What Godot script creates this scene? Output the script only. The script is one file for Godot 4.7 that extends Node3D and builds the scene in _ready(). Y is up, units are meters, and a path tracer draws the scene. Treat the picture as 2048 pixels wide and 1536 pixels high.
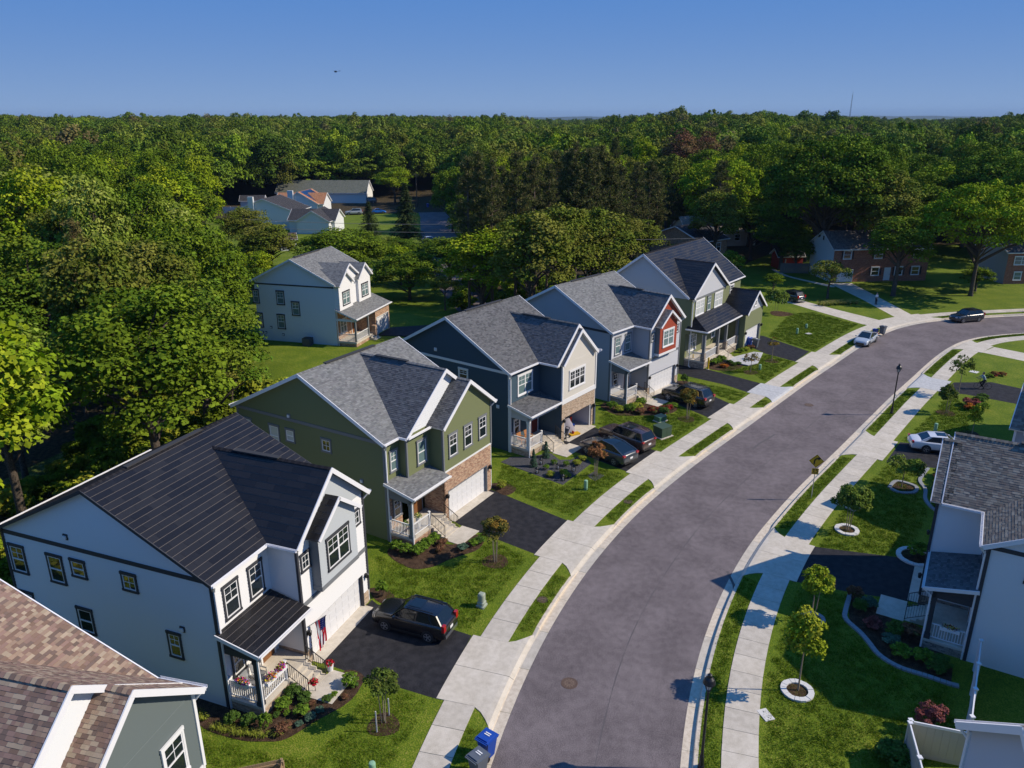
extends Node3D
# A suburban street seen from the air. y is up, units are metres; the road surface is y = 0, the lawns y = 0.15.
var rng := RandomNumberGenerator.new()
var mats := {}
var shared := {}
var taken := {}
const LAWN := 0.15

class MB:
	var v := PackedVector3Array()
	var n := PackedVector3Array()
	var c := PackedColorArray()
	var col := Color(1, 1, 1)
	var use_c := false
	func tri(a: Vector3, b: Vector3, d: Vector3) -> void:
		var nn := (d - a).cross(b - a).normalized()
		v.append(a); v.append(b); v.append(d)
		n.append(nn); n.append(nn); n.append(nn)
		if use_c:
			c.append(col); c.append(col); c.append(col)
	func tri_n(a: Vector3, b: Vector3, d: Vector3, nn: Vector3) -> void:
		v.append(a); v.append(b); v.append(d)
		n.append(nn); n.append(nn); n.append(nn)
		if use_c:
			c.append(col); c.append(col); c.append(col)
	func quad(a: Vector3, b: Vector3, d: Vector3, e: Vector3) -> void:
		tri(a, b, d)
		tri(a, d, e)
	func fan(p: Array) -> void:
		for i in range(1, p.size() - 1):
			tri(p[0], p[i], p[i + 1])
	func boxt(t: Transform3D, s: Vector3) -> void:
		var h := s * 0.5
		var q: Array[Vector3] = []
		for i in 8:
			q.append(t * Vector3(h.x if i & 1 else -h.x, h.y if i & 2 else -h.y, h.z if i & 4 else -h.z))
		quad(q[0], q[2], q[3], q[1]); quad(q[4], q[5], q[7], q[6])
		quad(q[0], q[1], q[5], q[4]); quad(q[2], q[6], q[7], q[3])
		quad(q[0], q[4], q[6], q[2]); quad(q[1], q[3], q[7], q[5])
	func box(ctr: Vector3, s: Vector3) -> void:
		boxt(Transform3D(Basis.IDENTITY, ctr), s)
	func box2(a: Vector3, b: Vector3) -> void:
		box((a + b) * 0.5, (b - a).abs())
	func bar(p: Vector3, q: Vector3, w: float, h: float, up := Vector3.UP) -> void:
		var z := (q - p).normalized()
		if absf(z.dot(up)) > 0.98:
			up = Vector3.RIGHT
		var x := up.cross(z).normalized()
		boxt(Transform3D(Basis(x, z.cross(x), z), (p + q) * 0.5), Vector3(w, h, p.distance_to(q)))
	func slab(pts: Array, down: Vector3) -> void: # a flat convex plate and its edge
		fan(pts)
		var k := pts.size()
		var low := []
		for p in pts: low.append(p + down)
		for i in k:
			quad(pts[i], pts[(i + 1) % k], low[(i + 1) % k], low[i])
		low.reverse()
		fan(low)
	func tube(pts: Array, radii: Array, sides := 6, cap := true) -> void:
		var rings := []
		for i in pts.size():
			var d: Vector3 = (pts[mini(i + 1, pts.size() - 1)] - pts[maxi(i - 1, 0)]).normalized()
			var up := Vector3.UP if absf(d.y) < 0.95 else Vector3.RIGHT
			var x := up.cross(d).normalized()
			var y := d.cross(x)
			var ring := []
			for k in sides:
				var a := TAU * k / sides
				var o := x * cos(a) + y * sin(a)
				ring.append([pts[i] + o * float(radii[i]), o])
			rings.append(ring)
		for i in pts.size() - 1:
			for k in sides:
				var a = rings[i][k]
				var b = rings[i][(k + 1) % sides]
				var d2 = rings[i + 1][(k + 1) % sides]
				var e = rings[i + 1][k]
				for q in [a, d2, b, a, e, d2]:
					v.append(q[0]); n.append(q[1])
					if use_c: c.append(col)
		if cap:
			for i in [0, pts.size() - 1]:
				for k in sides:
					tri(pts[i], rings[i][k][0], rings[i][(k + 1) % sides][0])
	func lathe(prof: Array, at := Vector3.ZERO, sides := 12, squash := Vector3.ONE) -> void: # [radius, height] pairs, smooth
		for i in prof.size() - 1:
			var r0: float = prof[i][0]
			var y0: float = prof[i][1]
			var r1: float = prof[i + 1][0]
			var y1: float = prof[i + 1][1]
			var sl := Vector2(y1 - y0, r0 - r1).normalized()
			for k in sides:
				var a := TAU * k / sides
				var b := TAU * (k + 1) / sides
				var A := Vector3(cos(a), 0, sin(a))
				var B := Vector3(cos(b), 0, sin(b))
				var q := [A * r0 + Vector3(0, y0, 0), B * r0 + Vector3(0, y0, 0), B * r1 + Vector3(0, y1, 0), A * r1 + Vector3(0, y1, 0)]
				var nn := [A * sl.x + Vector3(0, sl.y, 0), B * sl.x + Vector3(0, sl.y, 0)]
				for j in [0, 1, 2, 0, 2, 3]:
					v.append(at + q[j] * squash)
					n.append((nn[0] if j == 0 or j == 3 else nn[1]).normalized())
					if use_c: c.append(col)
	func grid(rows: Array) -> void: # smooth skin through rows of points
		var R := rows.size()
		var K: int = rows[0].size()
		var nr := []
		for i in R:
			var line := []
			for k in K:
				var du: Vector3 = rows[mini(i + 1, R - 1)][k] - rows[maxi(i - 1, 0)][k]
				var dv: Vector3 = rows[i][mini(k + 1, K - 1)] - rows[i][maxi(k - 1, 0)]
				line.append(du.cross(dv).normalized())
			nr.append(line)
		var ctr := Vector3.ZERO
		var lo := Vector3(1e9, 1e9, 1e9)
		var hi := -lo
		for line in rows:
			for p in line:
				ctr += p / float(R * K)
				lo = lo.min(p)
				hi = hi.max(p)
		ctr.y -= (hi - lo).length() * 0.25
		var sum := 0.0
		for i in R:
			for k in K: sum += nr[i][k].dot((rows[i][k] - ctr).normalized())
		var f := 1.0 if sum > 0.0 else -1.0
		for i in R - 1:
			for k in K - 1:
				var o := [[i, k], [i + 1, k], [i + 1, k + 1], [i, k], [i + 1, k + 1], [i, k + 1]]
				if f > 0.0: o = [[i, k], [i + 1, k + 1], [i + 1, k], [i, k], [i, k + 1], [i + 1, k + 1]]
				for q in o:
					v.append(rows[q[0]][q[1]]); n.append(nr[q[0]][q[1]] * f)
					if use_c: c.append(col)
	func mesh(m: Material) -> ArrayMesh:
		var a := []
		a.resize(Mesh.ARRAY_MAX)
		a[Mesh.ARRAY_VERTEX] = v
		a[Mesh.ARRAY_NORMAL] = n
		if use_c: a[Mesh.ARRAY_COLOR] = c
		var am := ArrayMesh.new()
		if v.size() == 0: return am
		am.add_surface_from_arrays(Mesh.PRIMITIVE_TRIANGLES, a)
		am.surface_set_material(0, m)
		return am

func numbered(s: String) -> String:
	if not taken.has(s):
		taken[s] = 0
		return s
	taken[s] += 1
	return "%s_%03d" % [s, taken[s]]
func tag(o: Node, label: String, category: String, group := "") -> Node:
	o.set_meta("label", label)
	o.set_meta("category", category)
	if group != "": o.set_meta("group", group)
	return o
func thing(called: String, label: String, category: String, at := Vector3.ZERO, turn := 0.0, group := "") -> Node3D:
	var o := Node3D.new()
	o.name = numbered(called)
	add_child(o)
	o.position = at
	o.rotation.y = turn
	tag(o, label, category, group)
	return o
func part(parent: Node, called: String, mesh: Mesh, at := Vector3.ZERO, turn := 0.0) -> MeshInstance3D:
	var o := MeshInstance3D.new()
	o.name = numbered(called) if parent == self else called
	o.mesh = mesh
	parent.add_child(o, true)
	o.position = at
	o.rotation.y = turn
	return o
func put(parent: Node, called: String, b: MB, m: Material) -> MeshInstance3D:
	return part(parent, called, b.mesh(m))
func setting(called: String, b: MB, m: Material) -> MeshInstance3D:
	var o := put(self, called, b, m)
	o.set_meta("kind", "structure")
	return o
func copy_of(o: Node3D, called: String, label: String, at: Vector3, turn: float, size := 1.0) -> Node3D:
	var r: Node3D = o.duplicate()
	r.name = numbered(called)
	add_child(r)
	r.position = at
	r.rotation.y = turn
	r.scale = Vector3.ONE * size
	r.set_meta("label", label)
	return r
func lin(r: float, g: float, b: float) -> Color:
	return Color(r, g, b).linear_to_srgb()
func mat(key: String, col := Color.WHITE, rough := 0.7, spec := 0.5, metal := 0.0) -> StandardMaterial3D:
	if mats.has(key): return mats[key]
	var m := StandardMaterial3D.new()
	m.resource_name = key
	m.albedo_color = col
	m.roughness = rough
	m.metallic_specular = spec
	m.metallic = metal
	mats[key] = m
	return m
func vmat(key: String, rough := 0.8, spec := 0.3) -> StandardMaterial3D:
	var m := mat(key, Color.WHITE, rough, spec)
	m.vertex_color_use_as_albedo = true
	return m
func noise_bytes(size: int, freq: float, sd: int, oct := 3) -> PackedByteArray:
	var f := FastNoiseLite.new()
	f.seed = sd
	f.noise_type = FastNoiseLite.TYPE_SIMPLEX
	f.frequency = freq
	f.fractal_octaves = oct
	var im := f.get_seamless_image(size, size, false, false, 0.1, true)
	im.convert(Image.FORMAT_L8)
	return im.get_data()
func tex(size: int, layers: Array, stops: Array, sd: int) -> Array: # layers: [cycles per texture, weight, octaves]; stops: [at, linear colour]; returns [colour texture, height texture]
	var src := []
	var tot := 0.0
	for i in layers.size():
		src.append(noise_bytes(size, float(layers[i][0]) / size, sd + i * 17, layers[i][2]))
		tot += layers[i][1]
	var gr := Gradient.new()
	var offs := PackedFloat32Array()
	var cols := PackedColorArray()
	for s in stops:
		offs.append(s[0])
		cols.append((s[1] as Color))
	gr.offsets = offs
	gr.colors = cols
	var lut := PackedByteArray()
	lut.resize(768)
	for i in 256:
		var k := gr.sample(i / 255.0).linear_to_srgb()
		lut[i * 3] = int(clampf(k.r, 0, 1) * 255)
		lut[i * 3 + 1] = int(clampf(k.g, 0, 1) * 255)
		lut[i * 3 + 2] = int(clampf(k.b, 0, 1) * 255)
	var out := PackedByteArray()
	out.resize(size * size * 3)
	var hgt := PackedByteArray()
	hgt.resize(size * size)
	var nl := layers.size()
	var w := []
	for l in layers: w.append(float(l[1]) / tot)
	for i in size * size:
		var x := 0.0
		for k in nl: x += src[k][i] * w[k]
		var q := clampi(int((x - 127.5) * 1.6 + 127.5), 0, 255)
		hgt[i] = q
		out[i * 3] = lut[q * 3]
		out[i * 3 + 1] = lut[q * 3 + 1]
		out[i * 3 + 2] = lut[q * 3 + 2]
	var a := Image.create_from_data(size, size, false, Image.FORMAT_RGB8, out)
	var h := Image.create_from_data(size, size, false, Image.FORMAT_L8, hgt)
	return [ImageTexture.create_from_image(a), ImageTexture.create_from_image(h)]
func tmat(key: String, t: Array, metres: float, rough := 0.9, relief := 0.0, world := true, spec := 0.3) -> StandardMaterial3D:
	if mats.has(key): return mats[key]
	var m := mat(key, Color.WHITE, rough, spec)
	m.albedo_texture = t[0]
	m.uv1_triplanar = true
	m.uv1_world_triplanar = world
	m.uv1_scale = Vector3.ONE / metres
	if relief > 0.0:
		m.heightmap_enabled = true
		m.heightmap_texture = t[1]
		m.heightmap_scale = relief
	return m

# ---------- the road's own coordinates: s along, t across (left negative)
var road_pts := PackedVector2Array([Vector2(1.03, 19.92), Vector2(0.93, 14.92), Vector2(0.83, 9.92), Vector2(0.76, 4.92), Vector2(0.74, -0.08), Vector2(0.77, -5.08), Vector2(0.92, -10.07), Vector2(1.25, -15.06), Vector2(1.83, -20.03), Vector2(2.79, -24.93), Vector2(4.1, -29.75), Vector2(5.76, -34.46), Vector2(7.78, -39.03), Vector2(10.12, -43.45), Vector2(12.75, -47.7), Vector2(15.66, -51.76), Vector2(18.71, -55.72), Vector2(21.87, -59.6), Vector2(25.05, -63.46), Vector2(28.2, -67.34), Vector2(31.35, -71.22), Vector2(34.5, -75.1), Vector2(37.72, -78.93), Vector2(40.96, -82.74), Vector2(44.18, -86.56), Vector2(47.47, -90.33), Vector2(50.91, -93.95), Vector2(54.67, -97.23), Vector2(58.96, -99.74), Vector2(63.69, -101.29), Vector2(68.59, -102.25), Vector2(73.52, -103.1), Vector2(78.47, -103.81), Vector2(83.43, -104.37), Vector2(88.42, -104.71), Vector2(93.42, -104.92), Vector2(98.41, -105.06), Vector2(103.41, -105.05), Vector2(108.41, -104.93), Vector2(113.41, -104.79), Vector2(118.41, -104.65), Vector2(123.4, -104.45), Vector2(128.39, -104.09), Vector2(133.37, -103.61), Vector2(138.34, -103.12)])
const HALF := 4.03
func rd(s: float, t: float, y := 0.0) -> Vector3:
	var f := clampf(s / 5.0, 0.0, road_pts.size() - 1.001)
	var i := int(f)
	var u := f - i
	var n := road_pts.size()
	var a := road_pts[maxi(i - 1, 0)]
	var b := road_pts[i]
	var c := road_pts[i + 1]
	var d := road_pts[mini(i + 2, n - 1)]
	var p := b.cubic_interpolate(c, a, d, u)
	var q := b.cubic_interpolate(c, a, d, u + 0.02)
	var dir := (q - p).normalized()
	return Vector3(p.x - dir.y * t, y, p.y + dir.x * t)
func flat(pts: Array, y: float) -> Array: # [x, z] pairs
	var o := []
	for p in pts: o.append(Vector3(p[0], y, p[1]))
	return o
func sheet(pts: Array, y: float, thick := 0.0) -> MB: # any simple outline in x, z
	var b := MB.new()
	var poly := PackedVector2Array()
	for p in pts: poly.append(Vector2(p[0], p[1]))
	var ix := Geometry2D.triangulate_polygon(poly)
	for i in range(0, ix.size(), 3):
		var q := [poly[ix[i]], poly[ix[i + 1]], poly[ix[i + 2]]]
		b.tri_n(Vector3(q[0].x, y, q[0].y), Vector3(q[1].x, y, q[1].y), Vector3(q[2].x, y, q[2].y), Vector3.UP)
	if thick > 0.0:
		for i in poly.size():
			var p := poly[i]
			var q := poly[(i + 1) % poly.size()]
			b.quad(Vector3(p.x, y, p.y), Vector3(q.x, y, q.y), Vector3(q.x, y - thick, q.y), Vector3(p.x, y - thick, p.y))
	return b
func blob(pts: Array, steps := 6) -> Array: # a closed smooth outline through the points
	var o := []
	var n := pts.size()
	for i in n:
		var a := Vector2(pts[(i + n - 1) % n][0], pts[(i + n - 1) % n][1])
		var b := Vector2(pts[i][0], pts[i][1])
		var c := Vector2(pts[(i + 1) % n][0], pts[(i + 1) % n][1])
		var d := Vector2(pts[(i + 2) % n][0], pts[(i + 2) % n][1])
		for k in steps:
			var q := b.cubic_interpolate(c, a, d, float(k) / steps)
			o.append([q.x, q.y])
	return o
func ring(x: float, z: float, r: float, k := 20, wob := 0.0) -> Array:
	var o := []
	for i in k:
		var a := TAU * i / k
		var rr := r * (1.0 + wob * sin(a * 3.0 + x))
		o.append([x + rr * cos(a), z + rr * sin(a)])
	return o

func _ready():
	rng.seed = 4711
	var cam := Camera3D.new()
	cam.name = "camera"
	add_child(cam)
	cam.fov = 53.0
	cam.near = 0.3
	cam.far = 30000.0
	cam.position = Vector3(0, 27.0, 0)
	cam.rotation = Vector3(-deg_to_rad(19.09), 0, deg_to_rad(-0.17))
	cam.current = true
	var sun := DirectionalLight3D.new()
	sun.name = "sun"
	add_child(sun)
	sun.light_energy = 1.6
	sun.light_color = Color(1.0, 0.95, 0.87)
	sun.light_angular_distance = 0.5
	sun.shadow_enabled = true
	var az := deg_to_rad(-88.0)
	var el := deg_to_rad(38.0)
	sun.look_at_from_position(Vector3.ZERO, Vector3(sin(az) * cos(el), -sin(el), -cos(az) * cos(el)))
	var sm := ProceduralSkyMaterial.new()
	sm.sky_top_color = lin(0.048, 0.205, 0.6)
	sm.sky_horizon_color = lin(0.262, 0.392, 0.611)
	sm.sky_curve = 0.064
	sm.ground_bottom_color = lin(0.04, 0.06, 0.02)
	sm.ground_horizon_color = lin(0.16, 0.24, 0.36)
	sm.sun_angle_max = 1.0
	var sky := Sky.new()
	sky.sky_material = sm
	var env := Environment.new()
	env.background_mode = Environment.BG_SKY
	env.sky = sky
	env.tonemap_mode = Environment.TONE_MAPPER_LINEAR
	env.tonemap_exposure = 1.0
	env.sdfgi_enabled = true
	env.ssao_enabled = true
	env.ssil_enabled = true
	env.fog_enabled = true
	env.fog_density = 0.00005
	env.fog_light_color = Color(0.62, 0.74, 0.9)
	var we := WorldEnvironment.new()
	we.name = "environment"
	we.environment = env
	add_child(we)
	make_materials()
	build_ground()
	build_houses()
	build_back()
	build_street()
	build_yards()
	build_vehicles()
	build_people()
	build_forest()

func make_materials():
	var g := tex(1024, [[230, 1.0, 3], [60, 0.3, 2], [7, 0.35, 3]], [[0.0, Color(0.05, 0.085, 0.006)], [0.35, Color(0.085, 0.135, 0.008)], [0.6, Color(0.125, 0.175, 0.01)], [0.8, Color(0.17, 0.2, 0.018)], [1.0, Color(0.27, 0.24, 0.06)]], 5)
	tmat("lawn", g, 26.0, 0.95, 3.0)
	var mw := tex(512, [[120, 1.0, 3], [14, 0.9, 3]], [[0.0, Color(0.02, 0.035, 0.008)], [0.45, Color(0.08, 0.12, 0.02)], [0.7, Color(0.16, 0.17, 0.045)], [1.0, Color(0.3, 0.25, 0.14)]], 31)
	tmat("meadow", mw, 14.0, 0.95, 8.0)
	var ff := tex(512, [[140, 1.0, 3], [20, 0.8, 2]], [[0.0, Color(0.012, 0.012, 0.006)], [0.5, Color(0.05, 0.04, 0.02)], [1.0, Color(0.12, 0.08, 0.045)]], 41)
	tmat("forest_floor", ff, 12.0, 0.95, 4.0)
	var asf := tex(1024, [[330, 1.0, 2], [24, 0.22, 3], [4, 0.25, 2]], [[0.0, Color(0.06, 0.051, 0.052)], [0.5, Color(0.158, 0.132, 0.135)], [1.0, Color(0.25, 0.215, 0.215)]], 51)
	tmat("road", asf, 18.0, 0.9, 0.3)
	var dr := tex(512, [[170, 1.0, 2], [10, 0.35, 3]], [[0.0, Color(0.006, 0.006, 0.008)], [0.5, Color(0.022, 0.022, 0.026)], [1.0, Color(0.055, 0.053, 0.058)]], 61)
	tmat("driveway", dr, 8.0, 0.75, 0.3)
	var cc := tex(512, [[180, 1.0, 2], [12, 0.35, 4], [3, 0.3, 2]], [[0.0, Color(0.38, 0.335, 0.265)], [0.5, Color(0.56, 0.505, 0.42)], [1.0, Color(0.68, 0.62, 0.54)]], 71)
	tmat("concrete", cc, 6.0, 0.9, 0.2)
	var cg := tex(512, [[180, 1.0, 2], [12, 0.4, 4]], [[0.0, Color(0.34, 0.34, 0.34)], [0.5, Color(0.48, 0.48, 0.475)], [1.0, Color(0.6, 0.6, 0.59)]], 73)
	tmat("new_concrete", cg, 6.0, 0.9, 0.2)
	var c2 := tex(512, [[180, 1.0, 2], [9, 0.35, 4]], [[0.0, Color(0.33, 0.295, 0.24)], [0.5, Color(0.51, 0.46, 0.385)], [1.0, Color(0.63, 0.575, 0.5)]], 76)
	tmat("concrete2", c2, 6.0, 0.9, 0.2)
	var kb := tex(512, [[180, 1.0, 2], [14, 0.5, 4]], [[0.0, Color(0.4, 0.32, 0.235)], [0.5, Color(0.6, 0.52, 0.41)], [1.0, Color(0.72, 0.64, 0.53)]], 78)
	tmat("kerb", kb, 6.0, 0.9, 0.2)
	var ml := tex(512, [[90, 1.0, 3], [9, 0.3, 2]], [[0.0, Color(0.012, 0.007, 0.004)], [0.5, Color(0.07, 0.04, 0.024)], [1.0, Color(0.2, 0.125, 0.08)]], 81)
	tmat("mulch", ml, 4.0, 0.95, 6.0)
	var gv := tex(512, [[110, 1.0, 2]], [[0.0, Color(0.01, 0.011, 0.014)], [0.5, Color(0.055, 0.058, 0.068)], [1.0, Color(0.2, 0.2, 0.22)]], 91)
	tmat("gravel", gv, 4.0, 0.8, 4.0)
	var wd := tex(256, [[40, 1.0, 3]], [[0.0, Color(0.2, 0.13, 0.07)], [1.0, Color(0.42, 0.3, 0.18)]], 95)
	tmat("wood", wd, 2.0, 0.8, 0.2)
	var bk := tex(256, [[60, 1.0, 3], [10, 0.6, 2]], [[0.0, Color(0.03, 0.022, 0.016)], [0.5, Color(0.09, 0.07, 0.055)], [1.0, Color(0.2, 0.17, 0.14)]], 97)
	tmat("bark", bk, 1.6, 0.95, 2.0, false)
	brick_mat("brick_tan", [Color(0.36, 0.2, 0.12), Color(0.42, 0.26, 0.16), Color(0.28, 0.14, 0.085), Color(0.47, 0.31, 0.2)], 11)
	brick_mat("brick_pale", [Color(0.4, 0.29, 0.2), Color(0.46, 0.35, 0.25), Color(0.33, 0.23, 0.155), Color(0.5, 0.38, 0.28)], 12)
	brick_mat("brick_red", [Color(0.3, 0.09, 0.045), Color(0.34, 0.11, 0.055), Color(0.25, 0.07, 0.04), Color(0.37, 0.13, 0.075)], 13)
	brick_mat("brick_grey", [Color(0.24, 0.2, 0.17), Color(0.3, 0.25, 0.2), Color(0.18, 0.14, 0.12), Color(0.36, 0.3, 0.25)], 14)
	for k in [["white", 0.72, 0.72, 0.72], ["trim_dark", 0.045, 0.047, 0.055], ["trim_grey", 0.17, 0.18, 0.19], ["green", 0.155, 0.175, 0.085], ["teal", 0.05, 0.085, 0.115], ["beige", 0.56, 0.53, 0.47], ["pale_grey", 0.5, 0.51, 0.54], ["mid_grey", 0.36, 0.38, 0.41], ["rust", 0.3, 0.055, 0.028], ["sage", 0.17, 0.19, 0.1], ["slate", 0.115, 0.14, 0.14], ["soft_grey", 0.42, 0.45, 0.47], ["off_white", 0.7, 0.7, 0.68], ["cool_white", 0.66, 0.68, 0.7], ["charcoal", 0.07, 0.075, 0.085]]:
		mat(k[0], lin(k[1], k[2], k[3]), 0.55, 0.35)
	mat("gutter", lin(0.74, 0.74, 0.76), 0.35)
	mat("glass", lin(0.012, 0.018, 0.022), 0.04, 0.9)
	mat("blind", lin(0.5, 0.53, 0.52), 0.12, 0.8)
	mat("teal_blind", lin(0.13, 0.2, 0.2), 0.06, 0.9)
	mat("black_metal", lin(0.012, 0.012, 0.014), 0.4)
	mat("door_brown", lin(0.2, 0.085, 0.03), 0.45)
	mat("door_red", lin(0.13, 0.025, 0.02), 0.45)
	mat("garage_white", lin(0.68, 0.68, 0.69), 0.45)
	mat("red_paint", lin(0.32, 0.02, 0.015), 0.6)
	mat("fence_white", lin(0.66, 0.67, 0.7), 0.4)
	mat("fence_beige", lin(0.42, 0.4, 0.36), 0.5)
	mat("fence_grey", lin(0.4, 0.42, 0.45), 0.5)
	mat("grey_wood", lin(0.16, 0.14, 0.12), 0.9)
	mat("galvanised", lin(0.42, 0.43, 0.44), 0.4, 0.5, 0.6)
	mat("blue_bin", lin(0.012, 0.06, 0.34), 0.4)
	mat("grey_bin", lin(0.1, 0.115, 0.14), 0.45)
	mat("utility_green", lin(0.24, 0.42, 0.27), 0.5)
	mat("utility_green2", lin(0.06, 0.16, 0.09), 0.5)
	mat("utility_dark", lin(0.04, 0.075, 0.045), 0.55)
	mat("iron", lin(0.1, 0.062, 0.042), 0.7)
	mat("concrete_white", lin(0.62, 0.6, 0.56), 0.85)
	mat("orange_wood", lin(0.36, 0.15, 0.05), 0.6)
	mat("toy_red", lin(0.5, 0.02, 0.015), 0.4)
	vmat("shingle", 0.92, 0.2)
	for i in 4:
		mat("tile%d" % i, lin(0.013 + i * 0.002, 0.0125 + i * 0.002, 0.0145 + i * 0.0022), 0.34 + i * 0.04, 0.4)
	mat("tile_base", lin(0.03, 0.031, 0.035), 0.5)
	mat("tile_edge_glint", lin(0.15, 0.135, 0.13), 0.5)  # paler tone that paints the highlight along the glass tile edges

func brick_mat(key: String, cols: Array, sd: int):
	var im := Image.create(512, 512, false, Image.FORMAT_RGB8) # 1.76 m: 8 bricks across, 24 courses
	var r := RandomNumberGenerator.new()
	r.seed = sd
	im.fill(lin(0.42, 0.38, 0.33))
	for row in 24:
		var y0 := int(row * 512.0 / 24)
		var y1 := int((row + 1) * 512.0 / 24)
		for k in range(-1, 9):
			var x0 := int(k * 64 + (32 if row % 2 else 0))
			var col: Color = cols[r.randi() % cols.size()] * r.randf_range(0.75, 1.2)
			im.fill_rect(Rect2i(x0, y0, 61, y1 - y0 - 3), col.linear_to_srgb())
	var m := mat(key, Color.WHITE, 0.9, 0.25)
	m.albedo_texture = ImageTexture.create_from_image(im)
	m.uv1_triplanar = true
	m.uv1_scale = Vector3.ONE / 1.76
	m.uv1_triplanar_sharpness = 8.0

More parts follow.
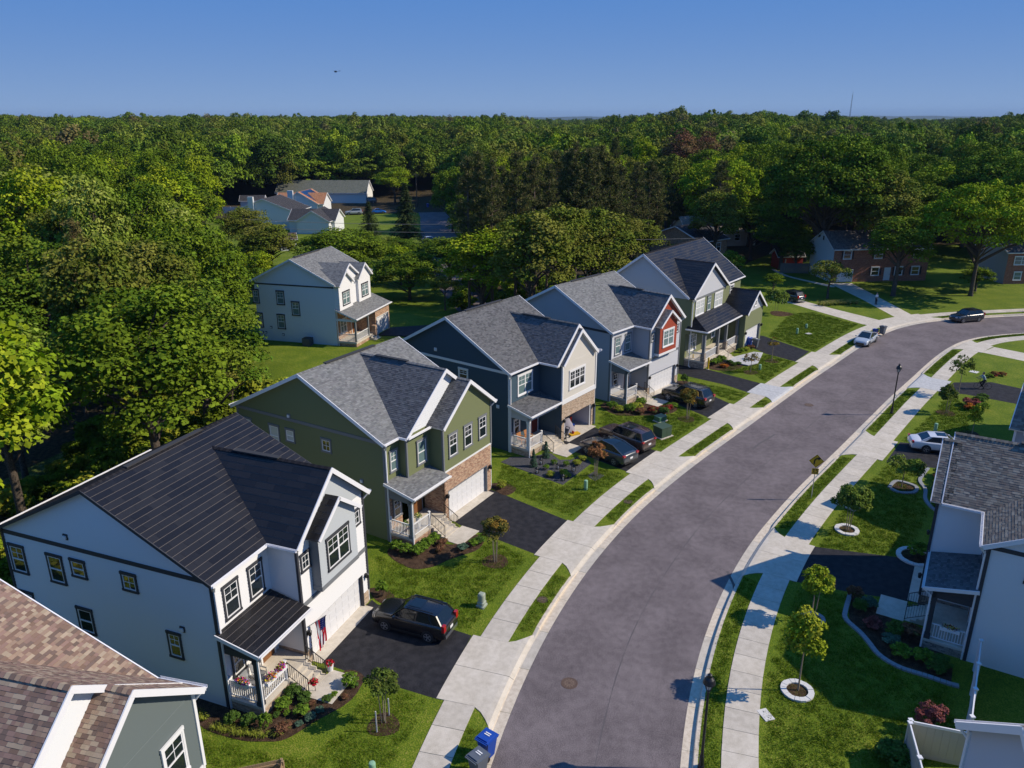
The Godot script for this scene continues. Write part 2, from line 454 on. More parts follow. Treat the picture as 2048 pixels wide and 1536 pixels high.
func build_ground():
	# lawns and land: two flat sheets that end at the back of the kerbs
	var lo := []
	var hi := []
	var smax := 219.0
	var s := 0.0
	while s <= smax:
		var p := rd(s, -HALF - 0.72)
		lo.append([p.x, p.z])
		var q := rd(s, HALF + 0.72)
		hi.append([q.x, q.z])
		s += 1.5
	var pl := [[-9000.0, 60.0], [-9000.0, -9000.0], [9000.0, -9000.0], [9000.0, lo[-1][1]]]
	var left := lo.duplicate()
	left.reverse()
	left = pl + left + [[lo[0][0], 60.0]]
	var gb := sheet(left, LAWN)
	var rp := hi.duplicate()
	rp = [[hi[0][0], 60.0]] + rp + [[9000.0, hi[-1][1]], [9000.0, 60.0]]
	var g2 := sheet(rp, LAWN)
	gb.v.append_array(g2.v)
	gb.n.append_array(g2.n)
	setting("ground", gb, mats["lawn"])
	# asphalt
	var rb := MB.new()
	s = 0.0
	while s < smax:
		rb.quad(rd(s, -HALF), rd(s + 1.5, -HALF), rd(s + 1.5, HALF), rd(s, HALF))
		s += 1.5
	var road := setting("road", rb, mats["road"])
	var seam := MB.new()
	s = 30.0
	while s < 150.0:
		var w := 0.025 + 0.012 * sin(s * 1.7)
		var o := 0.35 + 0.05 * sin(s * 0.31)
		seam.quad(rd(s, o - w, 0.004), rd(s + 0.75, o - w, 0.004), rd(s + 0.75, o + w, 0.004), rd(s, o + w, 0.004))
		s += 0.75
	put(road, "sealed_seam", seam, mat("tar", lin(0.095, 0.083, 0.085), 0.85))
	for cr in [[[20.6, -60.6], [21.6, -61.9], [22.3, -62.6], [23.6, -63.9]], [[31.2, -67.6], [31.9, -68.2], [32.6, -68.3]], [[13.2, -38.9], [13.5, -40.4], [13.5, -41.9]]]:
		var cb := MB.new()
		for i in cr.size() - 1:
			cb.bar(Vector3(cr[i][0], 0.003, cr[i][1]), Vector3(cr[i + 1][0], 0.003, cr[i + 1][1]), 0.16, 0.006)
		put(road, "sealed_crack", cb, mats["tar"])
	# driveway mouths: [s0, s1, side, material]
	var mouths := [[48.6, 53.2, -1, "concrete"], [61.2, 65.9, -1, "concrete"], [74.4, 79.4, -1, "concrete"], [89.0, 94.0, -1, "concrete"], [98.2, 101.9, -1, "new_concrete"], [111.5, 116.8, -1, "concrete"], [133.0, 142.0, -1, "concrete"], [66.1, 71.6, 1, "concrete"], [89.2, 94.1, 1, "concrete"], [111.0, 115.2, 1, "new_concrete"], [130.2, 135.2, 1, "concrete"], [24.0, 29.0, 1, "concrete"], [30.0, 35.0, -1, "concrete"]]
	var kerb := thing("kerb", "x", "x")
	var walk := thing("sidewalk", "x", "x")
	for o in [kerb, walk]:
		o.remove_meta("label")
		o.remove_meta("category")
		o.set_meta("kind", "structure")
	for side in [-1, 1]:
		var a := 0.0
		while a < 217.0:
			var b := a + 3.05
			var drop := false
			for m in mouths:
				if m[2] == side and b > m[0] - 0.9 and a < m[1] + 0.9: drop = true
			kerb_piece(kerb, a, b - 0.015, side, drop, mouths)
			a = b
		var cuts := [8.0, 214.0]
		for m in mouths:
			if m[2] == side: cuts.append_array([m[0], m[1]])
		cuts.sort()
		for ci in range(0, cuts.size(), 2):
			var L: float = cuts[ci + 1] - cuts[ci]
			var cnt := maxi(1, roundi(L / 1.52))
			for wi in cnt:
				var w0: float = cuts[ci] + L * wi / cnt
				var w1: float = cuts[ci] + L * (wi + 1) / cnt
				var q := MB.new()
				var t0: float = side * (HALF + 1.72)
				var t1: float = side * (HALF + 3.3)
				var e := 0.013
				var tilt := rng.randf_range(0.0, 0.004)
				q.slab([rd(w0 + e, t0, LAWN + 0.03 + tilt), rd(w1 - e, t0, LAWN + 0.03 + tilt), rd(w1 - e, t1, LAWN + 0.03), rd(w0 + e, t1, LAWN + 0.03)], Vector3(0, -0.1, 0))
				put(walk, "slab", q, mats["concrete2"] if rng.randf() < 0.35 else mats["concrete"])
	for m in mouths: apron(m)
	# driveways
	var drives := [["driveway", [[-3.75, -30.55], [-8.0, -32.3], [-10.35, -33.4], [-10.2, -34.0], [-8.3, -38.75], [-7.9, -38.3], [-2.25, -35.4]]],
		["driveway", [[1.45, -43.75], [-2.4, -46.6], [-3.6, -47.5], [-4.7, -48.7], [-4.4, -49.3], [-1.75, -53.0], [-1.2, -52.6], [3.85, -48.15]]],
		["driveway", [[9.25, -55.95], [5.9, -59.4], [4.7, -60.4], [4.2, -61.2], [4.5, -62.2], [7.1, -65.7], [7.6, -65.3], [12.25, -60.05]]],
		["driveway", [[18.65, -67.55], [16.1, -71.6], [14.6, -73.2], [13.9, -74.4], [14.2, -74.8], [17.55, -78.6], [18.0, -78.4], [21.65, -71.35]]],
		["driveway", [[24.35, -74.65], [22.5, -77.2], [19.2, -80.0], [14.5, -86.0], [8.0, -94.0], [11.2, -96.4], [17.5, -88.0], [22.2, -82.2], [26.55, -77.5]]],
		["driveway", [[32.85, -85.25], [30.4, -88.5], [29.4, -91.5], [29.0, -93.0], [32.0, -96.6], [32.6, -96.3], [35.95, -89.25]]],
		["driveway", [[17.15, -40.55], [20.1, -39.4], [24.0, -38.2], [27.2, -43.0], [25.6, -43.0], [19.95, -44.55]]],
		["driveway", [[30.8, -57.8], [34.9, -56.2], [38.6, -53.6], [42.0, -58.0], [40.0, -60.2], [33.8, -61.75]]],
		["driveway", [[44.35, -74.65], [46.5, -73.8], [50.5, -70.5], [55.0, -73.5], [51.2, -77.7], [47.15, -77.65]]]]
	for d in drives: setting("driveway", sheet(d[1], LAWN + 0.006), mats[d[0]])
	for d in [[[48.0, -102.0], [51.3, -104.2], [47.6, -111.0], [43.4, -119.3], [40.9, -118.6], [44.4, -110.0]], [[54.2, -105.9], [57.2, -106.8], [57.6, -118.0], [57.9, -129.6], [54.1, -129.6], [54.4, -117.0]], [[56.5, -88.7], [59.3, -90.9], [75.0, -72.0], [72.0, -69.5]]]:
		setting("driveway", sheet(d, LAWN + 0.007), mats["concrete"])
	setting("garden_path", sheet(blob([[54.0, -127.5], [52.0, -131.0], [49.5, -136.0], [49.0, -142.0], [48.3, -142.0], [48.7, -136.0], [51.2, -130.3], [53.2, -126.4]], 3), LAWN + 0.008), mats["concrete"])
	setting("driveway", sheet([[-17.9, -98.0], [-13.0, -96.4], [-2.0, -102.0], [12.0, -103.0], [14.0, -99.0], [16.0, -101.0], [12.0, -107.0], [-3.0, -106.0], [-11.5, -103.0], [-17.6, -103.6]], LAWN + 0.008), mats["driveway"])
	# wild strip behind the gardens and the floor of the woods
	setting("meadow", sheet(blob([[-34, -20], [-27, -32], [-23, -42], [-20.5, -52], [-18.5, -60], [-20, -70], [-27, -78], [-33, -84], [-50, -92], [-80, -80], [-70, -40], [-55, -10]]), LAWN + 0.005), mats["meadow"])
	setting("forest_floor", sheet(blob([[-48, -10], [-44, -36], [-40, -55], [-37, -66], [-40, -80], [-46, -100], [-56, -125], [-100, -150], [-170, -230], [-400, -300], [-400, 0], [-100, 10]]), LAWN + 0.009), mats["forest_floor"])
	setting("forest_floor", sheet(blob([[-4, -112], [2, -95], [8, -90], [16, -96], [26, -112], [36, -128], [44, -146], [60, -175], [30, -190], [4, -180], [-6, -150]]), LAWN + 0.009), mats["forest_floor"])
	setting("forest_floor", sheet([[-1500, -300], [-400, -260], [-120, -330], [-60, -420], [60, -300], [60, -180], [140, -160], [400, -150], [1600, -300], [3000, -3000], [-3000, -3000]], LAWN + 0.012), mats["forest_floor"])
	# the street behind the white house
	var fs := [[1.5, -100.0], [-4.0, -112.0], [-7.5, -125.0], [-10.0, -140.0], [-14.0, -165.0], [-18.0, -190.0], [-22.0, -225.0], [-27.0, -255.0], [-24.0, -285.0], [-6.0, -308.0], [24.0, -318.0]]
	var fb := MB.new()
	for i in fs.size() - 1:
		var a2 := Vector3(fs[i][0], LAWN + 0.016, fs[i][1])
		var b2 := Vector3(fs[i + 1][0], LAWN + 0.016, fs[i + 1][1])
		var d0 := (Vector3(fs[mini(i + 1, fs.size() - 1)][0], 0, fs[mini(i + 1, fs.size() - 1)][1]) - Vector3(fs[maxi(i - 1, 0)][0], 0, fs[maxi(i - 1, 0)][1])).normalized().cross(Vector3.UP) * 4.2
		var d1 := (Vector3(fs[mini(i + 2, fs.size() - 1)][0], 0, fs[mini(i + 2, fs.size() - 1)][1]) - Vector3(fs[i][0], 0, fs[i][1])).normalized().cross(Vector3.UP) * 4.2
		fb.quad(a2 - d0, b2 - d1, b2 + d1, a2 + d0)
	setting("road", fb, mats["road"])
	# far blue hills on the horizon
	var hb := MB.new()
	var f := FastNoiseLite.new()
	f.seed = 3
	f.frequency = 0.0007
	var prev := []
	for i in 90:
		var x := -9500.0 + i * 215.0
		var h := 27.0 + f.get_noise_1d(x) * 22.0
		var row := [Vector3(x, 0, -8200), Vector3(x, h, -9000), Vector3(x, 0, -11000)]
		if prev.size() > 0:
			hb.quad(prev[0], row[0], row[1], prev[1])
			hb.quad(prev[1], row[1], row[2], prev[2])
		prev = row
	setting("hills", hb, mat("hill", lin(0.035, 0.055, 0.03), 1.0))

func kerb_piece(kerb: Node3D, a: float, b: float, side: int, drop: bool, mouths: Array):
	var q := MB.new()
	var n := 3
	for i in n:
		var s0 := lerpf(a, b, float(i) / n)
		var s1 := lerpf(a, b, float(i + 1) / n)
		var pr := []
		for s in [s0, s1]:
			var h := 0.15
			for m in mouths:
				if m[2] == side:
					var d := maxf(m[0] - s, s - m[1])
					h = minf(h, 0.02 + 0.13 * smoothstep(0.7, 1.5, d))
			pr.append([rd(s, side * HALF, 0.003), rd(s, side * (HALF + 0.5), -0.012), rd(s, side * (HALF + 0.53), maxf(h - 0.01, 0.0)), rd(s, side * (HALF + 0.56), h + 0.004), rd(s, side * (HALF + 0.73), h + 0.006), rd(s, side * (HALF + 0.73), -0.1)])
		for k in 5:
			q.quad(pr[0][k], pr[1][k], pr[1][k + 1], pr[0][k + 1])
	put(kerb, "kerb_segment", q, mats["concrete2"] if rng.randf() < 0.3 else mats["kerb"])

func apron(m: Array):
	var side: int = m[2]
	var nm := Node3D.new()
	nm.name = numbered("driveway_apron")
	add_child(nm)
	nm.set_meta("kind", "structure")
	var mid: float = (m[0] + m[1]) * 0.5
	for half in 2:
		var q := MB.new()
		var n := 8
		var rows := []
		for i in n + 1: # from the gutter to the drive
			var k := pow(float(i) / n, 2.0)
			var t := lerpf(HALF + 0.54, HALF + 3.72, k)
			var fl := 1.25 * pow(clampf(1.0 - (t - HALF - 0.54) / 1.3, 0, 1), 1.6)
			var y := lerpf(0.02, LAWN + 0.034, smoothstep(-0.02, 0.085, k)) + 0.002
			var e0: float = (m[0] - fl) if half == 0 else mid + 0.012
			var e1: float = (mid - 0.012) if half == 0 else m[1] + fl
			var line := []
			for j in 5: line.append(rd(lerpf(e0, e1, j / 4.0), side * t, y))
			rows.append(line)
		for i in n:
			for j in 4: q.quad(rows[i][j], rows[i][j + 1], rows[i + 1][j + 1], rows[i + 1][j])
			for j in [0, 4]: q.quad(rows[i][j], rows[i + 1][j], rows[i + 1][j] + Vector3(0, -0.08, 0), rows[i][j] + Vector3(0, -0.08, 0))
		put(nm, "slab", q, mats[m[3]])

# ---------- walls, windows and roofs, in a house's own axes: x along the street, z towards it
func span(poly: Array, s: float) -> Vector2: # the extent in u of a convex outline (Vector2 u, s) at height s
	var lo := 1e9
	var hi := -1e9
	var n := poly.size()
	for i in n:
		var a: Vector2 = poly[i]
		var b: Vector2 = poly[(i + 1) % n]
		if absf(a.y - b.y) < 1e-6:
			if absf(a.y - s) < 1e-4:
				lo = minf(lo, minf(a.x, b.x))
				hi = maxf(hi, maxf(a.x, b.x))
		elif (a.y - s) * (b.y - s) <= 1e-9:
			var u := a.x + (b.x - a.x) * (s - a.y) / (b.y - a.y)
			lo = minf(lo, u)
			hi = maxf(hi, u)
	return Vector2(lo, hi)
func siding(parent: Node, called: String, m: Material, poly: Array, O: Vector3, U: Vector3, N: Vector3, lap := 0.18) -> MeshInstance3D:
	var b := MB.new()
	var lo := 1e9
	var hi := -1e9
	for p in poly:
		lo = minf(lo, p.y)
		hi = maxf(hi, p.y)
	if lap <= 0.0:
		var pts := []
		for p in poly: pts.append(O + U * p.x + Vector3(0, p.y, 0))
		b.slab(pts, -N * 0.12)
		return put(parent, called, b, m)
	var y := lo
	while y < hi - 0.01:
		var y1 := minf(y + lap, hi)
		var s0 := span(poly, y + 0.0005)
		var s1 := span(poly, y1 - 0.0005)
		var f := N * 0.022
		var p0 := O + U * s0.x + Vector3(0, y, 0)
		var p1 := O + U * s0.y + Vector3(0, y, 0)
		b.quad(p0 + f, p1 + f, O + U * s1.y + Vector3(0, y1, 0), O + U * s1.x + Vector3(0, y1, 0))
		b.quad(p0, p1, p1 + f, p0 + f)
		y = y1
	return put(parent, called, b, m)
func win(t: Node, O: Vector3, U: Vector3, N: Vector3, u0: float, u1: float, y0: float, y1: float, trim: String, kind := "dh", pane := "glass", lights := 1):
	var key := "win%s%.2f_%.2f_%s%s%d" % [trim, u1 - u0, y1 - y0, kind, pane, lights]
	if not shared.has(key):
		var w := u1 - u0
		var h := y1 - y0
		var c := MB.new()
		var tw := 0.1
		c.box2(Vector3(-tw, -tw * 0.8, 0), Vector3(0, h + 0.02, 0.06))
		c.box2(Vector3(w, -tw * 0.8, 0), Vector3(w + tw, h + 0.02, 0.06))
		c.box2(Vector3(-tw - 0.02, h, 0), Vector3(w + tw + 0.02, h + 0.15, 0.075))
		c.box2(Vector3(-tw - 0.02, -0.12, 0), Vector3(w + tw + 0.02, 0.0, 0.085))
		var s := MB.new()
		var g := MB.new()
		var lw := w / lights
		for k in lights:
			var a := k * lw
			var e := a + lw
			var fr := 0.06
			s.box2(Vector3(a, 0, 0), Vector3(a + fr, h, 0.045))
			s.box2(Vector3(e - fr, 0, 0), Vector3(e, h, 0.045))
			s.box2(Vector3(a, 0, 0), Vector3(e, fr, 0.048))
			s.box2(Vector3(a, h - fr, 0), Vector3(e, h, 0.048))
			if kind != "sq": s.box2(Vector3(a, h * 0.5 - 0.035, 0), Vector3(e, h * 0.5 + 0.035, 0.05))
			if kind == "dh" or kind == "sq":
				var low := h * 0.5 if kind == "dh" else 0.0
				s.box2(Vector3((a + e) * 0.5 - 0.014, low, 0), Vector3((a + e) * 0.5 + 0.014, h, 0.036))
				s.box2(Vector3(a, (low + h) * 0.5 - 0.014, 0), Vector3(e, (low + h) * 0.5 + 0.014, 0.037))
			g.box2(Vector3(a + fr, fr, 0.002), Vector3(e - fr, h - fr, 0.024))
		shared[key] = [c.mesh(mats[trim]), s.mesh(mats["white"]), g.mesh(mats[pane])]
	var o := MeshInstance3D.new()
	o.name = "window"
	o.mesh = shared[key][0]
	t.add_child(o, true)
	o.transform = Transform3D(Basis(U, Vector3.UP, N), O + U * u0 + Vector3(0, y0, 0) + N * 0.012)
	part(o, "sash", shared[key][1])
	part(o, "pane", shared[key][2])

# roofs: pts = eave start, eave end, then up to the ridge; any convex outline
func plane(pts: Array) -> Array:
	var O: Vector3 = pts[0]
	var U: Vector3 = (pts[1] - pts[0]).normalized()
	var N: Vector3 = U.cross(pts[2] - pts[0]).normalized()
	if N.y < 0: N = -N
	var S := N.cross(U)
	if S.y < 0: S = -S
	var poly := []
	for p in pts: poly.append(Vector2((p - O).dot(U), (p - O).dot(S)))
	return [O, U, S, N, poly]
func roof(parent: Node, pts: Array, style: Dictionary, called := "roof_slope") -> MeshInstance3D:
	var fr := plane(pts)
	var O: Vector3 = fr[0]
	var U: Vector3 = fr[1]
	var S: Vector3 = fr[2]
	var N: Vector3 = fr[3]
	var poly: Array = fr[4]
	var deck := MB.new()
	deck.slab(pts, -N * 0.14)
	var o := put(parent, called, deck, mats[style.get("under", "white")])
	var hi := 0.0
	for p in poly: hi = maxf(hi, p.y)
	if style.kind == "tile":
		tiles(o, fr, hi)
		return o
	var b := MB.new()
	b.use_c = true
	var ex: float = style.get("course", 0.143)
	var y := 0.0
	var r := RandomNumberGenerator.new()
	r.seed = int(absf(O.x * 131.0 + O.z * 17.0)) + 7
	var cols: Array = style.cols
	var singles: int = style.get("singles", 0)
	while y < hi - 0.01:
		var y1 := minf(y + ex, hi)
		var a := span(poly, minf(y + 0.002, hi))
		var c := span(poly, maxf(y1 - 0.002, 0))
		var u := minf(a.x, c.x) - r.randf() * 0.3
		var end := maxf(a.y, c.y)
		while u < end:
			var w := r.randf_range(0.13, 0.33)
			var b0 := clampf(u, a.x, a.y)
			var b1 := clampf(u + w, a.x, a.y)
			var t0 := clampf(u, c.x, c.y)
			var t1 := clampf(u + w, c.x, c.y)
			if b1 - b0 > 0.002 or t1 - t0 > 0.002:
				var lift := N * (0.016 if r.randf() < 0.5 else 0.009)
				var p0 := O + U * b0 + S * y
				var p1 := O + U * b1 + S * y
				var p2 := O + U * t1 + S * y1 + N * 0.003
				var p3 := O + U * t0 + S * y1 + N * 0.003
				var col: Color = cols[r.randi() % cols.size()]
				col = col * r.randf_range(0.88, 1.1)
				var mb := b
				var alone: bool = singles > 0 and style.pick.call(parent, p0)
				if alone:
					mb = MB.new()
					mb.use_c = true
					singles -= 1
				mb.col = col
				mb.quad(p0 + lift, p1 + lift, p2, p3)
				mb.quad(p0 - N * 0.004, p1 - N * 0.004, p1 + lift, p0 + lift)
				if alone: put(o, "shingle", mb, mats["shingle"])
			u += w
		y = y1
	style["singles"] = singles
	var sh := put(o, "shingle_courses", b, mats["shingle"])
	sh.set_meta("kind", "stuff")
	return o
func tiles(o: Node, fr: Array, hi: float):
	var O: Vector3 = fr[0]
	var U: Vector3 = fr[1]
	var S: Vector3 = fr[2]
	var N: Vector3 = fr[3]
	var poly: Array = fr[4]
	var row := 0
	var y := 0.0
	var ex := 0.38
	while y < hi - 0.05:
		var y1 := minf(y + ex, hi)
		var a := span(poly, y + 0.01)
		var c := span(poly, y1 - 0.01)
		var u := -40.0 + (0.57 if row % 2 else 0.0)
		while u < maxf(a.y, c.y):
			var e := u + 1.14
			var b0 := clampf(u, a.x, a.y)
			var b1 := clampf(e, a.x, a.y)
			var t0 := clampf(u, c.x, c.y)
			var t1 := clampf(e, c.x, c.y)
			if b1 - b0 > 0.03 or t1 - t0 > 0.03:
				var q := MB.new()
				var j := 0.004
				var f := N * 0.03
				var p := [O + U * (b0 + j) + S * (y + 0.01) + f, O + U * (b1 - j) + S * (y + 0.01) + f, O + U * (t1 - j) + S * y1 + N * 0.012, O + U * (t0 + j) + S * y1 + N * 0.012]
				q.slab(p, -N * 0.011)
				put(o, "solar_tile", q, mats["tile%d" % (rng.randi() % 4)])
			u = e
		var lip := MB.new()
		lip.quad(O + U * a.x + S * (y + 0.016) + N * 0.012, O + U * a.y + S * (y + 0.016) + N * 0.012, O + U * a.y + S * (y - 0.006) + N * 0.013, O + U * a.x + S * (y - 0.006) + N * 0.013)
		put(o, "edge_glint_strip", lip, mats["tile_edge_glint"])  # pale strip in the course gap, a painted glint of the tile edges
		y = y1
		row += 1
func ridge(parent: Node, p: Vector3, q: Vector3, style: Dictionary, vent0 := 0.0, vent1 := 0.0):
	var b := MB.new()
	b.use_c = true
	var L := p.distance_to(q)
	var d := (q - p).normalized()
	var side := d.cross(Vector3.UP).normalized()
	var x := 0.0
	var cols: Array = style.get("cols", [Color(0.02, 0.02, 0.023)])
	var k := 0
	while x < L - 0.01:
		var e := minf(x + 0.2, L)
		b.col = cols[k % cols.size()] * 0.95
		var a0 := p + d * x + Vector3(0, 0.05, 0)
		var a1 := p + d * e + Vector3(0, 0.032, 0)
		for s in [-1, 1]:
			b.quad(a0, a1, a1 + side * s * 0.15 + Vector3(0, -0.09, 0), a0 + side * s * 0.15 + Vector3(0, -0.09, 0))
		x = e
		k += 1
	put(parent, "ridge_cap", b, mats["shingle"])
	if vent1 > vent0:
		var v := MB.new()
		v.bar(p + d * vent0 + Vector3(0, 0.06, 0), p + d * vent1 + Vector3(0, 0.06, 0), 0.3, 0.07)
		put(parent, "ridge_vent", v, mat("vent_dark", lin(0.035, 0.035, 0.037), 0.8))
func rake(parent: Node, p: Vector3, q: Vector3, m: String, drop := 0.24):
	var b := MB.new()
	var d := (q - p).normalized()
	var nrm := Vector3.UP - d * d.y
	nrm = nrm.normalized()
	b.bar(p - nrm * (drop * 0.5 - 0.03), q - nrm * (drop * 0.5 - 0.03), 0.05, drop, nrm)
	put(parent, "rake_board", b, mats[m])
func gutter(parent: Node, p: Vector3, q: Vector3, out: Vector3):
	var b := MB.new()
	b.bar(p + out * 0.06 + Vector3(0, -0.07, 0), q + out * 0.06 + Vector3(0, -0.07, 0), 0.12, 0.012)
	b.bar(p + out * 0.12 + Vector3(0, -0.02, 0), q + out * 0.12 + Vector3(0, -0.02, 0), 0.012, 0.12)
	b.bar(p + out * 0.01 + Vector3(0, -0.05, 0), q + out * 0.01 + Vector3(0, -0.05, 0), 0.03, 0.18)
	put(parent, "gutter", b, mats["gutter"])
func downspout(parent: Node, top: Vector3, foot: Vector3, kick: Vector3):
	var b := MB.new()
	var a := Vector3(foot.x, top.y - 0.45, foot.z)
	for s in [[top, a], [a, foot + Vector3(0, 0.15, 0)], [foot + Vector3(0, 0.15, 0), foot + kick]]:
		b.bar(s[0], s[1], 0.09, 0.07)
	put(parent, "downspout", b, mats["gutter"])
func bars(parent: Node, called: String, list: Array, m: String) -> MeshInstance3D: # list of [p, q, w, h]
	var b := MB.new()
	for l in list: b.bar(l[0], l[1], l[2], l[3])
	return put(parent, called, b, mats[m])
func railing(parent: Node, p: Vector3, q: Vector3, m := "white", h := 0.92, gap := 0.125, slim := 0.035):
	var o := bars(parent, "railing", [[p + Vector3(0, h, 0), q + Vector3(0, h, 0), 0.08 if slim > 0.02 else 0.04, 0.06 if slim > 0.02 else 0.03], [p + Vector3(0, 0.12, 0), q + Vector3(0, 0.12, 0), 0.05 if slim > 0.02 else 0.025, 0.05 if slim > 0.02 else 0.025]], m)
	var L := Vector2(p.x - q.x, p.z - q.z).length()
	var k := int(L / gap)
	var key := "bal%s%.3f_%.2f" % [m, slim, h]
	if not shared.has(key):
		var b := MB.new()
		b.box(Vector3(0, h * 0.5 + 0.06, 0), Vector3(slim, h - 0.14, slim))
		shared[key] = b.mesh(mats[m])
	for i in range(1, k):
		part(o, "baluster", shared[key], p.lerp(q, float(i) / k))
func wall_lamp(t: Node, at: Vector3, N: Vector3):
	if not shared.has("wall_lamp"):
		var b := MB.new()
		b.box2(Vector3(-0.06, -0.15, 0), Vector3(0.06, 0.15, 0.03))
		b.lathe([[0.03, -0.14], [0.09, -0.1], [0.11, 0.12], [0.13, 0.13], [0.03, 0.23], [0.0, 0.25]], Vector3(0, 0, 0.15), 6)
		b.bar(Vector3(0, 0.1, 0), Vector3(0, 0.18, 0.15), 0.025, 0.025)
		shared["wall_lamp"] = b.mesh(mats["black_metal"])
	var o := part(t, "wall_lantern", shared["wall_lamp"], at)
	o.basis = Basis(Vector3.UP.cross(N), Vector3.UP, N)
func vent_box(t: Node, O: Vector3, U: Vector3, N: Vector3, u: float, y: float, trim: String):
	var o := bars(t, "vent_hood", [], "white")
	var b := MB.new()
	b.boxt(Transform3D(Basis(U, Vector3.UP, N), O + U * u + Vector3(0, y, 0) + N * 0.03), Vector3(0.3, 0.3, 0.05))
	o.mesh = b.mesh(mats[trim])
	var c := MB.new()
	c.boxt(Transform3D(Basis(U, Vector3.UP, N), O + U * u + Vector3(0, y - 0.01, 0) + N * 0.08), Vector3(0.17, 0.17, 0.1))
	put(o, "flap", c, mats["gutter"])
func garage_door(t: Node, O: Vector3, U: Vector3, N: Vector3, u0: float, u1: float, y0: float, y1: float, trim: String):
	var o := MeshInstance3D.new()
	o.name = "garage_door"
	t.add_child(o, true)
	var f := MB.new()
	var base := O - N * 0.22
	f.boxt(Transform3D(Basis(U, Vector3.UP, N), base + U * (u0 + u1) * 0.5 + Vector3(0, (y0 + y1) * 0.5, 0) - N * 0.06), Vector3(u1 - u0 + 0.02, y1 - y0 + 0.02, 0.04))
	o.mesh = f.mesh(mats["garage_white"])
	var k := 4
	var ph := (y1 - y0) / k
	for i in k:
		for j in 8:
			var w := (u1 - u0) / 8
			var q := MB.new()
			var z := Basis(U, Vector3.UP, N)
			var ctr := base + U * (u0 + (j + 0.5) * w) + Vector3(0, y0 + (i + 0.5) * ph, 0)
			q.boxt(Transform3D(z, ctr - N * 0.02), Vector3(w, ph - 0.014, 0.04))
			q.boxt(Transform3D(z, ctr + N * 0.003), Vector3(w - 0.16, ph - 0.2, 0.012))
			put(o, "panel", q, mats["garage_white"])
	var j2 := MB.new()
	for e in [[u0 - 0.06, u0], [u1, u1 + 0.06]]:
		j2.boxt(Transform3D(Basis(U, Vector3.UP, N), O + U * (e[0] + e[1]) * 0.5 + Vector3(0, (y0 + y1) * 0.5, 0) - N * 0.12), Vector3(0.06, y1 - y0, 0.26))
	j2.boxt(Transform3D(Basis(U, Vector3.UP, N), O + U * (u0 + u1) * 0.5 + Vector3(0, y1 + 0.04, 0) - N * 0.12), Vector3(u1 - u0 + 0.12, 0.08, 0.262))
	put(t, "garage_jamb", j2, mats[trim])
func door(t: Node, O: Vector3, U: Vector3, N: Vector3, u0: float, y0: float, m: String, trim: String):
	var z := Basis(U, Vector3.UP, N)
	var b := MB.new()
	b.boxt(Transform3D(z, O + U * (u0 + 0.46) + Vector3(0, y0 + 1.03, 0) + N * 0.02), Vector3(0.92, 2.06, 0.04))
	for k in [[0.24, 0.5], [0.68, 0.5], [0.24, 1.4], [0.68, 1.4]]:
		b.boxt(Transform3D(z, O + U * (u0 + k[0]) + Vector3(0, y0 + k[1], 0) + N * 0.045), Vector3(0.3, 0.7, 0.012))
	var o := put(t, "front_door", b, mats[m])
	var c := MB.new()
	for e in [[-0.06, 1.05, 0.1, 2.2], [0.98, 1.05, 0.1, 2.2], [0.46, 2.13, 1.14, 0.12]]:
		c.boxt(Transform3D(z, O + U * (u0 + e[0]) + Vector3(0, y0 + e[1], 0) + N * 0.03), Vector3(e[2], e[3], 0.06))
	put(o, "door_frame", c, mats[trim])
	var hnd := MB.new()
	hnd.boxt(Transform3D(z, O + U * (u0 + 0.85) + Vector3(0, y0 + 1.0, 0) + N * 0.08), Vector3(0.03, 0.2, 0.05))
	put(o, "handle", hnd, mats["black_metal"])

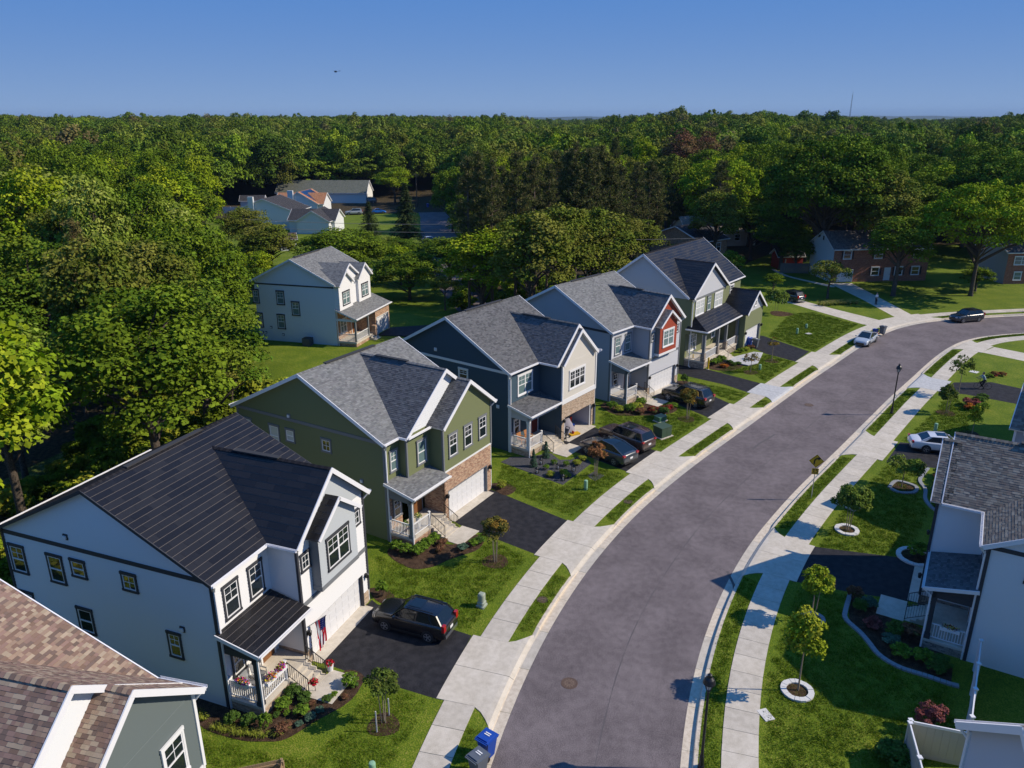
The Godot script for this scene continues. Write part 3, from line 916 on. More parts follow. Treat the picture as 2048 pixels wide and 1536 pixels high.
# the two-storey house that the street repeats: gable ends to the sides, a porch, and a gabled garage bay
func house(k: Dictionary) -> Node3D:
	var m := -1.0 if k.get("mirror", false) else 1.0
	var az: float = k.az
	var t := thing(k.get("called", "two_storey_house"), k.label, "house", Vector3(k.x, k.y, k.z), deg_to_rad((90.0 if m > 0 else -90.0) - az))
	var w: float = k.w
	var D: float = k.D
	var E: float = k.E
	var R: float = k.R
	var g0: float = k.g0
	var p: float = k.p
	var R2: float = minf(k.R2, R - 0.06)
	var o := 0.35
	var S := (R - E) / (D / 2 + o)
	var g1 := w
	var mid := (g0 + g1) / 2
	var S2 := (R2 - E) / (g1 + o - mid)
	var bR := o - (R2 - E) / S
	var A := Vector3(m, 0, 0)
	var B := Vector3(0, 0, 1)
	var P := func(a: float, b: float, y: float) -> Vector3: return Vector3(m * a, y, b)
	var side: Material = mats[k.side]
	var front: Material = mats[k.front]
	var top: Material = mats[k.get("gable", k.front)]
	var trim: String = k.trim
	var fascia: String = k.get("fascia", "gutter")
	var st: Dictionary = k.roof
	var base := -0.6
	# main walls
	var gw := [Vector2(-D, base), Vector2(0, base), Vector2(0, E - 0.1), Vector2(-D, E - 0.1)]
	var ww := [Vector2(-D, E - 0.1), Vector2(0, E - 0.1), Vector2(0, E + S * o - 0.16), Vector2(-D / 2, R - 0.17), Vector2(-D, E + S * o - 0.16)]
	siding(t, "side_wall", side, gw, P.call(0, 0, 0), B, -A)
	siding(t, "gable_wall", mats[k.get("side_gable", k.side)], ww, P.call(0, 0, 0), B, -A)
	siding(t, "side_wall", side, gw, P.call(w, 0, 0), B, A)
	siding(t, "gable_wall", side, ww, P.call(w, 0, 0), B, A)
	siding(t, "rear_wall", side, [Vector2(0, base), Vector2(w, base), Vector2(w, E), Vector2(0, E)], P.call(0, -D, 0), A, -B)
	var fm: Material = front
	if k.has("porch_brick"):
		siding(t, "porch_wall", mats[k.porch_brick], [Vector2(0, base), Vector2(g0, base), Vector2(g0, 4.35), Vector2(0, 4.35)], P.call(0, 0.0, 0), A, B, 0.0)
		siding(t, "front_wall", fm, [Vector2(0, 4.35), Vector2(w, 4.35), Vector2(w, E), Vector2(0, E)], P.call(0, 0, 0), A, B)
	else:
		siding(t, "front_wall", fm, [Vector2(0, base), Vector2(w, base), Vector2(w, E), Vector2(0, E)], P.call(0, 0, 0), A, B)
	if k.get("band", "") != "":
		bars(t, "band_board", [[P.call(-0.02, -D, E - 0.12), P.call(-0.02, 0.0, E - 0.12), 0.06, 0.22]], k.band)
	# corner boards
	for c in [[0, 0], [0, -D], [w, -D], [w, 0]]:
		bars(t, "corner_board", [[P.call(c[0], c[1], base), P.call(c[0], c[1], E), 0.15, 0.15]], k.get("corner", trim))
	# the stepped-out part beside the bay
	var bayfront := p
	var gb := g0
	if k.has("nest"): bayfront = k.nest.p
	if k.has("nest"): gb = k.nest.g0
	var gtop := func(a0: float, a1: float, y0: float) -> Array: # outline of a front gable wall between a0 and a1 above y0, under the bay's roof
		var sm := (a0 + a1) / 2
		return [Vector2(a0, y0), Vector2(a1, y0), Vector2(a1, E + S2 * o - 0.2), Vector2(sm, E + S2 * (a1 + o - sm) - 0.2), Vector2(a0, E + S2 * o - 0.2)]
	if k.has("nest") and k.nest.g0 > g0 + 1.0: # a middle step with its own corner
		siding(t, "step_wall", front, [Vector2(0, 3.6), Vector2(p, 3.6), Vector2(p, E), Vector2(0, E)], P.call(g0, 0, 0), B, -A)
		siding(t, "step_wall", front, [Vector2(g0, 3.6), Vector2(gb, 3.6), Vector2(gb, E), Vector2(g0, E)], P.call(0, p, 0), A, B)
		bars(t, "corner_board", [[P.call(g0, p, 3.6), P.call(g0, p, E), 0.13, 0.13]], k.get("corner", trim))
	var lowm: Material = mats[k.get("low", k.front)]
	var split: float = k.get("split", 0.9)
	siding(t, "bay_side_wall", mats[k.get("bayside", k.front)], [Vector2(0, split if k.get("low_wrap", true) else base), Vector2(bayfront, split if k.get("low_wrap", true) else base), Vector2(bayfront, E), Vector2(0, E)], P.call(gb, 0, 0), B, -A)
	if k.get("low_wrap", true):
		siding(t, "bay_side_base", lowm, [Vector2(0, base), Vector2(bayfront, base), Vector2(bayfront, split), Vector2(0, split)], P.call(gb, 0, 0), B, -A, 0.0)
	siding(t, "bay_side_wall", side, [Vector2(0, base), Vector2(bayfront, base), Vector2(bayfront, E), Vector2(0, E)], P.call(g1, 0, 0), B, A)
	# bay front: piers beside the garage door, the wall above it, the gable
	var d0 := gb + 0.48
	var d1 := g1 - 0.58
	var dh := 2.22
	for e in [[gb, d0 - 0.06], [d1 + 0.06, g1]]:
		siding(t, "pier_base", lowm, [Vector2(e[0], base), Vector2(e[1], base), Vector2(e[1], minf(split, dh)), Vector2(e[0], minf(split, dh))], P.call(0, bayfront, 0), A, B, 0.0 if k.has("low") else 0.18)
		if split < dh:
			siding(t, "pier", front, [Vector2(e[0], split), Vector2(e[1], split), Vector2(e[1], dh), Vector2(e[0], dh)], P.call(0, bayfront, 0), A, B)
	if split > dh:
		siding(t, "brick_wall", lowm, [Vector2(gb, dh), Vector2(g1, dh), Vector2(g1, split), Vector2(gb, split)], P.call(0, bayfront, 0), A, B, 0.0)
	var up0 := maxf(split, dh)
	siding(t, "bay_front_wall", mats[k.get("bay", k.front)], [Vector2(gb, up0), Vector2(g1, up0), Vector2(g1, E), Vector2(gb, E)], P.call(0, bayfront, 0), A, B)
	siding(t, "bay_gable", top, gtop.call(gb, g1, E), P.call(0, bayfront, 0), A, B, k.get("gable_lap", 0.18))
	if k.has("nest"):
		siding(t, "rear_gable", mats[k.get("rear_gable", "off_white")], gtop.call(g0, g1, E), P.call(0, p, 0), A, B, 0.15)
	if k.get("belt", "") != "":
		bars(t, "belt_board", [[P.call(gb - 0.03, bayfront + 0.02, up0 + k.get("belt_up", 0.0)), P.call(g1 + 0.03, bayfront + 0.02, up0 + k.get("belt_up", 0.0)), 0.07, k.get("belt_h", 0.25)]], k.belt)
	for c in [gb, g1]:
		bars(t, "corner_board", [[P.call(c, bayfront, split if k.has("low") else base), P.call(c, bayfront, E), 0.14, 0.14]], k.get("corner", trim))
	if k.get("open_garage", false):
		var ib := MB.new()
		ib.box2(P.call(d0, bayfront - 6.0, 0.19 - k.y), P.call(d1, bayfront + 0.0, -0.1))
		put(t, "garage_floor", ib, mats["concrete"])
		for e in [[P.call(d0 - 0.1, bayfront - 6, 0), P.call(d0 - 0.02, bayfront - 0.15, 2.6)], [P.call(d1 + 0.02, bayfront - 6, 0), P.call(d1 + 0.1, bayfront - 0.15, 2.6)], [P.call(d0, bayfront - 6.1, 0), P.call(d1, bayfront - 6, 2.6)], [P.call(d0 - 0.1, bayfront - 6, 2.6), P.call(d1 + 0.1, bayfront - 0.15, 2.7)]]:
			var wb := MB.new()
			wb.box2(e[0], e[1])
			put(t, "garage_wall", wb, mats["pale_grey"])
		bars(t, "garage_jamb", [[P.call(d0 - 0.03, bayfront - 0.1, 0), P.call(d0 - 0.03, bayfront - 0.1, dh), 0.06, 0.3], [P.call(d1 + 0.03, bayfront - 0.1, 0), P.call(d1 + 0.03, bayfront - 0.1, dh), 0.06, 0.3]], "pale_grey")
	else:
		garage_door(t, P.call(0, bayfront, 0), A, B, d0, d1, 0.05, dh - 0.02, k.get("jamb", trim))
	var sill := MB.new()
	sill.box2(P.call(d0 - 0.1, bayfront - 0.25, -0.1), P.call(d1 + 0.1, bayfront + 0.55, 0.175 - k.y))
	put(t, "garage_sill", sill, mats["concrete"])
	for e in [d0 - 0.3, d1 + 0.3]: wall_lamp(t, P.call(e, bayfront + 0.02, 2.0), B)
	# box bay on the upper floor
	if k.has("box"):
		var q: Dictionary = k.box
		var bf: float = p + q.out
		var bm: Material = mats[q.m]
		var ym: float = E + 0.1
		var ctr: float = (q.a0 + q.a1) / 2
		var pk: float = ym + (ctr - q.a0 + 0.25) * 0.72
		siding(t, "bay_window_wall", bm, [Vector2(q.a0, q.y), Vector2(q.a1, q.y), Vector2(q.a1, ym), Vector2(ctr, pk - 0.2), Vector2(q.a0, ym)], P.call(0, bf, 0), A, B, q.get("lap", 0.18))
		for e in [[q.a0, -1.0], [q.a1, 1.0]]:
			siding(t, "bay_window_cheek", mats[q.get("cheek", "trim_grey")], [Vector2(p, q.y), Vector2(bf, q.y), Vector2(bf, ym), Vector2(p, ym)], P.call(e[0], 0, 0), B, A * e[1], 0.18)
		bars(t, "bay_window_base", [[P.call(q.a0 - 0.04, (p + bf) / 2, q.y - 0.06), P.call(q.a1 + 0.04, (p + bf) / 2, q.y - 0.06), q.out + 0.1, 0.24]], q.get("basem", trim))
		for e in [-1.0, 1.0]:
			var ea: float = ctr + e * (ctr - q.a0 + 0.3)
			var pts := [P.call(ea, bf + 0.3, ym - 0.1), P.call(ea, p - 0.4, ym - 0.1), P.call(ctr, p - 1.4, pk), P.call(ctr, bf + 0.3, pk)]
			roof(t, pts, st)
			rake(t, P.call(ea, bf + 0.31, ym - 0.1), P.call(ctr, bf + 0.31, pk), fascia, 0.2)
	# roofs
	var er := E
	roof(t, [P.call(-o, o, er), P.call(w + o, o, er), P.call(w + o, -D / 2, R), P.call(-o, -D / 2, R)], st)
	roof(t, [P.call(w + o, -D - o, er), P.call(-o, -D - o, er), P.call(-o, -D / 2, R), P.call(w + o, -D / 2, R)], k.get("roof_back", st))
	ridge(t, P.call(-o, -D / 2, R), P.call(w + o, -D / 2, R), k.get("cap", st), k.get("v0", 2.6), k.get("v1", 7.8))
	var st2: Dictionary = k.get("roof2", st)
	roof(t, [P.call(g0 - o, p + o, E), P.call(g0 - o, o, E), P.call(mid, bR, R2), P.call(mid, p + o, R2)], st2)
	roof(t, [P.call(g1 + o, o, E - 0.012), P.call(g1 + o, p + o, E - 0.012), P.call(mid, p + o, R2), P.call(mid, bR, R2)], st2)
	ridge(t, P.call(mid, bR, R2), P.call(mid, p + o, R2), k.get("cap", st), 1.5, 4.4)
	rake(t, P.call(g0 - o, p + o, E), P.call(mid, p + o, R2), fascia)
	rake(t, P.call(g1 + o, p + o + 0.004, E), P.call(mid, p + o + 0.004, R2), fascia)
	if k.has("nest"):
		var np: float = k.nest.p
		var n0: float = k.nest.g0
		var n1: float = k.nest.get("g1", g1)
		var nm := (n0 + n1) / 2
		var R3 := E + S2 * (n1 + o - nm)
		roof(t, [P.call(n0 - o, np + o, E), P.call(n0 - o, p - 0.1, E), P.call(nm, p - 0.1, R3), P.call(nm, np + o, R3)], st2)
		roof(t, [P.call(n1 + o, p + o - 0.1, E - 0.012), P.call(n1 + o, np + o, E - 0.012), P.call(nm, np + o, R3), P.call(nm, p + o - 0.1, R3)], st2)
		ridge(t, P.call(nm, p, R3), P.call(nm, np + o, R3), k.get("cap", st))
		rake(t, P.call(n0 - o, np + o, E), P.call(nm, np + o, R3), fascia)
		rake(t, P.call(n1 + o, np + o + 0.004, E), P.call(nm, np + o + 0.004, R3), fascia)
		gutter(t, P.call(g1 + o, o, E), P.call(g1 + o, np + o, E), A)
		if n0 > g0 + 1.0: gutter(t, P.call(g0 - o + 0.1, p + o, E), P.call(n0, p + o, E), B)
	else:
		gutter(t, P.call(g1 + o, o, E), P.call(g1 + o, p + o, E), A)
	for ab in [-o - 0.01, w + o + 0.01]:
		rake(t, P.call(ab, o, er), P.call(ab, -D / 2, R), k.get("rake_main", fascia), k.get("rake_h", 0.24))
		rake(t, P.call(ab, -D - o, er), P.call(ab, -D / 2, R), k.get("rake_main", fascia), k.get("rake_h", 0.24))
	gutter(t, P.call(-o, o, E), P.call(g0 - o, o, E), B)
	gutter(t, P.call(g0 - o, o, E), P.call(g0 - o, p + o, E), -A)
	gutter(t, P.call(-o, -D - o, E), P.call(w + o, -D - o, E), -B)
	downspout(t, P.call(-o + 0.1, o + 0.08, E - 0.1), P.call(0.0, 0.14, -0.1), P.call(-0.25, 0.2, -0.05))
	downspout(t, P.call(g1 + o, bayfront + o - 0.1, E - 0.1), P.call(g1 + 0.12, bayfront - 0.1, -0.1), P.call(0.3, 0.1, -0.05))
	porch(t, k, P, A, B, m)
	return t

func porch(t: Node, k: Dictionary, P: Callable, A: Vector3, B: Vector3, m: float):
	var g0: float = k.nest.g0 if k.has("nest") else k.g0
	var trim: String = k.trim
	var low: Material = mats[k.get("porch_base", k.get("low", "brick_pale"))]
	var q := 2.0
	var f := 0.75
	var sa := 2.1 # where the steps begin
	for e in [[0.0, sa, q], [sa, g0 - 0.03, q - 0.12]]:
		var sb := MB.new()
		sb.box2(P.call(e[0] - (0.02 if e[0] == 0.0 else 0.0), 0.03, f - 0.16), P.call(e[1], e[2] + 0.03, f))
		put(t, "porch_floor", sb, mats["concrete"])
	var bb := MB.new()
	bb.box2(P.call(0.03, 0.03, -0.5), P.call(sa - 0.03, q, f - 0.16))
	put(t, "porch_base", bb, low)
	for i in 4:
		var stp := MB.new()
		var y1 := f - (i + 1) * 0.15
		stp.box2(P.call(sa, q - 0.12 + i * 0.3, -0.3), P.call(g0 - 0.25, q + 0.18 + i * 0.3, y1))
		put(t, "step", stp, mats["concrete"])
	var pad := MB.new()
	pad.box2(P.call(sa - 0.15, q + 1.08, -0.25), P.call(g0 + 0.15, q + 2.5, 0.185 - k.y))
	put(t, "path_slab", pad, mats["concrete"])
	# roof of the porch
	var e0 := -0.25
	var e1 := g0 - 0.15
	var yb := 4.42
	var yf := 3.88
	var bf := 2.42
	roof(t, [P.call(e0, bf, yf), P.call(e1, bf, yf), P.call(e1, 0.02, yb), P.call(e0, 0.02, yb)], k.get("roof_porch", k.roof), "porch_roof")
	gutter(t, P.call(e0, bf, yf), P.call(e1, bf, yf), B)
	rake(t, P.call(e0 - 0.005, bf, yf), P.call(e0 - 0.005, 0.02, yb), k.get("fascia", "gutter"), 0.2)
	bars(t, "porch_beam", [[P.call(0.12, 0.0, 3.45), P.call(0.12, 2.0, 3.45), 0.2, 0.34], [P.call(0.02, 1.9, 3.45), P.call(g0, 1.9, 3.45), 0.2, 0.34]], k.get("beam", trim))
	siding(t, "porch_cheek", mats[k.get("beam", trim)], [Vector2(0.02, 3.6), Vector2(2.1, 3.6), Vector2(2.1, 3.78), Vector2(0.02, 4.25)], P.call(0.04, 0, 0), B, -A, 0.0)
	bars(t, "porch_post", [[P.call(0.14, 1.87, f), P.call(0.14, 1.87, 3.3), 0.22, 0.22], [P.call(0.14, 1.87, f), P.call(0.14, 1.87, f + 0.22), 0.3, 0.3], [P.call(0.14, 1.87, 3.12), P.call(0.14, 1.87, 3.28), 0.28, 0.28]], k.get("post", trim))
	downspout(t, P.call(e0 + 0.05, bf + 0.08, yf - 0.08), P.call(0.04, 2.06, -0.2), P.call(-0.2, 0.3, -0.1))
	railing(t, P.call(0.14, 0.08, f), P.call(0.14, 1.74, f))
	railing(t, P.call(0.28, 1.87, f), P.call(sa - 0.1, 1.87, f))
	for e in [P.call(sa - 0.06, 1.87, f), P.call(0.14, 0.1, f)]:
		bars(t, "newel_post", [[e, e + Vector3(0, 1.05, 0), 0.11, 0.11], [e + Vector3(0, 1.05, 0), e + Vector3(0, 1.1, 0), 0.15, 0.15]], "white")
	for e in [sa + 0.06, g0 - 0.3]: # iron handrails
		var a: Vector3 = P.call(e, 1.9, f)
		var b: Vector3 = P.call(e, 3.05, 0.1)
		var o := bars(t, "handrail", [[a + Vector3(0, 0.9, 0), b + Vector3(0, 0.9, 0), 0.035, 0.035], [a + Vector3(0, 0.12, 0), b + Vector3(0, 0.12, 0), 0.025, 0.025], [a, a + Vector3(0, 0.92, 0), 0.035, 0.035], [b, b + Vector3(0, 0.92, 0), 0.035, 0.035]], "black_metal")
		var bb2 := MB.new()
		bb2.box(Vector3(0, 0.5, 0), Vector3(0.016, 0.8, 0.016))
		var bm := bb2.mesh(mats["black_metal"])
		for i in range(1, 9): part(o, "baluster", bm, a.lerp(b, i / 9.0))
	door(t, P.call(0, 0.03, 0), A, B, g0 - 1.35 if m > 0 else g0 - 1.35, f, k.get("door", "door_brown"), k.get("doortrim", "white"))
	win(t, P.call(0, 0.03, 0), A, B, 0.6, 1.3, 1.55, 2.75, trim, "dh")

func build_houses():
	var near0 := func(_p, q: Vector3) -> bool: return q.z > 0.4
	var brown := {"kind": "shingle", "cols": [Color(0.3, 0.215, 0.16), Color(0.21, 0.14, 0.108), Color(0.25, 0.165, 0.135), Color(0.36, 0.285, 0.21), Color(0.165, 0.118, 0.098)], "singles": 0, "pick": near0}
	var grey := {"kind": "shingle", "cols": [Color(0.175, 0.178, 0.18), Color(0.21, 0.213, 0.212), Color(0.145, 0.148, 0.15), Color(0.19, 0.192, 0.19)]}
	var darkgrey := {"kind": "shingle", "cols": [Color(0.115, 0.117, 0.122), Color(0.14, 0.141, 0.145), Color(0.09, 0.091, 0.096), Color(0.128, 0.128, 0.132)]}
	var tan_grey := {"kind": "shingle", "cols": [Color(0.2, 0.182, 0.155), Color(0.155, 0.145, 0.13), Color(0.17, 0.145, 0.125), Color(0.235, 0.22, 0.19), Color(0.13, 0.12, 0.11)]}
	var solar := {"kind": "tile", "under": "trim_dark"}
	var black := {"kind": "shingle", "cols": [Color(0.02, 0.02, 0.022), Color(0.026, 0.026, 0.03)], "under": "trim_dark"}
	var B := Vector3(0, 0, 1)
	var A := Vector3(1, 0, 0)
	# --- the brown-roofed house in the foreground
	var b2 := brown.duplicate()
	b2["singles"] = 300
	var h := house({"x": -16.27, "z": -13.95, "y": -0.16, "az": 14.1, "w": 9.99, "D": 13.5, "E": 7.14, "R": 10.8, "g0": 1.66, "p": 1.04, "R2": 10.76, "nest": {"g0": 4.15, "p": 2.03}, "side": "slate", "front": "slate", "gable": "slate", "gable_lap": 0.18, "rear_gable": "cool_white", "trim": "white", "corner": "white", "low": "brick_tan", "split": 3.7, "porch_brick": "brick_tan", "roof": brown, "roof2": b2, "belt": "white", "label": "house with brown shingle roof and slate grey gable trimmed in white"})
	for a in [[5.0, 6.0], [8.1, 9.1]]: win(h, Vector3(0, 0, 2.05), A, B, a[0], a[1], 4.5, 6.2, "white")
	# --- the white house with the solar tile roof
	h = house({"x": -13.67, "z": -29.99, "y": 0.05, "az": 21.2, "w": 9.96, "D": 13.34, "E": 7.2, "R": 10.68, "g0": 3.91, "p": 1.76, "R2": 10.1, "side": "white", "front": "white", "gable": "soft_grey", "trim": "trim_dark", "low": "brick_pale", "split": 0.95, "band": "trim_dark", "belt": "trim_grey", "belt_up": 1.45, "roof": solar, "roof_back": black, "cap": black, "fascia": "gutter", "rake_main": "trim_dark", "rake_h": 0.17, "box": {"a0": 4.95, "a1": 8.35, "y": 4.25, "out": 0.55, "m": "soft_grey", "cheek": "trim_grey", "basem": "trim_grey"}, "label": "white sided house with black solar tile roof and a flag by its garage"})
	var nw := [[-13.0, -12.1, 4.85, 6.3, "dh", "glass"], [-10.35, -9.45, 4.85, 6.3, "x", "glass"], [-8.72, -7.9, 5.55, 6.35, "x", "glass"], [-5.4, -4.62, 5.55, 6.35, "sq", "glass"], [-13.05, -12.2, 2.2, 3.5, "x", "teal_blind"], [-3.08, -2.42, 2.35, 3.6, "dh", "glass"], [-9.0, -8.1, 2.2, 3.5, "x", "glass"]]
	for n in nw: win(h, Vector3.ZERO, B, -A, n[0], n[1], n[2], n[3], "trim_dark", n[4], n[5])
	vent_box(h, Vector3.ZERO, B, -A, -8.75, 7.65, "trim_dark")
	vent_box(h, Vector3.ZERO, B, -A, -2.13, 4.05, "trim_dark")
	for a in [[0.65, 1.55], [2.4, 3.3]]: win(h, Vector3.ZERO, A, B, a[0], a[1], 4.75, 6.35, "trim_dark")
	win(h, Vector3(0, 0, 1.76), A, B, 4.2, 4.78, 5.6, 6.4, "trim_dark", "sq")
	win(h, Vector3(0, 0, 1.76), A, B, 8.9, 9.5, 5.6, 6.4, "trim_dark", "sq")
	win(h, Vector3(0, 0, 2.31), A, B, 5.65, 7.55, 4.95, 6.6, "trim_dark", "dh", "glass", 2)
	# --- the green house
	h = house({"x": -8.27, "z": -45.44, "y": 0.1, "az": 31.0, "w": 9.97, "D": 13.68, "E": 7.24, "R": 10.8, "g0": 1.5, "p": 0.64, "R2": 10.99, "nest": {"g0": 4.0, "p": 1.77}, "side": "green", "front": "green", "gable": "green", "rear_gable": "cool_white", "trim": "trim_grey", "band": "trim_grey", "low": "brick_tan", "split": 3.85, "porch_brick": "brick_tan", "belt": "white", "belt_h": 0.12, "roof": grey, "roof2": darkgrey, "door": "door_brown", "doortrim": "trim_grey", "label": "olive green house with grey shingle roof above a brick garage"})  # roof2 is the same shingle darkened: less sun on the bay slopes, painted in
	for n in [[-13.3, -12.4, 4.8, 6.3], [-10.45, -9.6, 4.8, 6.3]]: win(h, Vector3.ZERO, B, -A, n[0], n[1], n[2], n[3], "trim_grey", "x", "blind")
	win(h, Vector3.ZERO, B, -A, -8.8, -8.1, 5.5, 6.3, "trim_grey", "x", "blind")
	win(h, Vector3.ZERO, B, -A, -5.4, -4.68, 5.5, 6.3, "trim_grey", "sq")
	vent_box(h, Vector3.ZERO, B, -A, -8.4, 7.4, "trim_grey")
	vent_box(h, Vector3.ZERO, B, -A, -2.05, 4.0, "trim_grey")
	win(h, Vector3.ZERO, A, B, 0.55, 1.2, 4.95, 6.3, "trim_grey", "dh", "teal_blind")
	win(h, Vector3(0, 0, 0.66), A, B, 2.6, 3.5, 4.8, 6.4, "trim_grey", "x", "teal_blind")
	for a in [4.68, 6.52, 8.4]: win(h, Vector3(0, 0, 1.78), A, B, a, a + 0.88, 4.8, 6.35, "trim_grey", "dh", "glass")
	# --- the teal house with the open garage
	h = house({"x": -0.23, "z": -59.96, "y": 0.05, "az": 37.2, "w": 9.79, "D": 13.14, "E": 7.2, "R": 10.95, "g0": 4.06, "p": 1.95, "R2": 10.2, "nest": {"g0": 4.4, "g1": 9.35, "p": 2.35}, "side": "teal", "front": "teal", "bayside": "teal", "bay": "beige", "gable": "beige", "gable_lap": 0.14, "rear_gable": "beige", "trim": "white", "corner": "white", "band": "gutter", "low": "brick_pale", "split": 3.55, "low_wrap": false, "belt": "white", "belt_up": 0.2, "belt_h": 0.4, "roof": darkgrey, "beam": "pale_grey", "post": "white", "open_garage": true, "door": "door_red", "label": "dark teal house with beige shingled gable and an open brick garage"})
	win(h, Vector3.ZERO, B, -A, -5.4, -4.5, 5.7, 6.5, "white", "dh")
	vent_box(h, Vector3.ZERO, B, -A, -8.1, 7.75, "white")
	vent_box(h, Vector3.ZERO, B, -A, -1.2, 3.95, "white")
	win(h, Vector3.ZERO, A, B, 1.2, 3.15, 4.85, 6.5, "white", "dh", "teal_blind", 2)
	win(h, Vector3(0, 0, 2.36), A, B, 5.5, 7.85, 4.7, 6.25, "white", "dh", "glass", 3)
	# --- the grey house with the red bay
	h = house({"x": 9.63, "z": -72.13, "y": 0.1, "az": 41.8, "w": 9.71, "D": 13.55, "E": 7.25, "R": 10.91, "g0": 3.81, "p": 2.04, "R2": 10.14, "side": "mid_grey", "front": "pale_grey", "bayside": "mid_grey", "gable": "rust", "trim": "trim_grey", "corner": "trim_grey", "band": "trim_dark", "low": "brick_pale", "split": 0.95, "belt": "trim_grey", "belt_up": 1.7, "roof": grey, "roof2": darkgrey, "box": {"a0": 4.75, "a1": 8.0, "y": 4.35, "out": 0.55, "m": "rust", "cheek": "trim_grey", "basem": "white"}, "door": "door_red", "label": "pale grey house with rust red box bay and grey shingles"})  # bay slopes again in darker shingle colours, painting in their weaker sunlight
	for a in [[0.75, 1.6], [2.5, 3.4]]: win(h, Vector3.ZERO, A, B, a[0], a[1], 4.75, 6.4, "trim_grey", "dh", "teal_blind")
	win(h, Vector3(0, 0, 2.04), A, B, 4.05, 4.6, 5.8, 6.5, "trim_grey", "sq")
	win(h, Vector3(0, 0, 2.04), A, B, 8.7, 9.25, 5.8, 6.5, "trim_grey", "sq")
	win(h, Vector3(0, 0, 2.6), A, B, 5.4, 7.3, 5.05, 6.65, "white", "dh", "teal_blind", 2)
	# --- right-hand houses
	var t1 := tan_grey.duplicate()
	t1["singles"] = 300
	t1["pick"] = func(_p, q: Vector3) -> bool: return q.z > -0.2 and q.y < 9.0
	var a2 := Vector3(-1, 0, 0)
	h = house({"mirror": true, "x": 23.57, "z": -33.27, "y": 0.02, "az": 31.5, "w": 10.09, "D": 13.5, "E": 7.01, "R": 10.8, "g0": 3.95, "p": 2.01, "R2": 9.98, "nest": {"g0": 3.95, "g1": 9.3, "p": 2.55}, "side": "cool_white", "front": "cool_white", "gable": "cool_white", "rear_gable": "cool_white", "trim": "trim_dark", "band": "trim_dark", "low": "brick_grey", "split": 0.95, "roof": tan_grey, "roof2": t1, "roof_porch": darkgrey, "label": "white sided house with weathered tan shingles and a dark porch roof"})
	win(h, Vector3.ZERO, B, -a2, -2.6, -1.75, 5.5, 6.3, "trim_dark", "sq")
	for a in [[-9.0, -8.2]]: win(h, Vector3.ZERO, B, -a2, a[0], a[1], 4.8, 6.3, "trim_dark", "dh")
	for a in [[0.7, 1.55], [2.4, 3.2]]: win(h, Vector3.ZERO, a2, B, a[0], a[1], 4.75, 6.3, "trim_dark", "dh")
	h = house({"mirror": true, "x": 33.42, "z": -42.84, "y": -0.1, "az": 39.7, "w": 10.07, "D": 13.5, "E": 7.2, "R": 10.8, "g0": 4.0, "p": 2.0, "R2": 10.0, "nest": {"g0": 4.4, "g1": 9.6, "p": 2.9}, "side": "mid_grey", "front": "mid_grey", "gable": "mid_grey", "trim": "white", "corner": "white", "low": "brick_grey", "split": 0.95, "roof": tan_grey, "roof_porch": darkgrey, "label": "house at the picture's edge with tan shingles and white eaves"})
	h = house({"mirror": true, "x": 47.5, "z": -56.0, "y": 0.0, "az": 42.0, "w": 10.0, "D": 13.5, "E": 7.2, "R": 10.8, "g0": 4.0, "p": 2.0, "R2": 10.0, "nest": {"g0": 4.4, "g1": 9.6, "p": 2.9}, "side": "teal", "front": "teal", "gable": "teal", "trim": "white", "corner": "white", "low": "brick_grey", "split": 0.95, "roof": darkgrey, "label": "dark blue house just showing a corner beyond the tan shingled one"})
	h = house({"mirror": true, "x": 17.63, "z": -10.69, "y": 0.02, "az": 6.0, "w": 10.1, "D": 13.5, "E": 7.06, "R": 10.8, "g0": 4.0, "p": 2.0, "R2": 10.0, "nest": {"g0": 4.2, "p": 3.0}, "side": "pale_grey", "front": "pale_grey", "gable": "pale_grey", "rear_gable": "pale_grey", "trim": "white", "corner": "white", "low": "brick_grey", "split": 0.95, "roof": tan_grey, "label": "grey house cut by the lower corner with white rake boards"})
	house5(grey, black, solar)
	house6(grey)

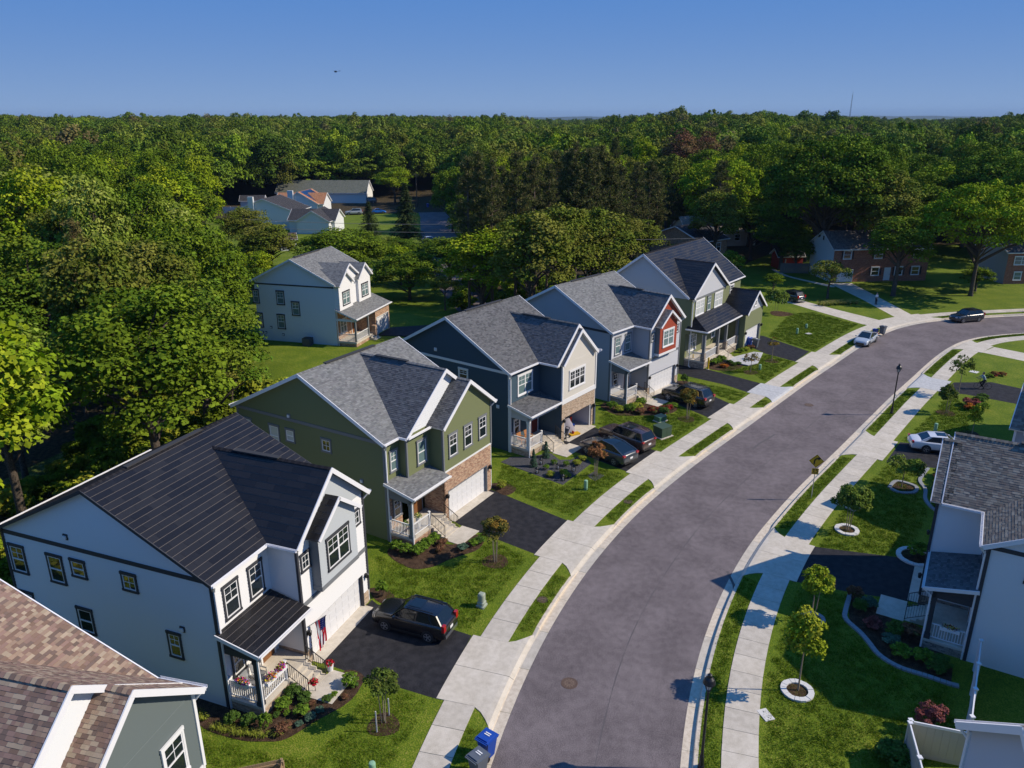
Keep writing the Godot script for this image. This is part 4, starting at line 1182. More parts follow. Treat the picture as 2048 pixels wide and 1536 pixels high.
func house5(grey: Dictionary, black: Dictionary, solar: Dictionary): # sage house with a long porch and a garage wing
	var t := thing("two_storey_house", "sage green house with long columned porch and black tile roof", "house", Vector3(19.58, 0.3, -83.82), deg_to_rad(90.0 - 37.3))
	var w := 15.35
	var D := 11.3
	var E := 7.75
	var R := 12.1
	var o := 0.35
	var A := Vector3(1, 0, 0)
	var B := Vector3(0, 0, 1)
	var S := (R - E) / (D / 2 + o)
	for e in [[0.0, -A], [w, A]]:
		siding(t, "side_wall", mats["sage"], [Vector2(-D, -0.6), Vector2(0, -0.6), Vector2(0, E - 0.2), Vector2(-D, E - 0.2)], Vector3(e[0], 0, 0), B, e[1])
		siding(t, "gable_wall", mats["soft_grey"], [Vector2(-D, E - 0.2), Vector2(0, E - 0.2), Vector2(0, E + S * o - 0.17), Vector2(-D / 2, R - 0.17), Vector2(-D, E + S * o - 0.17)], Vector3(e[0], 0, 0), B, e[1], 0.3)
	siding(t, "rear_wall", mats["sage"], [Vector2(0, -0.6), Vector2(w, -0.6), Vector2(w, E), Vector2(0, E)], Vector3(0, 0, -D), A, -B)
	siding(t, "front_wall", mats["sage"], [Vector2(0, -0.6), Vector2(w, -0.6), Vector2(w, E), Vector2(0, E)], Vector3.ZERO, A, B)
	# front gable over the upper windows
	siding(t, "upper_wall", mats["sage"], [Vector2(0, 3.6), Vector2(9.3, 3.6), Vector2(9.3, E - 0.3), Vector2(0, E - 0.3)], Vector3(0, 0, 0.5), A, B)
	siding(t, "upper_cheek", mats["sage"], [Vector2(0, 3.6), Vector2(0.5, 3.6), Vector2(0.5, E), Vector2(0, E)], Vector3(9.3, 0, 0), B, A)
	siding(t, "upper_cheek", mats["sage"], [Vector2(0, 3.6), Vector2(0.5, 3.6), Vector2(0.5, E), Vector2(0, E)], Vector3(0, 0, 0), B, -A)
	siding(t, "front_gable", mats["pale_grey"], [Vector2(0, E - 0.3), Vector2(9.3, E - 0.3), Vector2(9.3, E), Vector2(4.65, 10.75), Vector2(0, E)], Vector3(0, 0, 0.5), A, B, 0.0)
	bars(t, "gable_band", [[Vector3(0, E - 0.3, 0.53), Vector3(9.3, E - 0.3, 0.53), 0.06, 0.2]], "trim_grey")
	for a in [[1.0, 3.1, 2], [4.15, 5.0, 1], [6.2, 8.3, 2]]: win(t, Vector3(0, 0, 0.52), A, B, a[0], a[1], 5.55, 7.15, "trim_grey" if a[2] == 1 else "white", "dh", "blind" if a[2] == 2 else "teal_blind", a[2])
	win(t, Vector3.ZERO, A, B, 12.0, 13.0, 5.9, 7.1, "white", "dh")
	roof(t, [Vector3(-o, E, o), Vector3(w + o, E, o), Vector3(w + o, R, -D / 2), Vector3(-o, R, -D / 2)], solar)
	roof(t, [Vector3(w + o, E, -D - o), Vector3(-o, E, -D - o), Vector3(-o, R, -D / 2), Vector3(w + o, R, -D / 2)], black)
	ridge(t, Vector3(-o, R, -D / 2), Vector3(w + o, R, -D / 2), black)
	var R2 := 11.05
	var bR := o - (R2 - E) / S
	for e in [-0.36, 9.66]:
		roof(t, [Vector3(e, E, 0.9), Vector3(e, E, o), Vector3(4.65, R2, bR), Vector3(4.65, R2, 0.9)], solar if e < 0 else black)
		rake(t, Vector3(e, E, 0.91), Vector3(4.65, R2, 0.91), "gutter")
	ridge(t, Vector3(4.65, R2, bR), Vector3(4.65, R2, 0.9), black)
	for e in [-o - 0.01, w + o + 0.01]:
		rake(t, Vector3(e, E, o), Vector3(e, R, -D / 2), "gutter")
		rake(t, Vector3(e, E, -D - o), Vector3(e, R, -D / 2), "gutter")
	gutter(t, Vector3(9.66, E, o), Vector3(w + o, E, o), B)
	downspout(t, Vector3(-0.1, E - 0.1, 1.0), Vector3(-0.05, -0.2, 0.65), Vector3(-0.3, -0.2, 0.7))
	# garage wing
	var G := 4.35
	var GP := 6.75
	siding(t, "garage_side_wall", mats["sage"], [Vector2(0, -0.6), Vector2(3.05, -0.6), Vector2(3.05, G), Vector2(0, G)], Vector3(10.0, 0, 0), B, -A)
	siding(t, "garage_side_wall", mats["sage"], [Vector2(0, -0.6), Vector2(3.05, -0.6), Vector2(3.05, G), Vector2(0, G)], Vector3(15.7, 0, 0), B, A)
	for e in [[10.0, 10.45], [15.2, 15.7]]: siding(t, "pier", mats["sage"], [Vector2(e[0], -0.6), Vector2(e[1], -0.6), Vector2(e[1], 2.25), Vector2(e[0], 2.25)], Vector3(0, 0, 3.05), A, B)
	siding(t, "garage_front_wall", mats["sage"], [Vector2(10, 2.25), Vector2(15.7, 2.25), Vector2(15.7, G), Vector2(10, G)], Vector3(0, 0, 3.05), A, B)
	siding(t, "garage_gable", mats["pale_grey"], [Vector2(10, G), Vector2(15.7, G), Vector2(12.85, GP - 0.25)], Vector3(0, 0, 3.05), A, B, 0.0)
	win(t, Vector3(0, 0, 3.06), A, B, 12.55, 13.15, 4.9, 5.5, "white", "sq")
	garage_door(t, Vector3(0, 0, 3.05), A, B, 10.5, 15.15, 0.0, 2.2, "trim_grey")
	for e in [9.65, 16.05]:
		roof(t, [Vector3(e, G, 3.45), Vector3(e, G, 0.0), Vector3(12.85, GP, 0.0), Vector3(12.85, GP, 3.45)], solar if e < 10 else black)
		rake(t, Vector3(e, G, 3.46), Vector3(12.85, GP, 3.46), "gutter")
	ridge(t, Vector3(12.85, GP, 0), Vector3(12.85, GP, 3.45), black)
	for e in [10.2, 15.45]: wall_lamp(t, Vector3(e, 1.9, 3.07), B)
	# porch
	var q := 2.7
	var fl := MB.new()
	fl.box2(Vector3(0.0, 0.55, 0.03), Vector3(9.97, 0.72, 2.4))
	put(t, "porch_floor", fl, mats["concrete"])
	for e in [[0.03, 4.2], [6.2, 9.95]]:
		var pb := MB.new()
		pb.box2(Vector3(e[0], -0.6, 0.05), Vector3(e[1], 0.55, 2.36))
		put(t, "porch_base", pb, mats["brick_grey"])
	for i in 4:
		var sp := MB.new()
		sp.box2(Vector3(4.25, -0.4, 2.3 + i * 0.3), Vector3(6.15, 0.57 - i * 0.15, 2.6 + i * 0.3))
		put(t, "step", sp, mats["concrete"])
	var e0 := -0.3
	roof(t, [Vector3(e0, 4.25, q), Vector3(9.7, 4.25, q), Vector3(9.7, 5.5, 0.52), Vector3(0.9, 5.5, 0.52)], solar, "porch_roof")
	roof(t, [Vector3(e0, 4.25, 0.1), Vector3(e0, 4.25, q), Vector3(0.9, 5.5, 0.52)], black, "porch_roof")
	gutter(t, Vector3(e0, 4.25, q), Vector3(9.7, 4.25, q), B)
	gutter(t, Vector3(e0, 4.25, 0.1), Vector3(e0, 4.25, q), -A)
	bars(t, "porch_beam", [[Vector3(0.1, 3.95, 2.25), Vector3(9.95, 3.95, 2.25), 0.22, 0.3], [Vector3(0.15, 3.95, 0), Vector3(0.15, 3.95, 2.3), 0.22, 0.3]], "sage")
	for a in [0.2, 4.0, 6.35, 9.75]:
		bars(t, "porch_post", [[Vector3(a, 1.65, 2.2), Vector3(a, 3.85, 2.2), 0.3, 0.3]], "trim_grey")
		bars(t, "post_pier", [[Vector3(a, 0.72, 2.2), Vector3(a, 1.65, 2.2), 0.45, 0.45]], "brick_grey")
	railing(t, Vector3(0.2, 0.72, 0.1), Vector3(0.2, 0.72, 2.0))
	railing(t, Vector3(0.45, 0.72, 2.2), Vector3(3.75, 0.72, 2.2))
	railing(t, Vector3(6.6, 0.72, 2.2), Vector3(9.5, 0.72, 2.2))
	for a in [4.3, 6.1]:
		bars(t, "handrail", [[Vector3(a, 1.6, 2.4), Vector3(a, 1.0, 3.5), 0.035, 0.035], [Vector3(a, 0.1, 3.5), Vector3(a, 1.0, 3.5), 0.035, 0.035]], "black_metal")
	win(t, Vector3(0, 0, 0.02), A, B, 1.0, 2.8, 1.3, 3.2, "white", "dh", "teal_blind", 2)
	win(t, Vector3(0, 0, 0.02), A, B, 7.3, 8.2, 1.6, 3.2, "white", "dh", "teal_blind")
	door(t, Vector3(0, 0, 0.02), A, B, 4.8, 0.72, "door_red", "white")
	var pad := sheet([[4.1, 3.5], [6.3, 3.5], [9.6, 4.6], [9.9, 5.6], [5.6, 6.6], [4.1, 6.0]], 0.03, 0.1)
	put(t, "path_slab", pad, mats["new_concrete"])
	for k in 8:
		var bd := MB.new()
		bd.box2(Vector3(15.85 + k * 0.12, -0.2, 1.6), Vector3(15.96 + k * 0.12, 1.7, 1.64))
		put(t, "fence_board", bd, mats["wood"])

func house6(grey: Dictionary): # the white house behind, with two gabled dormers over a porch
	var t := thing("two_storey_house", "white house at the wood's edge with two gabled dormers", "house", Vector3(-20.8, 1.3, -88.66), deg_to_rad(90.0 - 16.1))
	var w := 9.3
	var D := 10.66
	var E := 7.3
	var R := 10.1
	var o := 0.35
	var A := Vector3(1, 0, 0)
	var B := Vector3(0, 0, 1)
	var S := (R - E) / (D / 2 + o)
	for e in [[0.0, -A], [w, A]]:
		siding(t, "side_wall", mats["cool_white"], [Vector2(-D, -1.6), Vector2(0, -1.6), Vector2(0, E - 0.3), Vector2(-D, E - 0.3)], Vector3(e[0], 0, 0), B, e[1])
		siding(t, "gable_wall", mats["cool_white"], [Vector2(-D, E - 0.3), Vector2(0, E - 0.3), Vector2(0, E + S * o - 0.17), Vector2(-D / 2, R - 0.17), Vector2(-D, E + S * o - 0.17)], Vector3(e[0], 0, 0), B, e[1])
	siding(t, "rear_wall", mats["cool_white"], [Vector2(0, -1.6), Vector2(w, -1.6), Vector2(w, E), Vector2(0, E)], Vector3(0, 0, -D), A, -B)
	siding(t, "front_wall", mats["brick_tan"], [Vector2(0, -1.6), Vector2(w, -1.6), Vector2(w, 4.0), Vector2(0, 4.0)], Vector3.ZERO, A, B, 0.0)
	siding(t, "front_wall", mats["cool_white"], [Vector2(0, 4.0), Vector2(w, 4.0), Vector2(w, E), Vector2(0, E)], Vector3.ZERO, A, B)
	bars(t, "band_board", [[Vector3(-0.02, E - 0.35, -D), Vector3(-0.02, E - 0.35, 0), 0.06, 0.16]], "trim_dark")
	for n in [[-10.9, -10.2, 4.6, 6.1], [-7.65, -6.75, 4.6, 6.1], [-5.7, -4.8, 3.4, 4.9], [-10.8, -10.0, 1.6, 3.2], [-7.85, -6.95, 1.6, 3.2]]: win(t, Vector3.ZERO, B, -A, n[0], n[1], n[2], n[3], "trim_dark", "dh", "teal_blind")
	for n in [[-8.9, 1.6], [-9.7, 0.9], [-10.2, 0.9], [-7.3, 0.8]]: vent_box(t, Vector3.ZERO, B, -A, n[0], n[1], "trim_dark")
	roof(t, [Vector3(-o, E, o), Vector3(w + o, E, o), Vector3(w + o, R, -D / 2), Vector3(-o, R, -D / 2)], grey)
	roof(t, [Vector3(w + o, E, -D - o), Vector3(-o, E, -D - o), Vector3(-o, R, -D / 2), Vector3(w + o, R, -D / 2)], grey)
	ridge(t, Vector3(-o, R, -D / 2), Vector3(w + o, R, -D / 2), grey, 1.0, 7.0)
	for e in [-o - 0.01, w + o + 0.01]:
		rake(t, Vector3(e, E, o), Vector3(e, R, -D / 2), "gutter", 0.2)
		rake(t, Vector3(e, E, -D - o), Vector3(e, R, -D / 2), "gutter", 0.2)
	for d in [[0.0, 3.3, 0.62, 8.75], [4.95, 8.2, 0.62, 8.85], [0.3, 6.0, 0.3, 9.3]]:
		var m: float = (d[0] + d[1]) / 2
		siding(t, "dormer_wall", mats["white"], [Vector2(d[0], 4.2), Vector2(d[1], 4.2), Vector2(d[1], E - 0.1), Vector2(m, d[3] - 0.25), Vector2(d[0], E - 0.1)], Vector3(0, 0, d[2]), A, B)
		for e in [[d[0], -1.0], [d[1], 1.0]]:
			siding(t, "dormer_cheek", mats["white"], [Vector2(0, 4.2), Vector2(d[2], 4.2), Vector2(d[2], E), Vector2(0, E)], Vector3(e[0], 0, 0), B, A * e[1])
			var ea: float = e[0] + e[1] * 0.3
			var bR: float = o - (d[3] - E) / S
			roof(t, [Vector3(ea, E - 0.15, d[2] + 0.3), Vector3(ea, E - 0.15, 0.3), Vector3(m, d[3], bR), Vector3(m, d[3], d[2] + 0.3)], grey)
			rake(t, Vector3(ea, E - 0.15, d[2] + 0.31), Vector3(m, d[3], d[2] + 0.31), "gutter", 0.2)
		if d[2] > 0.5: win(t, Vector3(0, 0, d[2] + 0.01), A, B, m - 0.8, m + 0.8, 4.75, 6.2, "trim_dark", "dh", "teal_blind", 2)
	roof(t, [Vector3(-0.25, 3.35, 2.75), Vector3(9.6, 3.35, 2.75), Vector3(9.6, 4.4, 0.0), Vector3(-0.25, 4.4, 0.0)], grey, "porch_roof")
	gutter(t, Vector3(-0.25, 3.35, 2.75), Vector3(9.6, 3.35, 2.75), B)
	bars(t, "porch_beam", [[Vector3(0.1, 3.1, 2.4), Vector3(5.2, 3.1, 2.4), 0.2, 0.25], [Vector3(0.1, 3.1, 0), Vector3(0.1, 3.1, 2.4), 0.2, 0.25]], "white")
	siding(t, "garage_side_wall", mats["brick_tan"], [Vector2(0, -1.6), Vector2(2.5, -1.6), Vector2(2.5, 3.3), Vector2(0, 3.5)], Vector3(5.2, 0, 0), B, -A, 0.0)
	for e in [[5.2, 5.6], [9.0, 9.3]]: siding(t, "pier", mats["brick_tan"], [Vector2(e[0], -1.6), Vector2(e[1], -1.6), Vector2(e[1], 2.2), Vector2(e[0], 2.2)], Vector3(0, 0, 2.5), A, B, 0.0)
	siding(t, "garage_front_wall", mats["brick_tan"], [Vector2(5.2, 2.2), Vector2(9.3, 2.2), Vector2(9.3, 3.4), Vector2(5.2, 3.4)], Vector3(0, 0, 2.5), A, B, 0.0)
	garage_door(t, Vector3(0, 0, 2.5), A, B, 5.6, 9.0, -0.6, 2.15, "white")
	var fl := MB.new()
	fl.box2(Vector3(0, 0.3, 0.03), Vector3(5.1, 0.5, 2.5))
	put(t, "porch_floor", fl, mats["concrete"])
	var pb := MB.new()
	pb.box2(Vector3(0.03, -1.4, 0.03), Vector3(3.4, 0.3, 2.45))
	put(t, "porch_base", pb, mats["brick_tan"])
	for a in [0.2, 3.5]: bars(t, "porch_post", [[Vector3(a, 0.5, 2.35), Vector3(a, 3.0, 2.35), 0.2, 0.2]], "trim_grey")
	bars(t, "post_pier", [[Vector3(4.6, -0.6, 2.6), Vector3(4.6, 1.5, 2.6), 0.5, 0.5]], "brick_tan")
	railing(t, Vector3(0.2, 0.5, 0.1), Vector3(0.2, 0.5, 2.25))
	railing(t, Vector3(0.35, 0.5, 2.35), Vector3(3.4, 0.5, 2.35))
	for i in 6:
		var sp := MB.new()
		sp.box2(Vector3(3.5, -1.3, 2.4 + i * 0.3), Vector3(5.0, 0.35 - i * 0.2, 2.7 + i * 0.3))
		put(t, "step", sp, mats["concrete"])
	win(t, Vector3(0, 0, 0.02), A, B, 0.9, 2.3, 1.2, 2.8, "white", "dh", "teal_blind", 2)
	door(t, Vector3(0, 0, 0.02), A, B, 3.7, 0.5, "door_brown", "white")
	put(t, "driveway_slab", sheet([[5.4, 2.6], [9.3, 2.6], [12.5, 8.0], [12.5, 12.0], [7.0, 11.0]], 0.0, 0.3), mats["driveway"])
	downspout(t, Vector3(-o + 0.1, E - 0.1, o + 0.08), Vector3(0.0, -1.3, 0.14), Vector3(-0.25, -1.2, 0.2))
	var mm := MB.new()
	var c := Vector3(-22, 1.25, -92)
	var rim := blob([[-36, -84], [-24, -77], [-13, -80], [-8, -92], [-8, -104], [-18, -110], [-32, -108], [-40, -96]])
	var inn := blob([[-33, -88], [-24, -81.5], [-16.5, -85], [-14, -92], [-14, -101], [-19, -104], [-29, -103], [-35, -95]])
	for i in rim.size():
		var j := (i + 1) % rim.size()
		var a := Vector3(rim[i][0], LAWN + 0.004, rim[i][1])
		var b := Vector3(rim[j][0], LAWN + 0.004, rim[j][1])
		var p := Vector3(inn[i][0], 1.2, inn[i][1])
		var q := Vector3(inn[j][0], 1.2, inn[j][1])
		mm.quad(a, b, q, p)
		mm.tri(p, q, c)
	setting("ground", mm, mats["lawn"])

func build_back(): # the older houses beyond, sheds and fences
	var ash := {"kind": "shingle", "course": 0.3, "cols": [Color(0.17, 0.15, 0.14), Color(0.14, 0.125, 0.12), Color(0.2, 0.175, 0.165)]}
	var dark := {"kind": "shingle", "course": 0.3, "cols": [Color(0.05, 0.05, 0.055), Color(0.065, 0.063, 0.068)]}
	var moss := {"kind": "shingle", "course": 0.3, "cols": [Color(0.13, 0.14, 0.115), Color(0.15, 0.155, 0.13)]}
	var orange := {"kind": "shingle", "course": 0.3, "cols": [Color(0.36, 0.17, 0.09), Color(0.4, 0.2, 0.11)]}
	# brick house behind the big tree
	var t := gable_house("brick_house", "red brick two-storey house with white gable end behind the lawn trees", Vector3(54.6, LAWN, -130.3), 5.0, 17.0, 8.5, 5.6, 8.2, "brick_red", "cool_white", ash, 0.0)
	for k in [[1.7, 4.0], [7.2, 4.0], [14.2, 4.0], [7.0, 1.1], [11.2, 1.1], [14.2, 1.1]]:
		win(t, Vector3(0, 0, 0.02), Vector3(1, 0, 0), Vector3(0, 0, 1), k[0], k[0] + 1.3, k[1], k[1] + 1.35, "white", "x", "glass", 1)
		for e in [-0.5, 1.45]:
			bars(t, "shutter", [[Vector3(k[0] + e + 0.18, k[1], 0.06), Vector3(k[0] + e + 0.18, k[1] + 1.35, 0.06), 0.36, 0.05]], "trim_dark")
	door(t, Vector3(0, 0, 0.02), Vector3(1, 0, 0), Vector3(0, 0, 1), 9.4, 0.2, "white", "white")
	garage_door(t, Vector3(0, 0, 0.26), Vector3(1, 0, 0), Vector3(0, 0, 1), 1.0, 3.6, 0.05, 2.1, "white")
	var v := MB.new()
	v.box2(Vector3(-0.06, 6.6, -4.5), Vector3(0.0, 7.3, -4.1))
	put(t, "gable_vent", v, mats["trim_dark"])
	t = gable_house("brick_house", "brick house with grey side wall by the round bush at the far right", Vector3(83.0, LAWN, -128.5), 2.0, 15.0, 8.5, 5.3, 7.6, "brick_red", "mid_grey", ash, 0.0)
	for k in [[1.2, 3.3, 2], [5.0, 3.3, 1], [1.6, 0.7, 1], [5.0, 0.7, 1]]: win(t, Vector3(0, 0, 0.02), Vector3(1, 0, 0), Vector3(0, 0, 1), k[0], k[0] + 1.2 * k[2], k[1], k[1] + 1.3, "white", "x", "teal_blind", k[2])
	t = gable_house("brick_house", "orange brick house showing behind the sage house's black roof", Vector3(34.2, LAWN, -139.6), 38.0, 7.6, 12.0, 5.5, 7.8, "brick_tan", "brick_tan", dark, 0.0)
	for k in [[1.0, 3.4], [4.5, 3.4]]: win(t, Vector3(0, 0, 0.02), Vector3(1, 0, 0), Vector3(0, 0, 1), k[0], k[0] + 1.1, k[1], k[1] + 1.5, "white", "dh")
	win(t, Vector3(7.6, 0, 0), Vector3(0, 0, -1), Vector3(1, 0, 0), 2.0, 3.1, 3.4, 4.9, "white", "dh")
	t = gable_house("garden_shed", "red shed with dark roof half hidden under the big tree", Vector3(49.6, LAWN, -142.6), 4.0, 4.6, 3.4, 2.3, 3.6, "red_paint", "red_paint", dark, 0.0)
	bars(t, "shed_door", [[Vector3(1.2, 0, 0.05), Vector3(1.2, 1.9, 0.05), 0.8, 0.05]], "white")
	picket(Vector3(48.8, LAWN, -139.0), Vector3(54.0, LAWN, -138.4), 1.8, "grey_wood", "weathered board fence in front of the red shed")
	t = gable_house("tan_house", "tan house with pale roof half hidden behind the red shed", Vector3(38.0, LAWN, -168.0), 10.0, 16.0, 9.0, 3.4, 6.2, "beige", "beige", {"kind": "shingle", "course": 0.3, "cols": [Color(0.3, 0.26, 0.22), Color(0.34, 0.3, 0.26)]}, 0.0)
	for k in [2.0, 6.0, 11.0]: win(t, Vector3(0, 0, 0.02), Vector3(1, 0, 0), Vector3(0, 0, 1), k, k + 1.3, 1.2, 2.5, "white", "x")
	# ranch houses on the street behind
	t = gable_house("ranch_house", "white ranch house with dark roof nearest the garden shed", Vector3(-55.0, LAWN, -193.0), -4.0, 11.5, 8.0, 3.0, 5.4, "cool_white", "cool_white", dark, 0.0)
	win(t, Vector3(0, 0, 0.02), Vector3(1, 0, 0), Vector3(0, 0, 1), 3.2, 4.6, 1.2, 2.3, "white", "x")
	win(t, Vector3(0, 0, 0.02), Vector3(1, 0, 0), Vector3(0, 0, 1), 9.0, 9.7, 1.6, 2.3, "white", "x")
	t = gable_house("ranch_house", "white front gabled ranch wing behind the leafy tree", Vector3(-44.5, LAWN, -190.0), 86.0, 10.0, 8.0, 3.0, 5.6, "cool_white", "cool_white", dark, 0.0)
	t = gable_house("ranch_house", "white house with tall white chimney before the orange roof", Vector3(-58.5, LAWN, -211.0), 84.0, 12.0, 17.0, 3.0, 6.4, "cool_white", "cool_white", dark, 0.0)
	var ch := MB.new()
	ch.box2(Vector3(-0.7, 0, -12.4), Vector3(0.0, 6.9, -10.9))
	put(t, "chimney", ch, mats["cool_white"])
	t = gable_house("ranch_house", "white house with orange roof, white chimney and solar panels", Vector3(-69.0, LAWN, -230.0), -2.0, 14.0, 9.0, 3.1, 6.0, "cool_white", "cool_white", orange, 0.0)
	ch = MB.new()
	ch.box2(Vector3(4.0, 0, 0.03), Vector3(5.6, 7.0, 0.75))
	put(t, "chimney", ch, mats["cool_white"])
	for k in [1.5, 6.6]: win(t, Vector3(0, 0, 0.02), Vector3(1, 0, 0), Vector3(0, 0, 1), k, k + 1.2, 1.1, 2.4, "white", "x")
	t = gable_house("ranch_house", "white gable fronted house carrying a blue solar array", Vector3(-56.5, LAWN, -229.0), 84.0, 11.0, 11.0, 3.2, 6.6, "cool_white", "cool_white", orange, 0.0)
	for i in 3:
		for j in 4:
			var pn := MB.new()
			var a := Vector3(1.2 + j * 2.2, 0, 0)
			pn.slab([a + Vector3(0, 3.75 + i * 0.95, -0.55 - i * 1.62), a + Vector3(2.1, 3.75 + i * 0.95, -0.55 - i * 1.62), a + Vector3(2.1, 4.66 + i * 0.95, -2.1 - i * 1.62), a + Vector3(0, 4.66 + i * 0.95, -2.1 - i * 1.62)], Vector3(0, -0.05, 0))
			put(t, "solar_panel", pn, mat("panel_blue", lin(0.012, 0.03, 0.09), 0.15))
	t = gable_house("ranch_house", "long mossy green roofed house at the back of the clearing", Vector3(-78.0, LAWN, -262.0), -3.0, 30.0, 10.0, 3.4, 7.2, "off_white", "off_white", moss, 0.0)
	t = gable_house("ranch_house", "grey roofed house behind the bushes beyond the bend", Vector3(-18.0, LAWN, -318.0), 8.0, 22.0, 9.0, 3.4, 6.6, "pale_grey", "pale_grey", ash, 0.0)
	t = gable_house("garden_shed", "white garden shed with brown roof beside the wires", Vector3(-49.2, LAWN, -165.0), 20.0, 3.2, 3.8, 2.3, 3.5, "cool_white", "cool_white", {"kind": "shingle", "cols": [Color(0.12, 0.09, 0.08)]}, 0.0)
	t = gable_house("garden_shed", "white shed with dark roof behind the vinyl fence", Vector3(-84.0, LAWN, -244.0), 6.0, 7.0, 4.0, 2.6, 4.2, "cool_white", "cool_white", dark, 0.0)
	t = gable_house("far_house", "white house with grey roof standing out of the distant forest", Vector3(8.0, land_y(8.0, -515.0) + 6.0, -515.0), 24.0, 15.0, 10.0, 8.0, 12.0, "cool_white", "cool_white", ash, 0.0)
	for k in [2.0, 6.0, 11.0]: win(t, Vector3(0, 0, 0.02), Vector3(1, 0, 0), Vector3(0, 0, 1), k, k + 1.6, 4.5, 6.5, "white", "x")
	t = gable_house("far_house", "small white roof glimpsed below the distant white house", Vector3(26.0, land_y(26.0, -430.0), -430.0), 30.0, 12.0, 9.0, 5.5, 9.0, "cool_white", "cool_white", ash, 0.0)
	vinyl(Vector3(-86.0, LAWN, -234.0), Vector3(-58.0, LAWN, -232.0), 1.9, "white vinyl fence beside the ranch houses' lawn")
	vinyl(Vector3(-62.0, LAWN, -199.0), Vector3(-56.0, LAWN, -198.0), 1.9, "short white vinyl fence by the dark roofed ranch house")
	# fences between the right-hand houses
	vinyl(Vector3(23.6, LAWN, -32.4), Vector3(20.2, LAWN, -27.2), 1.8, "white vinyl fence running from the white house's corner", true)
	vinyl(Vector3(17.4, LAWN, -27.0), Vector3(19.6, LAWN, -26.3), 1.8, "beige vinyl fence panel facing the street beside the maple", true, "fence_beige")
	vinyl(Vector3(17.3, LAWN, -26.85), Vector3(16.2, LAWN, -23.0), 1.8, "beige vinyl fence running off the lower edge", true, "fence_beige")
	for f in [[Vector3(-1.7, LAWN, -53.6), Vector3(-3.4, LAWN, -56.2), "grey vinyl gate between the green and teal houses"], [Vector3(7.6, LAWN, -66.2), Vector3(6.6, LAWN, -68.4), "grey vinyl gate between the teal and grey houses"]]:
		vinyl(f[0], f[1], 1.8, f[2], false, "fence_grey")
	picket(Vector3(-9.8, LAWN, -25.6), Vector3(-12.6, LAWN, -24.8), 1.2, "wood", "brown wooden fence by the slate gabled house")
	picket(Vector3(-9.72, LAWN, -25.48), Vector3(-9.4, LAWN, -23.2), 1.2, "wood", "brown wooden fence return beside the lawn")
	# wires and poles on the back street
	for p in [[-11.0, -187.0, 10.5], [-4.6, -132.0, 10.5], [-30.0, -250.0, 10.5]]:
		var pole := thing("utility_pole", ["wooden utility pole by the bend of the back street", "wooden utility pole near the pines", "far wooden utility pole beside the ranch houses"][[-187.0, -132.0, -250.0].find(p[1])], "pole", Vector3(p[0], LAWN, p[1]), 0, "utility poles")
		var pm := MB.new()
		pm.tube([Vector3(0, 0, 0), Vector3(0, p[2], 0)], [0.17, 0.11], 8)
		put(pole, "shaft", pm, mats["bark"])
		bars(pole, "crossarm", [[Vector3(-1.1, p[2] - 0.6, 0), Vector3(1.1, p[2] - 0.6, 0), 0.1, 0.12]], "wood")
	var spans := [[Vector3(-4.6, 10.0, -132), Vector3(-70, 9.0, -158)], [Vector3(-4.0, 8.6, -132), Vector3(-70, 7.6, -158)], [Vector3(-11, 9.6, -187), Vector3(-4.6, 9.8, -132)], [Vector3(-12, 8.4, -187), Vector3(-4.0, 8.6, -132)], [Vector3(-4.0, 9.0, -132), Vector3(30.0, 9.0, -122)]]
	for i in spans.size():
		var wb := MB.new()
		var pts := []
		var rr := []
		for k in 13:
			var f := k / 12.0
			pts.append((spans[i][0] as Vector3).lerp(spans[i][1], f) - Vector3(0, 4.0 * f * (1 - f) * 0.8, 0))
			rr.append(0.035)
		wb.tube(pts, rr, 4, false)
		tag(put(self, "overhead_wire", wb, mat("wire", lin(0.3, 0.26, 0.22), 0.6)), "overhead wire strung from pole to pole over the back street", "wire", "overhead wires")
	# a mast on the horizon and a helicopter
	var mast := thing("radio_mast", "thin radio mast on the horizon", "mast", Vector3(640, 0, -1540))
	var mb := MB.new()
	for e in [[-1, -1], [1, -1], [0, 1]]: mb.tube([Vector3(e[0] * 1.2, 0, e[1] * 1.2), Vector3(e[0] * 0.4, 66, e[1] * 0.4)], [0.3, 0.2], 4)
	for k in 22: mb.bar(Vector3(-1.0, k * 3.0, -1.0), Vector3(1.0, k * 3.0 + 1.5, -1.0), 0.16, 0.16)
	put(mast, "lattice", mb, mats["black_metal"])
	bars(mast, "antenna", [[Vector3(0, 66, 0), Vector3(0, 72, 0), 0.2, 0.2]], "black_metal")
	var heli := thing("helicopter", "tiny dark helicopter crossing the clear sky", "helicopter", Vector3(-262, 92.5, -1240), 0.3)
	var hb := MB.new()
	hb.lathe([[0.0, -2.4], [0.7, -1.9], [1.0, -0.6], [0.95, 0.8], [0.45, 2.0], [0.0, 2.3]], Vector3.ZERO, 10)
	for i in hb.v.size():
		hb.v[i] = Vector3(hb.v[i].y, hb.v[i].x, hb.v[i].z)
		hb.n[i] = Vector3(hb.n[i].y, hb.n[i].x, hb.n[i].z)
	put(heli, "fuselage", hb, mats["black_metal"])
	bars(heli, "tail_boom", [[Vector3(1.8, 0.3, 0), Vector3(6.2, 0.7, 0), 0.3, 0.35], [Vector3(6.0, 0.6, 0), Vector3(6.6, 2.0, 0), 0.12, 0.6]], "black_metal")
	for k in 4:
		bars(heli, "rotor_blade", [[Vector3(0, 1.5, 0), Vector3(5.2 * cos(k * PI / 2 + 0.4), 1.5, 5.2 * sin(k * PI / 2 + 0.4)), 0.3, 0.05]], "black_metal")
